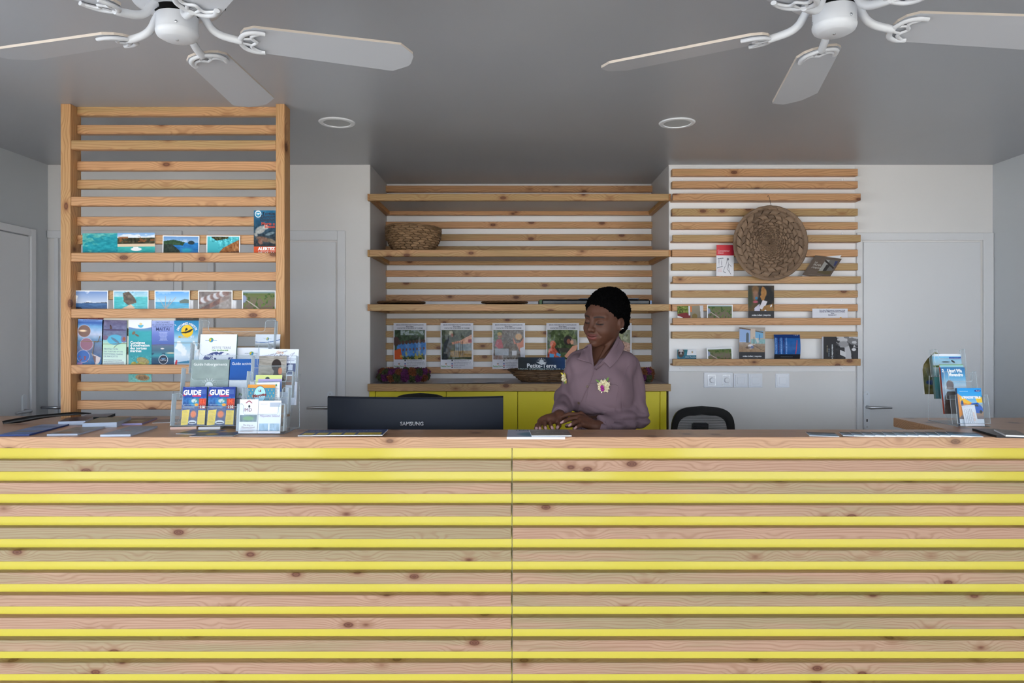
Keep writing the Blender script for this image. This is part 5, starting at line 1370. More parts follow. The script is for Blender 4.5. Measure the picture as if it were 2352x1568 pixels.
for k in range(5):
    cv.rect(.14 + .13 * k, .20, .20 + .13 * k, .85, (176, 180, 192), .7)
cv.tex(cv.reg(.1, .18, .8, .86), .12, 14, 40, 252)
sheet('flyer', 'small white card slipped in front of the car magazine', 'card', 2218, 2248, 930, 978, 2.874, cv, 0, thick=.001, lean=LN, roll=-6, texts=[('Taxi Island', .84, .80, .16, (230, 150, 80), {'rot': -90, 'align': 'LEFT', 'shear': .3})])
cv = cvpx(2168, 2225, 842, 950, 0, 1.5); cv.grad([(0, (50, 110, 165)), (.2, (90, 160, 205)), (.42, (205, 222, 236)), (.6, (190, 205, 225)), (1, (90, 80, 74))]); cv.ell(.33, .38, .15, .10, (116, 100, 100), .15); cv.ell(.33, .45, .16, .03, (150, 140, 140), .2); cv.poly([(.08, .62), (.2, .52), (.5, .52), (.62, .66), (.60, 1), (.02, 1)], (76, 66, 62)); cv.tex(cv.reg(0, .3, .62, 1), .05, 10, 14, 254)
sheet('leaflet', 'blue event leaflet with a figure seen from behind, second pocket of the right-hand stand', 'leaflet', 2170, 2226, 843, 950, 2.952, cv, 0, thick=.006, lean=LN, edge=mat('page_edge_red', C(150, 50, 40), .6), texts=[('2', .08, .10, .17, (240, 245, 248), {'bold': .0008}), ('Uzuri Wa', .56, .105, .19, (240, 245, 248), {'bold': .0009, 'sx': .8}), ('Mwendro', .60, .19, .19, (240, 245, 248), {'bold': .0009, 'sx': .8})])
cv = cvpx(2166, 2222, 836, 950, 0, 1.2); cv.grad([(0, (110, 150, 60)), (.03, (150, 200, 215)), (.1, (130, 190, 215)), (1, (120, 160, 180))])
sheet('leaflet', 'pale blue leaflet showing a thin strip above the event leaflet', 'leaflet', 2168, 2223, 836, 950, 2.962, cv, 0, thick=.004, lean=LN, edge=mat('page_edge_orange', C(176, 80, 50), .6))
cv = cvpx(2152, 2218, 812, 920, 0, 1.5); cv.grad([(0, (228, 233, 242)), (.05, (228, 233, 242)), (.06, (120, 190, 230)), (.28, (206, 222, 226)), (.5, (80, 140, 140)), (1, (60, 110, 120))]); cv.ell(.45, .18, .14, .012, (30, 36, 44), .3); cv.ell(.70, .17, .07, .02, (30, 36, 44), .3, 1, .6); cv.rect(.58, .07, 1, .115, (40, 74, 160)); cv.lines(.62, .95, .08, .108, 2, (220, 225, 240), .6, 256); cv.rect(0, .26, 1, .30, (110, 140, 60))
sheet('leaflet', 'white rimmed leaflet with two dark birds, third pocket of the right-hand stand', 'leaflet', 2150, 2217, 812, 915, 3.024, cv, 0, thick=.014, lean=LN, edge=mat('page_edge_teal', C(90, 116, 112), .6))
cv = cvpx(2118, 2175, 811, 900, 0, 1.4); cv.grad([(0, (150, 144, 90)), (.3, (130, 120, 80)), (.6, (90, 96, 70)), (1, (96, 92, 60))]); cv.tex(cv.reg(0, 0, 1, 1), .12, 8, 12, 258); cv.ell(.3, .7, .2, .06, (40, 60, 110), .4)
sheet('booklet', 'limp olive booklet flopping sideways at the back of the right-hand stand', 'booklet', 2124, 2182, 814, 905, 3.096, cv, 0, thick=.008, lean=LN, bend=lambda s, t: .0 * s - .085 * np.clip((t - .62) / .38, 0, 1) ** 2 * (1 - s) ** 1.3 * 1.2)

# ---------------------------------------------------------------- printed matter lying on the counter
def gp(u, v, z=ZT):
    Y = F * (CZ - z) / (v - V0)
    return Vector(((u - U0) * Y / F, Y, z))
def flat(name, label, cat, FL, FR, BL, cv, thick=.004, z0=ZT, group=None, texts=(), pm=None, edge=None, wob=None, wmax=None, hmax=None):
    zt = z0 + thick
    a, b, c = gp(*FL, zt), gp(*FR, zt), gp(*BL, zt)
    w = (b - a).length; h = (c - a).length
    if wmax: w = min(w, wmax)
    if hmax: h = min(h, hmax)
    ang = math.atan2(b.y - a.y, b.x - a.x)
    ex = (b - a).normalized(); ey = Vector((-ex.y, ex.x, 0))
    skew = (c - a).dot(ex)
    me = sheet_mesh(name, w, h, cv, pm or PM, thick - .0003, wob, edge)
    # stacks shift a little as they lie, so allow the sheet to be sheared in its own plane
    me.transform(Matrix(((1, 0, skew / h * .0, 0), (0, 1, 0, 0), (0, 0, 1, 0), (0, 0, 0, 1))))
    o = add(name, me)
    th = math.atan2((c - a).y, (c - a).x) - math.pi / 2
    rot = th * .75 + ang * .25
    mid = a + ex * (w / 2)
    o.location = mid
    o.rotation_euler = (-math.pi / 2, 0, rot)
    tag(o, label, cat, group)
    place_texts(o, w, h, texts, -.0006)
    return o
def tones(c0, c1, seed, amp=.08, w=80, h=90, lines_=None):
    cv = Cv(w, h, c0); cv.grad([(0, c0), (1, c1)]); cv.tex(cv.reg(0, 0, 1, 1), amp, 7, 9, seed)
    if lines_: cv.lines(*lines_)
    return cv
E_BL = mat('edge_pale_blue', C(176, 188, 208), .5)
E_NV = mat('edge_navy', C(24, 56, 120), .5)
E_DK = mat('edge_dark', C(26, 26, 30), .6)
E_DT = mat('edge_dark_teal', C(24, 44, 54), .6)
cv = tones((150, 160, 190), (70, 106, 170), 301, .06); cv.rect(0, .18, 1, .36, (96, 112, 150)); cv.rect(0, .62, 1, .78, (112, 112, 120)); cv.tex(cv.reg(0, 0, 1, 1), .06, 14, 20, 302)
flat('leaflet', 'open blue banded leaflet lying at the left end of the counter', 'leaflet', (2, 997), (62, 998), (95, 971), cv, .006, edge=E_NV, hmax=.30)
# black folded magazine standing half open
bkm = thing('magazine', 'black folded magazine lying half open behind the blue banded leaflet', 'magazine', gp(90, 972) + Vector((0, 0, 0)))
pts = [(-.14, -.02, .012), (-.10, -.005, .020), (-.04, .02, .030), (.04, .05, .036), (.10, .075, .040)]
n_ = 24
sp_ = smooth_path(pts, 6)
vs_, fs = [], []
for p in sp_:
    vs_ += [p + Vector((0, 0, 0)), p + Vector((.008, -.004, -.011)), p + Vector((.06, .02, -.010)), p + Vector((.06, .02, -.007))]
k4 = 4
for i in range(len(sp_) - 1):
    for k in range(k4):
        fs.append((i * k4 + k, (i + 1) * k4 + k, (i + 1) * k4 + (k + 1) % k4, i * k4 + (k + 1) % k4))
fs += [tuple(range(k4)), tuple((len(sp_) - 1) * k4 + k for k in reversed(range(k4)))]
me = mesh('cover', vs_, fs, mat('magazine_black', C(22, 21, 22), .5), True)
add('cover', me, bkm)
flat('leaflet_stack', 'stack of dark leaflets lying in front of the left post', 'leaflet', (138, 967), (192, 967), (150, 955), tones((60, 66, 84), (40, 46, 62), 305), .016, edge=E_BL, hmax=.16)
flat('leaflet', 'pale grey leaflet lying behind the thick green booklet pile', 'leaflet', (188, 957), (240, 958), (200, 947), tones((130, 134, 148), (110, 112, 126), 306), .012, edge=E_DT, hmax=.14)
flat('booklet_stack', 'thick pile of dark green booklets with pale page edges', 'booklet', (196, 970), (262, 971), (232, 951), tones((112, 116, 104), (96, 100, 88), 307, .04, lines_=(.3, .7, .2, .3, 2, (160, 160, 150), .5)), .020, edge=E_BL, hmax=.20)
cv = tones((92, 78, 70), (120, 100, 84), 308, .1); cv.ell(.5, .5, .3, .1, (150, 150, 120), .4)
flat('brochure', 'brown patterned brochure with a lilac edge lying right of the booklet pile', 'brochure', (268, 972), (324, 972), (310, 955), cv, .007, edge=mat('edge_lilac', C(168, 164, 214), .5), hmax=.20)
cv = tones((126, 126, 118), (134, 140, 146), 309, .07); cv.ell(.35, .8, .3, .12, (120, 96, 74), .5); cv.rect(.05, .88, .95, .94, (170, 184, 206))
flat('leaflet', 'grey green leaflet lying alone near the front edge, left of the grey blue leaflet', 'leaflet', (112, 996), (174, 997), (186, 975), cv, .006, edge=E_BL, hmax=.21)
cv = tones((118, 130, 146), (140, 156, 178), 310, .04); cv.rect(.35, .5, .55, .56, (170, 110, 120)); cv.rect(.1, .5, .2, .54, (170, 176, 190))
flat('leaflet', 'grey blue leaflet with a small red mark lying near the front edge', 'leaflet', (234, 997), (296, 998), (300, 975), cv, .008, edge=E_BL, hmax=.24)
flat('clear_folder', 'thin grey sheet lying against the wide leaflet stand', 'sheet', (352, 970), (404, 970), (370, 956), tones((120, 112, 108), (140, 134, 130), 311), .002, hmax=.12)
for u0, u1, lb, ed in ((393, 449, 'pile of pink edged cards in front of the guide magazines', mat('edge_pink', C(222, 190, 176), .6)), (457, 504, 'pile of white edged cards in front of the second guide magazine', PAPER)):
    flat('card_pile', lb, 'card pile', (u0, 980), (u1, 980), (u0 + 12, 971.5), tones((150, 140, 132), (130, 128, 130), 313), .010, edge=ed)
cv = tones((50, 70, 110), (60, 84, 90), 315, .12); cv.ell(.5, .4, .15, .2, (180, 160, 60), .5)
flat('leaflet', 'dark blue green leaflet lying in front of the card piles', 'leaflet', (405, 995), (480, 997), (445, 985.5), cv, .0015, hmax=.12)
cv = tones((40, 70, 130), (50, 80, 100), 316, .12); cv.ell(.4, .5, .15, .2, (190, 150, 70), .5)
flat('leaflet', 'dark blue leaflet at the foot of the flyer stand', 'leaflet', (436, 1001), (535, 1001), (470, 989), cv, .0015, z0=ZT + .0016, hmax=.10)
# fanned guides
for k in range(5):
    cv = Cv(90, 60); cv.grad([(0, (34, 54, 110)), (.45, (46, 76, 130)), (1, (60, 80, 110))]); cv.rect(.1, .55, .9, .92, (214, 190, 60)); cv.tex(cv.reg(0, 0, 1, 1), .1, 12, 8, 320 + k); cv.lines(.15, .85, .6, .9, 3, (120, 100, 50), .5, 330 + k)
    lb = ['guide magazine at the left end of the row fanned beside the monitor', 'second guide magazine in the fanned row beside the monitor', 'third guide magazine in the fanned row beside the monitor', 'fourth guide magazine in the fanned row beside the monitor', 'topmost guide magazine of the fanned row below the monitor'][k]
    flat('guide_magazine', lb, 'magazine', (684 + 32 * k, 999.5 - .2 * k), (684 + 32 * k + 66, 999.5 - .2 * k), (712 + 29 * k, 985), cv, .003, z0=ZT + .0028 * k, group='guide magazines fanned on the counter', hmax=.15, texts=[('LE GUIDE', .5, .3, .16, (190, 196, 214), {'bold': .0005})])
cv = Cv(100, 80, (168, 176, 196)); cv.ell(.62, .62, .42, .30, (80, 130, 160), .3); cv.ell(.64, .64, .28, .18, (60, 100, 130), .4); cv.lines(.05, .9, .90, .95, 1, (110, 110, 120), .4, 340)
flat('magazine', 'pale blue magazine lying on the counter before the woman', 'magazine', (1164, 1003), (1298, 1004), (1166, 983), cv, .008, hmax=.20, texts=[('TERRE', .3, .16, .13, (60, 80, 110), {'bold': .0006})])
cv = Cv(90, 70, (132, 132, 130)); cv.grad([(0, (140, 140, 140)), (.5, (110, 112, 112)), (1, (130, 126, 118))]); cv.tex(cv.reg(0, 0, 1, 1), .08, 8, 6, 342)
flat('brochure', 'grey glossy brochure lying across the pale blue magazine', 'brochure', (1221, 1000), (1313, 999.5), (1215, 983), cv, .004, z0=ZT + .008, pm=PG, hmax=.16, texts=[('Petite-Terre', .5, .60, .14, (190, 190, 190), {'bold': .0004})])
# fan of leaflets at the right
for k in range(12):
    cv = tones((104, 136, 166), (140, 178, 208), 350 + k, .2, 60, 70); cv.rect(.0, .0, 1, .34, (44, 56, 64)); cv.ell(.3, .5, .2, .1, (40, 60, 70), .5); cv.rect(0, .8, 1, 1, (150, 200, 225))
    u = 1862 + (0 if k == 0 else 78 + 25 * (k - 1))
    lb = 'blue leaflet lying apart at the left end of the fanned leaflets' if k == 0 else ('last blue leaflet of the fanned row, nearest the car magazine' if k == 11 else '%s blue leaflet of the overlapping fanned row at the right of the counter' % ('first second third fourth fifth sixth seventh eighth ninth tenth'.split()[k - 1]))
    flat('leaflet', lb, 'leaflet', (u, 1001), (u + 62, 1000.5), (u - 3 + .0 * k, 988.5), cv, .0026, z0=ZT + (0 if k == 0 else .0018 * k), group='blue leaflets fanned on the counter', edge=PAPER, hmax=.10)
cv = tones((110, 92, 80), (90, 84, 80), 370, .1)
flat('booklet', 'dark booklet lying open towards the right edge of the counter', 'booklet', (2290, 1000), (2352, 1001), (2222, 979), cv, .008, edge=E_DK, hmax=.2)
flat('booklet', 'brown covered booklet lying above the dark booklet at the right edge', 'booklet', (2312, 999), (2362, 1000), (2290, 985), tones((140, 126, 112), (120, 112, 104), 371, .1), .006, z0=ZT + .008, edge=PAPER, hmax=.16)

# ---------------------------------------------------------------- woven palm pieces
M_PALM = fibre('palm_strip', C(176, 142, 108), C(120, 94, 68))
M_PALMG = fibre('palm_strip_grey', C(150, 124, 102), C(104, 84, 68))
M_PALMD = fibre('palm_strip_dark', C(122, 92, 64), C(78, 58, 40), .5)
M_PALMB = mat('palm_shadow', C(70, 54, 42), .9)  # shade in the weave gaps, put into a dark colour behind the strips
def weave(parent, prof, N, K, m, amp, hwid=.46, steps=8):
    """two families of strips that spiral over a surface of revolution and pass over and under each other
    prof(b in 0..1) -> (r, z); K = crossings along a strip; each strip is a part (one mesh per family, rotated copies)"""
    for d in (1, -1):
        vs_, fs = [], []
        n = K * steps
        rows = 3
        for i in range(n + 1):
            t = i / n
            b = t
            ang0 = d * (K * t / 2) * (2 * math.pi / N)
            r, z = prof(b)
            r2, z2 = prof(min(1, b + .01)); r1, z1 = prof(max(0, b - .01))
            tx, tz = r2 - r1, z2 - z1
            L = math.hypot(tx, tz) or 1
            nx_, nz_ = tz / L, -tx / L
            off = d * amp * math.cos(math.pi * K * t) * min(1.0, r / .09)
            for q in range(rows):
                e = (q / (rows - 1) - .5) * 2 * hwid
                a = ang0 + e * (2 * math.pi / N)
                o_ = off + amp * .25 * (1 - abs(e / hwid))
                vs_.append(((r + nx_ * o_) * math.cos(a), (r + nx_ * o_) * math.sin(a), z + nz_ * o_))
        for i in range(n):
            for q in range(rows - 1):
                fs.append((i * rows + q, i * rows + q + 1, (i + 1) * rows + q + 1, (i + 1) * rows + q))
        me = mesh('strip', vs_, fs, m, True)
        for k in range(N):
            add('strip', me, parent).rotation_euler = (0, 0, 2 * math.pi * k / N)
def rim_strands(parent, R_, zr, m, n, w, name='rim_strand'):
    """twisted border: short overlapping strands"""
    pts = [(R_ * math.cos(a), R_ * math.sin(a), zr + .006 * math.sin(3 * k)) for k, a in enumerate(np.linspace(0, 2 * math.pi / n * 1.9, 8))]
    rr = [w * x for x in (.35, .8, 1, 1, 1, .9, .7, .3)]
    pts = [(x * (1 + .02 * (k / 7 - .5)), y * (1 + .02 * (k / 7 - .5)), zr + (k / 7 - .5) * w * 1.2) for k, (x, y, z) in enumerate(pts)]
    me = tube_mesh(name, pts, rr, m, 6, flat=.55)
    for k in range(n):
        add(name, me, parent).rotation_euler = (0, 0, 2 * math.pi * k / n)
# bowl on the middle shelf
bw = thing('woven_bowl', 'woven palm leaf bowl on the middle shelf of the niche', 'basket', (P(948, 572, 4.52).x, 4.52, ZS2 + .010))
def bowl_prof(b):
    if b < .28:
        return (.012 + .108 * b / .28, .004)
    t = (b - .28) / .72
    return (.120 + .052 * math.sin(t * 1.9), .004 + .150 * t)
weave(bw, bowl_prof, 22, 15, M_PALM, .006, .41)
bw.rotation_euler = (0, math.radians(2.0), .3)
add('dark_lining', lathe_mesh('dark_lining', [bowl_prof(b)[0:1] and (bowl_prof(b)[0] - .006, bowl_prof(b)[1] + .003) for b in np.linspace(.02, .98, 14)], M_PALMB, 40, cap=False), bw)  # added dark sheet inside the bowl, so gaps between strips look shaded
rim_strands(bw, .170, .153, M_PALM, 30, .008)
# round tray hung on the wall slats
pc = P(1768, 558.5, 4.19)
tr = thing('woven_tray', 'large round woven palm tray hung by a wire on the wall slats', 'woven tray', (pc.x, 4.19, pc.z))
tr.rotation_euler = (math.pi / 2, 0, 0)
def tray_prof(b):
    return (.004 * 53.0 ** b, .012 - .018 * (1 - b) ** 2)
def flip(prof):
    return lambda b: prof(b)
weave(tr, tray_prof, 22, 25, M_PALMG, .0075, .43, 6)
rim_strands(tr, .209, .012, M_PALMG, 24, .010)
add('shade_backing', lathe_mesh('shade_backing', [(.0, -.012), (.10, -.008), (.2, .000), (.205, -.004), (.1, -.014), (0, -.018)], M_PALMB, 40, cap=False), tr)  # added dark disc behind the strips, standing in for shade in the gaps
add('wire_hook', tube_mesh('wire_hook', smooth_path([(.012, .200, .01), (.004, .222, .008), (-.006, .262, .012), (-.012, .275, .012), (-.016, .270, .006)]), .0014, mat('dark_wire', C(60, 54, 50), .5, metal=.6), 5), tr)
# oval basket on the niche worktop
ob = thing('woven_basket', 'oval dark woven basket holding the tourist office card, on the niche worktop', 'basket', (P(1252, 878, 4.50).x, 4.50, ZW + .002))
def oval_prof(b):
    if b < .35:
        return (.012 + .085 * b / .35, .003)
    t = (b - .35) / .65
    return (.097 + .055 * t ** .8, .003 + .088 * t)
weave(ob, oval_prof, 18, 9, M_PALMD, .004)
ob.scale = (1.50, .95, .80)
add('dark_lining', lathe_mesh('dark_lining', [(oval_prof(b)[0] - .006, oval_prof(b)[1] + .003) for b in np.linspace(.02, .98, 12)], M_PALMD, 40, cap=False), ob)
rim_strands(ob, .150, .090, M_PALMD, 22, .010)
cv = Cv(130, 90); cv.grad([(0, (20, 26, 30)), (.6, (20, 40, 64)), (1, (24, 60, 110))], horiz=True); cv.tex(cv.reg(0, 0, 1, 1), .04, 4, 4, 380); cv.ell(.2, .9, .4, .25, (40, 36, 32), .5, .6)
cx, cy = .5, .20
cv.poly([(cx - .11, cy + .02), (cx + .11, cy + .02), (cx, cy + .16)], (205, 212, 220)); cv.ell(cx, cy - .02, .05, .06, (205, 212, 220), .1)
for k in range(9):
    a = math.pi * (k + .5) / 9; p0, p1 = (cx + .07 * math.cos(a), cy - .09 * math.sin(a)), (cx + .11 * math.cos(a), cy - .16 * math.sin(a))
    cv.poly([(p0[0] - .004, p0[1]), (p1[0] - .004, p1[1]), (p1[0] + .004, p1[1]), (p0[0] + .004, p0[1])], (205, 212, 220))
sheet('display_card', 'dark blue tourist office card standing in the oval basket', 'sign', 1190, 1298, 820, 871, 4.49, cv, 0, thick=.003, lean=-8, texts=[('Petite-Terre', .5, .47, .125, (225, 230, 236), {'bold': .0008}), ("BESOIN D'INFORMATIONS SUR LA", .5, .58, .058, (170, 190, 190), {'bold': .0003, 'spacing': 1.15}), ('TERRITOIRE ?', .5, .66, .058, (170, 190, 190), {'bold': .0003, 'spacing': 1.15})])
# flat trays and magazines on the lowest shelf
def flat_tray(u, Y, r, lb):
    t = thing('flat_woven_tray', lb, 'woven tray', ((u - U0) * Y / F, Y, ZS3 + .004), .4, 'flat woven trays on the lowest shelf')
    weave(t, lambda b: (.004 + (r - .01) * b, .004 + .008 * b), 20, 10, M_PALMD, .003, steps=5)
    rim_strands(t, r, .013, M_PALMD, 24, .008)
flat_tray(922, 4.45, .142, 'flat woven tray lying at the left end of the lowest niche shelf')
flat_tray(1159, 4.45, .138, 'flat woven tray lying in the middle of the lowest niche shelf')
M_BAG = mat('black_film', C(14, 14, 16), .25, bump=(7, .35, .01))
mg = thing('magazine_pile', 'pile of magazines in black film on the lowest shelf behind the woman', 'magazines', (P(1365, 697, 4.5).x, 4.5, ZS3 - .002))
xa_, xb_ = (1237 - U0) / 366.7, (1492 - U0) / 366.7
cxm = (xa_ + xb_) / 2
me = box_mesh(xb_ - xa_ - .03, .21, .034, M_BAG, .008); add('wrapped_stack', me, mg, (cxm - mg.location.x, 0, .019))
add('magazine', box_mesh(.36, .22, .006, mat('magazine_cover_dark', C(60, 66, 84), .3), .001), mg, (.08, .0, .040))
add('palm_print', box_mesh(.030, .20, .032, wood('leaf_print', C(60, 100, 50), C(150, 170, 110), C(30, 44, 26), C(20, 30, 20), 'Z', .4, .8, 0, 700), .003), mg, (xa_ + .015 - mg.location.x, 0, .018))
add('blue_edge', box_mesh(.024, .19, .028, mat('pale_blue_cover', C(150, 176, 220), .4), .002), mg, (xb_ - .016 - mg.location.x, 0, .016))

# ---------------------------------------------------------------- flower garlands on the niche worktop
def pompom(name, c0, c1, r, seed):
    bm = bmesh.new()
    bmesh.ops.create_icosphere(bm, subdivisions=4, radius=1.0)
    for v in bm.verts:
        d = v.co.normalized()
        k = mnoise.noise(d * 4.0 + Vector((seed, 0, 0))) * .35 + mnoise.noise(d * 11 + Vector((0, seed, 0))) * .38
        v.co = d * r * (1 + k)
    me = bpy.data.meshes.new(name); bm.to_mesh(me); bm.free()
    m = 'petals_%d_%d_%d' % c0
    if m not in MATS:
        mm = bpy.data.materials.new(m); mm.use_nodes = True; q = NT(mm); b = mm.node_tree.nodes['Principled BSDF']
        tc = q.n('ShaderNodeTexCoord'); nz = q.n('ShaderNodeTexNoise'); nz.inputs['Scale'].default_value = 140; nz.inputs['Detail'].default_value = 3
        q.l(tc.outputs['Object'], nz.inputs['Vector']); q.l(q.mix(q.smooth(nz.outputs['Fac'], .35, .65), C(*c0), C(*c1)), b.inputs['Base Color']); b.inputs['Roughness'].default_value = .8
        MATS[m] = mm
    me.materials.append(MATS[m])
    return me
PP = [pompom('flower_cluster', (104, 30, 92), (58, 16, 56), .026, 1), pompom('flower_cluster', (66, 74, 34), (34, 40, 18), .026, 5), pompom('flower_cluster', (124, 68, 30), (78, 40, 18), .026, 9)]
def garland(x, y, rx, ry, n, lb, seq):
    t = thing('flower_garland', lb, 'garland', (x, y, ZW), 0, 'dried flower garlands on the niche worktop')
    for k in range(n):
        a = 2 * math.pi * (k + .5) / n - math.pi / 2
        for lay in range(2):
            o = add('flower_cluster', PP[seq[(k + lay * 2) % len(seq)]], t, (rx * math.cos(a) + rnd.uniform(-.006, .006), ry * math.sin(a) + rnd.uniform(-.005, .005), .036 + .024 * lay + rnd.uniform(-.003, .003)))
            o.rotation_euler = (rnd.uniform(0, 6), rnd.uniform(0, 6), rnd.uniform(0, 6))
garland(P(927, 880, 4.42).x, 4.42, .134, .080, 19, 'purple, green and rust flower garland lying left on the niche worktop', (0, 1, 0, 2, 1, 0, 2))
garland(P(1447, 878, 4.42).x, 4.42, .120, .075, 16, 'flower garland on the niche worktop showing behind the shoulder of the woman', (2, 0, 1, 2, 0))
for k, (u0, u1, v1, dz_, rz, lb) in enumerate(((994, 1110, 879, 0, .06, 'large white paper sheet lying on the niche worktop beside the garland'), (1020, 1128, 876, .0015, -.1, 'white paper sheet lying on top of the large sheet on the niche worktop'), (1085, 1160, 880, .003, .3, 'creased paper with curled edge lying left of the oval basket'))):
    cv = tones((206, 208, 214), (196, 198, 206), 390 + k, .02)
    s_ = F / 4.36
    w = (u1 - u0) / s_
    o = add('paper_sheet', sheet_mesh('paper_sheet', w, w * .7, cv, PM, .0008, lambda s, t: -.006 * np.sin(s * 3) * np.sin(t * 4) ** 2 - .004 * s ** 3))
    o.location = ((u0 + u1) / 2 / s_ - U0 / s_, 4.33, ZW + .003 + dz_); o.rotation_euler = (-math.pi / 2, 0, rz)
    tag(o, lb, 'paper')

# ---------------------------------------------------------------- the woman behind the counter
from mathutils.bvhtree import BVHTree
def surface_nets(fn, lo, hi, h):
    lo = np.array(lo, float); hi = np.array(hi, float)
    n = np.ceil((hi - lo) / h).astype(int) + 1
    xs, ys, zs = [lo[i] + h * np.arange(n[i]) for i in range(3)]
    D = np.empty(n, np.float32)
    ch = max(1, int(400000 // (n[1] * n[2])))
    for i in range(0, n[0], ch):
        X, Y, Z = np.meshgrid(xs[i:i + ch], ys, zs, indexing='ij')
        D[i:i + ch] = fn(X, Y, Z)
    S = D < 0
    c = [(0, 0, 0), (1, 0, 0), (0, 1, 0), (1, 1, 0), (0, 0, 1), (1, 0, 1), (0, 1, 1), (1, 1, 1)]
    def sub(a, o):
        return a[o[0]:n[0] - 1 + o[0], o[1]:n[1] - 1 + o[1], o[2]:n[2] - 1 + o[2]]
    cnt = sum(sub(S, o).astype(np.int8) for o in c)
    act = (cnt > 0) & (cnt < 8)
    idx = np.argwhere(act)
    vid = -np.ones(act.shape, np.int64)
    vid[act] = np.arange(len(idx))
    acc = np.zeros((len(idx), 3)); num = np.zeros(len(idx))
    for a in range(8):
        for b in range(a + 1, 8):
            d = [c[b][k] - c[a][k] for k in range(3)]
            if sum(abs(x) for x in d) != 1:
                continue
            va = D[idx[:, 0] + c[a][0], idx[:, 1] + c[a][1], idx[:, 2] + c[a][2]]
            vb = D[idx[:, 0] + c[b][0], idx[:, 1] + c[b][1], idx[:, 2] + c[b][2]]
            m = (va < 0) != (vb < 0)
            t = np.where(m, va / np.where(m, va - vb, 1), 0)
            acc[m] += np.array(c[a]) + t[m, None] * np.array(d)
            num[m] += 1
    V = lo + h * (idx + acc / num[:, None])
    Q = []
    for ax in range(3):
        o = [0, 0, 0]; o[ax] = 1
        A = S[:n[0] - o[0], :n[1] - o[1], :n[2] - o[2]]; B = S[o[0]:, o[1]:, o[2]:]
        e = np.argwhere(A != B)
        u, w = (ax + 1) % 3, (ax + 2) % 3
        ok = (e[:, u] > 0) & (e[:, w] > 0) & (e[:, u] < n[u] - 1) & (e[:, w] < n[w] - 1)
        e = e[ok]
        def cell(du, dw):
            f = e.copy(); f[:, u] -= du; f[:, w] -= dw
            return vid[f[:, 0], f[:, 1], f[:, 2]]
        q = np.stack([cell(1, 1), cell(0, 1), cell(0, 0), cell(1, 0)], -1)
        inside = A[e[:, 0], e[:, 1], e[:, 2]]
        q[~inside] = q[~inside][:, ::-1]
        Q.append(q)
    Q = np.concatenate(Q)
    Q = Q[(Q >= 0).all(1)]
    return V, Q

def smin(a, b, k):
    h = np.clip(.5 + .5 * (b - a) / k, 0, 1)
    return b * (1 - h) + a * h - k * h * (1 - h)
def smax(a, b, k):
    return -smin(-a, -b, k)
def ell(X, Y, Z, c, r):
    x, y, z = (X - c[0]) / r[0], (Y - c[1]) / r[1], (Z - c[2]) / r[2]
    k0 = np.sqrt(x * x + y * y + z * z)
    k1 = np.sqrt((x / r[0]) ** 2 + (y / r[1]) ** 2 + (z / r[2]) ** 2) + 1e-9
    return k0 * (k0 - 1) / k1
def sph(X, Y, Z, c, r):
    return np.sqrt((X - c[0]) ** 2 + (Y - c[1]) ** 2 + (Z - c[2]) ** 2) - r
def cap(X, Y, Z, a, b, r0, r1=None):
    r1 = r0 if r1 is None else r1
    a = np.array(a, float); b = np.array(b, float); d = b - a
    t = np.clip(((X - a[0]) * d[0] + (Y - a[1]) * d[1] + (Z - a[2]) * d[2]) / (d @ d + 1e-12), 0, 1)
    return np.sqrt((X - a[0] - t * d[0]) ** 2 + (Y - a[1] - t * d[1]) ** 2 + (Z - a[2] - t * d[2]) ** 2) - (r0 + (r1 - r0) * t)

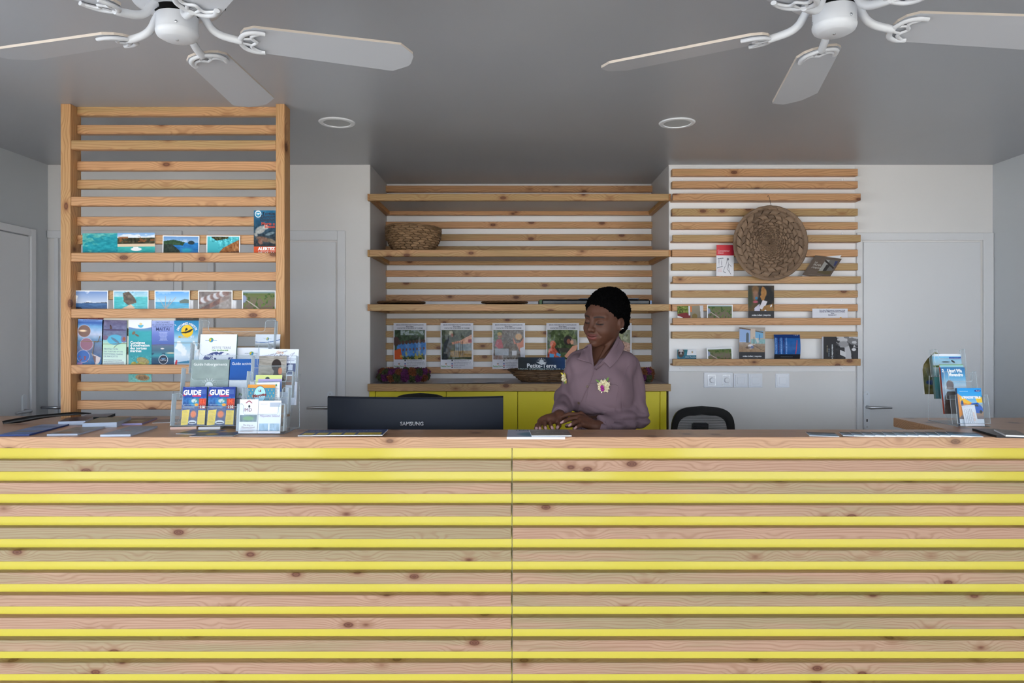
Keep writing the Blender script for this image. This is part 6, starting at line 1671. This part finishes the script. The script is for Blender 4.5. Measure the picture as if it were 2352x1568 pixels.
HC = np.array(P(1390, 740, 3.06))
HM = np.array((R(8, 'Y') @ R(-42, 'Z') @ R(12, 'X')).to_3x3())
def tohead(X, Y, Z):
    x, y, z = X - HC[0], Y - HC[1], Z - HC[2]
    return (HM[0, 0] * x + HM[1, 0] * y + HM[2, 0] * z, HM[0, 1] * x + HM[1, 1] * y + HM[2, 1] * z, HM[0, 2] * x + HM[1, 2] * y + HM[2, 2] * z)
def sdf_head(X, Y, Z):
    x, y, z = tohead(X, Y, Z)
    ax = np.abs(x)
    d = ell(x, y, z, (0, .014, .044), (.073, .092, .082))
    d = smin(d, ell(x, y, z, (0, -.032, .006), (.0625, .060, .082)), .03)
    d = smin(d, ell(x, y, z, (0, -.040, -.048), (.045, .047, .046)), .03)
    d = smin(d, ell(ax, y, z, (.046, .000, -.030), (.014, .030, .028)), .03)
    d = smin(d, sph(x, y, z, (0, -.074, -.080), .0170), .026)
    d = smin(d, sph(ax, y, z, (.0370, -.060, -.022), .0235), .028)          # smiling cheeks
    d = smin(d, cap(ax, y, z, (.008, -.0865, .031), (.046, -.0680, .034), .0070), .018)   # brow ridge
    d = smax(d, -ell(ax, y, z, (.0315, -.0965, .011), (.0185, .014, .0115)), .014)        # sockets
    d = smin(d, ell(ax, y, z, (.0315, -.0730, .0095), (.0165, .0150, .0125)), .004)       # lids over the eyeballs
    d = smin(d, cap(x, y, z, (0, -.0855, .026), (0, -.1040, -.014), .0085, .0095), .012)
    d = smin(d, ell(x, y, z, (0, -.1075, -.0200), (.0108, .0115, .0098)), .009)
    d = smin(d, ell(ax, y, z, (.0128, -.0965, -.0225), (.0078, .0100, .0080)), .006)
    d = smax(d, -ell(ax, y, z, (.0068, -.1060, -.0320), (.0042, .0060, .0035)), .004)     # nostrils
    d = smin(d, ell(x, y, z, (0, -.0780, -.050), (.034, .016, .022)), .014)               # mouth mound
    zc = z - 9.0 * np.minimum(ax, .034) ** 2                                             # corners drawn up in a smile
    d = smin(d, ell(x, y, zc, (0, -.0925, -.0465), (.0235, .0070, .0052)), .004)
    d = smin(d, ell(x, y, zc, (0, -.0910, -.0570), (.0200, .0082, .0066)), .004)
    d = smax(d, -ell(x, y, zc, (0, -.1010, -.0512), (.0290, .0100, .0012)), .0025)
    d = smax(d, -ell(x, y, z, (0, -.0980, -.0700), (.020, .0100, .0050)), .008)           # fold under the lip
    d = smax(d, -cap(ax, y, z, (.0215, -.0985, -.024), (.0365, -.0860, -.047), .0035), .007)   # smile crease
    # ears
    e = ell(ax, y, z, (.0735, .0120, .0000), (.0095, .0200, .0250))
    e = smin(e, ell(ax, y, z, (.0715, .0060, -.0200), (.0070, .0095, .0100)), .006)
    e = smax(e, -ell(ax, y, z, (.0850, .0100, .0030), (.0090, .0115, .0145)), .005)
    e = smin(e, ell(ax, y, z, (.0745, -.0010, -.0030), (.0055, .0055, .0080)), .004)
    d = smin(d, e, .006)
    # neck
    n = cap(X, Y, Z, HC + HM @ np.array((0, .030, -.030)), np.array(P(1388, 838, 3.095)), .044, .050)
    n = smin(n, ell(X, Y, Z, np.array(P(1378, 862, 3.05)), (.085, .060, .050)), .04)
    n = smin(n, cap(X, Y, Z, HC + HM @ np.array((.046, .012, -.045)), np.array(P(1370, 838, 3.010)), .008, .010), .030)   # neck tendon
    d = smin(d, n, .009)
    return d

V, Q = surface_nets(sdf_head, HC + np.array((-.15, -.155, -.27)), HC + np.array((.155, .16, .165)), .0021)
def skin_cols(V):
    x, y, z = tohead(V[:, 0], V[:, 1], V[:, 2])
    ax = np.abs(x)
    base = np.array((84, 53, 40)) / 255.0
    cvv = np.tile(base, (len(V), 1))
    def put(mask, rgb):
        m = np.clip(mask, 0, 1)[:, None]
        cvv[:] = cvv * (1 - m) + np.array(rgb) / 255.0 * m
    front = (y < -.055)
    zc = z - 9.0 * np.minimum(ax, .034) ** 2
    put(front * np.clip(1.4 - np.sqrt((x / .0245) ** 2 + ((zc + .0475) / .0062) ** 2), 0, 1) * 1.6, (94, 50, 46))
    put(front * np.clip(1.4 - np.sqrt((x / .0215) ** 2 + ((zc + .0580) / .0075) ** 2), 0, 1) * 1.6, (116, 64, 60))
    put(front * np.exp(-((zc + .0512) / .0014) ** 2) * (ax < .028) * .9, (52, 26, 24))
    zb = .0335 - 7.0 * (ax - .033) ** 2
    put(front * np.clip(1.5 - np.abs(z - zb) / .0030, 0, 1) * np.clip((ax - .009) / .003, 0, 1) * np.clip((.054 - ax) / .008, 0, 1) * 1.0, (22, 13, 11))
    zl = .0022 + 9 * (ax - .0315) ** 2
    put(front * np.clip(1.7 - np.abs(z - zl) / .0021, 0, 1) * np.clip((.0175 - np.abs(ax - .0315)) / .002, 0, 1), (18, 11, 10))
    put(front * np.clip(1.2 - np.abs(z - .0205 + 5 * (ax - .0315) ** 2) / .0016, 0, 1) * (np.abs(ax - .0315) < .016) * .45, (58, 34, 26))
    put((y < -.09) * (z > -.036) * (z < -.027) * (ax < .012) * .5, (60, 36, 28))
    put(np.clip((.02 - np.abs(y - .012)) / .01, 0, 1) * (ax > .066) * (np.abs(z) < .02) * .25, (90, 52, 40))
    return cvv
COLS = skin_cols(V)

# hands: wrist, knuckles and finger chains placed in space
def W3(u, v, Y):
    return np.array(P(u, v, Y))
HANDS = []
def hand(wrist, fore, fingers, thumb, pad):
    fr = [.0083, .0086, .0082, .0071]
    def f(X, Y, Z):
        d = None
        for k, ch_ in enumerate(fingers):
            r = fr[k]
            m = cap(X, Y, Z, wrist, ch_[0], .0165, .0125)
            d = m if d is None else smin(d, m, .014)
        d = smin(d, ell(X, Y, Z, pad, (.026, .022, .016)), .014)
        for k, ch_ in enumerate(fingers):
            r = fr[k]
            g = cap(X, Y, Z, ch_[0], ch_[1], r * 1.10, r * .98)
            g = smin(g, cap(X, Y, Z, ch_[1], ch_[2], r, r * .93), .004)
            g = smin(g, cap(X, Y, Z, ch_[2], ch_[3], r * .93, r * .72), .003)
            d = smin(d, g, .0045)
        t = cap(X, Y, Z, thumb[0], thumb[1], .0135, .0100)
        t = smin(t, cap(X, Y, Z, thumb[1], thumb[2], .0100, .0078), .005)
        d = smin(d, t, .009)
        d = smin(d, cap(X, Y, Z, wrist, fore, .0225, .025), .016)
        return d
    pts = np.array([wrist, fore] + [p for c_ in fingers for p in c_] + list(thumb))
    v_, q_ = surface_nets(f, pts.min(0) - .036, pts.max(0) + .036, .00165)
    cc = np.tile(np.array((84, 52, 39)) / 255.0, (len(v_), 1))
    for c_ in fingers + [[None, None, thumb[1], thumb[2]]]:
        tip, dip = c_[3], c_[2]
        ax_ = (tip - dip) / np.linalg.norm(tip - dip)
        up = np.array((0, -.35, 1.0)); up = up - ax_ * (up @ ax_); up /= np.linalg.norm(up)
        ctr = tip - ax_ * .001 + up * .006
        s_ = (v_ - ctr)
        al = s_ @ ax_; uu = s_ @ up; sd = np.sqrt(np.maximum(0, (s_ ** 2).sum(1) - al ** 2 - uu ** 2))
        m = np.clip(1.6 - np.sqrt((al / .0075) ** 2 + (sd / .0052) ** 2 + (uu / .006) ** 2), 0, 1) * 1.8
        m = np.clip(m, 0, 1)[:, None]
        cc[:] = cc * (1 - m) + np.array((186, 148, 148)) / 255.0 * m
    HANDS.append((v_, q_, cc))
LW, RW = W3(1366, 980, 2.885), W3(1284, 957, 2.905)
LELB, RELB = W3(1462, 955, 3.05), W3(1300, 914, 3.13)
hand(LW, LW + (LELB - LW) * .35,
     [[W3(1334, 951, 2.905), W3(1307, 951, 2.895), W3(1289, 957, 2.885), W3(1275, 962.5, 2.875)],
      [W3(1331, 958, 2.880), W3(1311, 961, 2.865), W3(1299, 966, 2.855), W3(1290, 971, 2.848)],
      [W3(1332, 966, 2.858), W3(1321, 969, 2.838), W3(1314, 973.5, 2.826), W3(1308, 977.5, 2.818)],
      [W3(1338, 974, 2.840), W3(1331, 977, 2.820), W3(1325, 981, 2.810), W3(1320, 984.5, 2.802)]],
     [W3(1350, 974, 2.895), W3(1322, 974, 2.905), W3(1302, 978, 2.900)], W3(1343, 966, 2.880))
hand(RW, RW + (RELB - RW) * .35,
     [[W3(1268, 962, 2.870), W3(1264, 973, 2.840), W3(1266, 980, 2.825), W3(1269, 985, 2.815)],
      [W3(1258, 960.5, 2.866), W3(1251, 972, 2.835), W3(1251, 980, 2.818), W3(1254, 986, 2.806)],
      [W3(1248, 963, 2.862), W3(1240, 974, 2.832), W3(1239, 981, 2.816), W3(1241, 987, 2.804)],
      [W3(1241, 968, 2.856), W3(1233, 977, 2.832), W3(1231, 983, 2.818), W3(1232, 987, 2.808)]],
     [W3(1283, 966, 2.885), W3(1283, 977, 2.855), W3(1280, 984, 2.835)], W3(1263, 964, 2.872))

# the rest of the body, under the clothes
TC = np.array((P(1380, 880, 3.075).x, 3.075))
TA = math.radians(-20)
def totorso(X, Y):
    x, y = X - TC[0], Y - TC[1]
    return x * math.cos(TA) + y * math.sin(TA), -x * math.sin(TA) + y * math.cos(TA)
RSH, LSH = W3(1328, 840, 3.055), W3(1446, 838, 3.105)
def sdf_body(X, Y, Z):
    x, y = totorso(X, Y)
    d = ell(x, y, Z, (0, 0, 1.27), (.130, .088, .17))
    d = smin(d, ell(x, y, Z, (0, 0, 1.10), (.108, .082, .12)), .05)
    d = smin(d, ell(x, y, Z, (0, .01, .93), (.150, .105, .13)), .05)
    d = smin(d, cap(x, y, Z, (-.09, .01, 1.335), (.09, .01, 1.335), .034), .04)
    d = smin(d, cap(X, Y, Z, np.array(P(1386, 850, 3.085)), np.array(P(1388, 800, 3.09)), .052, .048), .03)
    for s, A, E, Wr in ((-1, RSH, RELB, RW), (1, LSH, LELB, LW)):
        d = smin(d, smin(cap(X, Y, Z, A, E, .030, .028), cap(X, Y, Z, E, Wr, .020, .020), .01), .02)
        hx, hy = s * .085, .01
        d = smin(d, smin(cap(x, y, Z, (hx, hy, .88), (hx, -.01, .47), .078, .050), cap(x, y, Z, (hx, -.01, .47), (hx, .02, .09), .050, .033), .02), .03)
        d = smin(d, smin(cap(x, y, Z, (hx, .03, .055), (hx * 1.1, -.11, .032), .036, .028), sph(x, y, Z, (hx, .02, .09), .036), .02), .02)
    return d
VB, QB = surface_nets(sdf_body, (TC[0] - .32, TC[1] - .27, -.0), (TC[0] + .30, TC[1] + .20, 1.45), .011)
parts = [(V, Q, COLS)] + HANDS + [(VB, QB, np.tile(np.array((84, 53, 40)) / 255.0, (len(VB), 1)))]
def merged(name, parts, m):
    vv, qq, cc = [], [], []
    n0 = 0
    for v_, q_, c_ in parts:
        vv.append(v_); qq.append(q_ + n0); cc.append(c_); n0 += len(v_)
    vv, qq, cc = np.concatenate(vv), np.concatenate(qq), np.concatenate(cc)
    me = bpy.data.meshes.new(name)
    me.from_pydata(vv.tolist(), [], qq.tolist())
    me.materials.append(m)
    me.polygons.foreach_set('use_smooth', np.ones(len(qq), bool))
    at = me.color_attributes.new('ink', 'FLOAT_COLOR', 'POINT')
    rgba = np.ones((len(vv), 4), np.float32); rgba[:, :3] = srgb_lin(cc)
    at.data.foreach_set('color', rgba.ravel())
    me.update()
    return me
M_SKIN = print_mat('skin', .55)
b_ = M_SKIN.node_tree.nodes['Principled BSDF']
b_.inputs['Specular IOR Level'].default_value = .28
b_.inputs['Subsurface Weight'].default_value = .06
b_.inputs['Subsurface Radius'].default_value = (.008, .003, .002)
woman = tag(add('person', merged('person', parts, M_SKIN)), 'woman in a mauve shirt standing behind the counter, looking down and smiling', 'person')

# ---- hair
def sdf_hair(X, Y, Z):
    x, y, z = tohead(X, Y, Z)
    ax = np.abs(x)
    d = ell(x, y, z, (0, .020, .054), (.088, .104, .096))
    d = smin(d, ell(x, y, z, (0, .052, -.006), (.072, .066, .060)), .03)
    pl = -(.66 * (y + .092) + .75 * (z - .096)) - .12 * np.clip(ax - .030, 0, .04)   # hairline: forehead, temple, front of the ear
    d = smax(d, pl, .008)
    d = smax(d, -(ell(ax, y, z, (.080, .006, -.010), (.020, .026, .040))), .008)
    return d
VH, QH = surface_nets(sdf_hair, HC + np.array((-.15, -.16, -.12)), HC + np.array((.16, .17, .18)), .0028)
me = bpy.data.meshes.new('hair'); me.from_pydata(VH.tolist(), [], QH.tolist()); me.update()
nrm = np.empty(len(VH) * 3); me.vertices.foreach_get('normal', nrm); nrm = nrm.reshape(-1, 3)
dsp = np.array([mnoise.noise(Vector(p) * 95) * .0055 + mnoise.noise(Vector(p) * 210) * .0045 + mnoise.noise(Vector(p) * 30) * .003 for p in VH])
VH2 = VH + nrm * dsp[:, None]
me.vertices.foreach_set('co', VH2.ravel()); me.update()
me.polygons.foreach_set('use_smooth', np.ones(len(QH), bool))
me.materials.append(mat('black_hair', C(5, 5, 5), .95, spec=.04, bump=(420, .9, .004)))
add('hair', me, woman)

# ---- shirt
def sdf_shirt(X, Y, Z):
    x, y = totorso(X, Y)
    d = ell(x, y, Z, (0, .0, 1.275), (.140, .104, .160))
    d = smin(d, ell(x, y, Z, (0, -.015, 1.205), (.128, .103, .085)), .06)
    d = smin(d, ell(np.abs(x), y, Z, (.060, -.062, 1.275), (.060, .052, .060)), .04)
    d = smin(d, cap(x, y, Z, (-.108, .012, 1.362), (.108, .012, 1.362), .046), .05)
    d = smin(d, cap(X, Y, Z, np.array(P(1388, 838, 3.112)), np.array(P(1391, 806, 3.122)), .064, .054), .03)
    waist = ell(x, y, Z, (0, 0, 1.105), (.124, .092, .060))
    d = smin(d, waist, .018)
    # sleeves: full, gathered towards the cuff
    R1 = RELB + np.array((0, .008, -.006)); L1 = LELB + np.array((.006, .008, -.004))
    sr = smin(cap(X, Y, Z, RSH, R1, .050, .043), cap(X, Y, Z, R1, RW + (RELB - RW) * .22, .044, .034), .03)
    sl = smin(cap(X, Y, Z, LSH, L1, .048, .050), cap(X, Y, Z, L1, LW + (LELB - LW) * .17, .050, .041), .03)
    d = smin(d, sr, .020)
    d = smin(d, sl, .018)
    # open neck
    nk = smin(cap(X, Y, Z, np.array(P(1367, 839, 2.935)), np.array(P(1384, 796, 2.985)), .004, .050), cap(X, Y, Z, np.array(P(1384, 800, 2.99)), np.array(P(1392, 768, 3.07)), .048, .062), .01)
    d = smax(d, -nk, .004)
    # V of the open collar
    tri = None
    pts_ = [P(1362, 786, 2.985), P(1421, 770, 2.985), P(1366, 842, 2.985)]
    for a_, b2 in ((0, 1), (1, 2), (2, 0)):
        ex_, ez_ = pts_[b2].x - pts_[a_].x, pts_[b2].z - pts_[a_].z
        L_ = math.hypot(ex_, ez_)
        e_ = -(-(X - pts_[a_].x) * ez_ + (Z - pts_[a_].z) * ex_) / L_ * -1
        tri = e_ if tri is None else np.maximum(tri, e_)
    d = smax(d, -np.maximum(tri, Y - 3.045), .003)
    top = Z - (1.405 + .10 * np.clip((Y - 3.03) / .1, 0, 1))
    return d
VS_, QS = surface_nets(sdf_shirt, (TC[0] - .30, TC[1] - .26, 1.03), (TC[0] + .29, TC[1] + .19, 1.47), .0042)
me = bpy.data.meshes.new('shirt'); me.from_pydata(VS_.tolist(), [], QS.tolist()); me.update()
nrm = np.empty(len(VS_) * 3); me.vertices.foreach_get('normal', nrm); nrm = nrm.reshape(-1, 3)
def folds(p):
    x, y, z = p
    f = mnoise.noise(Vector((x * 9, y * 9, z * 5))) * .006
    low = max(0.0, min(1.0, (1.22 - z) / .10))
    f += low * (abs(mnoise.noise(Vector((x * 16 + z * 10, y * 16, z * 24)))) - .25) * .020
    arm = max(0.0, min(1.0, (x - (TC[0] + .10)) / .04)) + max(0.0, min(1.0, ((TC[0] - .10) - x) / .04))
    f += arm * mnoise.noise(Vector((x * 22 + 3, y * 14, z * 9 + x * 20))) * .009
    # waist gathering
    f += -.012 * math.exp(-((z - 1.137 + .05 * (x - TC[0])) / .010) ** 2)
    return f
dsp = np.array([folds(p) for p in VS_])
VS2 = VS_ + nrm * dsp[:, None]
me.vertices.foreach_set('co', VS2.ravel()); me.update()
me.polygons.foreach_set('use_smooth', np.ones(len(QS), bool))
M_SHIRT = mat('mauve_cotton', C(110, 91, 99), .85, spec=.2, bump=(900, .12, .0006))
me.materials.append(M_SHIRT)
shirt = add('shirt', me, woman)
BV = BVHTree.FromPolygons([tuple(v) for v in VS2], [tuple(q) for q in QS])
CAM = Vector((0, 0, CZ))
def hit(u, v, lift=0.0):
    d = P(u, v, 1.0) - CAM
    d.normalize()
    r = BV.ray_cast(CAM, d)
    if r[0] is None:
        return P(u, v, 3.0), Vector((0, -1, 0))
    n = r[1] if r[1].dot(d) < 0 else -r[1]
    return r[0] + n * lift, n
# placket, pocket seam
def seam(name, px, rad, flat_, n=5, lift=.0006):
    pts = [hit(u, v, lift)[0] for u, v in px]
    add(name, tube_mesh(name, smooth_path(pts, n), rad, M_SHIRT, 6, flat=flat_), shirt)
seam('placket', [(1364, 846), (1361, 862), (1352, 886), (1342, 906), (1333, 926), (1328, 944)], .0026, 1.0)
seam('pocket_seam', [(1352, 880), (1375, 880), (1398, 882), (1420, 886), (1417, 910), (1413, 938), (1411, 947), (1390, 942), (1362, 934), (1346, 928), (1349, 904), (1352, 880)], .0013, 1.0, 3)
seam('sleeve_seam', [(1450, 832), (1438, 850), (1430, 880), (1428, 910), (1430, 945)], .0017, 1.0)
for u, v in ((1349.5, 887.5), (1330, 925)):
    p, n = hit(u, v, .0015)
    o = add('button', lathe_mesh('button', [(0, 0), (.0048, 0), (.0055, .0012), (.0048, .0022), (.003, .0016), (0, .0016)], mat('horn_button', C(84, 66, 50), .3), 16, cap=False), shirt, p)
    o.rotation_euler = n.to_track_quat('Z', 'Y').to_euler()
# collar wings: folded cloth with thickness
def cloth_patch(name, rows, th=.004):
    """rows of 3D points (same count) -> thick patch, smoothly subdivided"""
    A = [smooth_path(r, 4) for r in rows]
    nc = len(A[0])
    cols_ = [smooth_path([A[i][j] for i in range(len(A))], 4) for j in range(nc)]
    nr = len(cols_[0])
    vs_ = [cols_[j][i] for i in range(nr) for j in range(nc)]
    fs = [(i * nc + j, i * nc + j + 1, (i + 1) * nc + j + 1, (i + 1) * nc + j) for i in range(nr - 1) for j in range(nc - 1)]
    me = mesh(name, vs_, fs, M_SHIRT, True)
    o = add(name, me, shirt)
    md = o.modifiers.new('thickness', 'SOLIDIFY'); md.thickness = th; md.offset = 0
    return o
def H(u, v, l=.004):
    return hit(u, v, l)[0]
nb = lambda u, v, Y: P(u, v, Y)
cloth_patch('collar_wing', [[nb(1419, 773, 3.045), nb(1411, 790, 3.010), nb(1398, 811, 2.985), nb(1383, 829, 2.972)],
                            [nb(1428, 783, 3.050), H(1421, 802, .009), H(1408, 820, .008), H(1391, 836, .006)],
                            [nb(1434, 796, 3.055), H(1428, 812, .006), H(1416, 830, .005), H(1401, 846, .004)]])
cloth_patch('collar_wing', [[nb(1358, 789, 3.010), nb(1359, 804, 2.990), nb(1360, 820, 2.976), nb(1362, 838, 2.964)],
                            [nb(1350, 792, 3.015), H(1348, 806, .009), H(1348, 820, .008), H(1354, 834, .006)],
                            [nb(1346, 796, 3.02), H(1340, 806, .007), H(1333, 817, .005), H(1326, 826, .004)]])
cloth_patch('collar_stand', [[nb(1420, 770, 3.05), nb(1414, 784, 3.02), nb(1402, 804, 2.995), nb(1386, 826, 2.978), nb(1367, 845, 2.966)],
                             [nb(1424, 777, 3.052), nb(1418, 792, 3.024), H(1407, 812, .004), H(1390, 832, .003), H(1369, 850, .003)]])
# cuffs
for nm, a, b, r in (('cuff', LW + (LELB - LW) * .14, LW + (LELB - LW) * .30, .037), ('cuff', RW + (RELB - RW) * .14, RW + (RELB - RW) * .30, .037)):
    pts = [a + (b - a) * t for t in np.linspace(0, 1, 6)]
    add(nm, tube_mesh(nm, pts, [r * .88, r * .97, r, r, r * 1.02, r * .98], M_SHIRT, 24), shirt)
# trousers (behind the counter)
def sdf_tr(X, Y, Z):
    x, y = totorso(X, Y)
    d = ell(x, y, Z, (0, .008, .95), (.165, .118, .155))
    d = smin(d, ell(x, y, Z, (0, 0, 1.08), (.122, .090, .06)), .03)
    for s in (-1, 1):
        d = smin(d, smin(cap(x, y, Z, (s * .085, .01, .88), (s * .085, -.01, .47), .090, .072), cap(x, y, Z, (s * .085, -.01, .47), (s * .085, .02, .12), .072, .068), .02), .03)
    d = smax(d, .09 - Z, .004)
    return d
VT, QT = surface_nets(sdf_tr, (TC[0] - .23, TC[1] - .2, .06), (TC[0] + .23, TC[1] + .2, 1.13), .012)
me = bpy.data.meshes.new('trousers'); me.from_pydata(VT.tolist(), [], QT.tolist()); me.polygons.foreach_set('use_smooth', np.ones(len(QT), bool)); me.materials.append(M_SHIRT)
add('trousers', me, woman)
# ear studs
for du in ((.0735, .0035, -.021), (.0765, .0125, -.0195)):
    p = HC + HM @ np.array((du[0] + .006, du[1], du[2]))
    bm = bmesh.new(); bmesh.ops.create_icosphere(bm, subdivisions=2, radius=.0022)
    me = bpy.data.meshes.new('ear_stud'); bm.to_mesh(me); bm.free(); me.materials.append(mat('pearl', C(240, 240, 244), .1))
    add('ear_stud', me, woman, p)

# ---- flowers pinned to the shirt
def petal_mesh(name, c_, L, w, cup=.3):
    vs_, fs = [], []
    n = 6
    for i in range(n + 1):
        t = i / n
        ww = w * math.sin(math.pi * min(1, t * .9 + .08)) ** .8
        for e in (-1, 0, 1):
            vs_.append((e * ww, t * L, cup * L * t * t + .15 * abs(e) * ww))
    for i in range(n):
        for e in range(2):
            a = i * 3 + e
            fs.append((a, a + 1, a + 4, a + 3))
    return mesh(name, vs_, fs, mat('petal_%d_%d_%d' % c_, C(*c_), .7), True)
PW, PC_, PMG, PLF, PYL = petal_mesh('petal', (226, 218, 190), .0085, .0026), petal_mesh('petal', (206, 192, 150), .0080, .0024), petal_mesh('petal', (150, 36, 130), .010, .0055), petal_mesh('leaf', (96, 130, 58), .020, .004, .1), petal_mesh('leaf', (206, 190, 60), .020, .0035, .1)
def corsage(u, v, lb, magenta, r, leaves, nb_):
    p, n = hit(u, v, .003)
    t = thing('corsage', lb, 'flower corsage', p, 0, 'fresh flower corsages pinned to the shirt')
    q_ = n.to_track_quat('Z', 'Y')
    t.rotation_euler = q_.to_euler()
    for k in range(nb_):
        a = k * 2.399963; rr = r * math.sqrt((k + .5) / nb_)
        bx, by = rr * math.cos(a), rr * math.sin(a)
        for j in range(4):
            o = add('petal', (PW, PC_)[(k + j) % 2], t, (bx, by, .003 + .004 * (1 - rr / r)))
            o.rotation_euler = (rnd.uniform(-.1, .7), rnd.uniform(-.4, .4), a - math.pi / 2 + j * 1.57 + rnd.uniform(-.4, .4))
    for (mx, my) in magenta:
        for j in range(5):
            o = add('petal', PMG, t, (mx, my, .009)); o.rotation_euler = (.35, 0, j * 1.257 + .3)
    for (lx, ly, rz, m_) in leaves:
        o = add('leaf', m_, t, (lx, ly, .002)); o.rotation_euler = (.15, 0, rz)
    bm = bmesh.new(); bmesh.ops.create_icosphere(bm, subdivisions=2, radius=.0024)
    me = bpy.data.meshes.new('pin_head'); bm.to_mesh(me); bm.free(); me.materials.append(mat('pin_steel', C(150, 165, 180), .15, metal=.8))
    add('pin_head', me, t, (.002, r + .004, .006))
corsage(1388, 886.5, 'white flower corsage with a magenta blossom pinned on the shirt pocket', [(-.004, -.004), (-.003, -.014)], .024, [(.010, .020, -.5, PLF), (-.018, .014, .9, PLF)], 34)
corsage(1299, 868, 'small white and yellow green corsage pinned on the sleeve', [], .013, [(.004, -.006, 3.0, PLF), (.008, -.004, 3.4, PYL), (.008, .006, .2, PYL), (-.004, .012, .9, PYL)], 16)
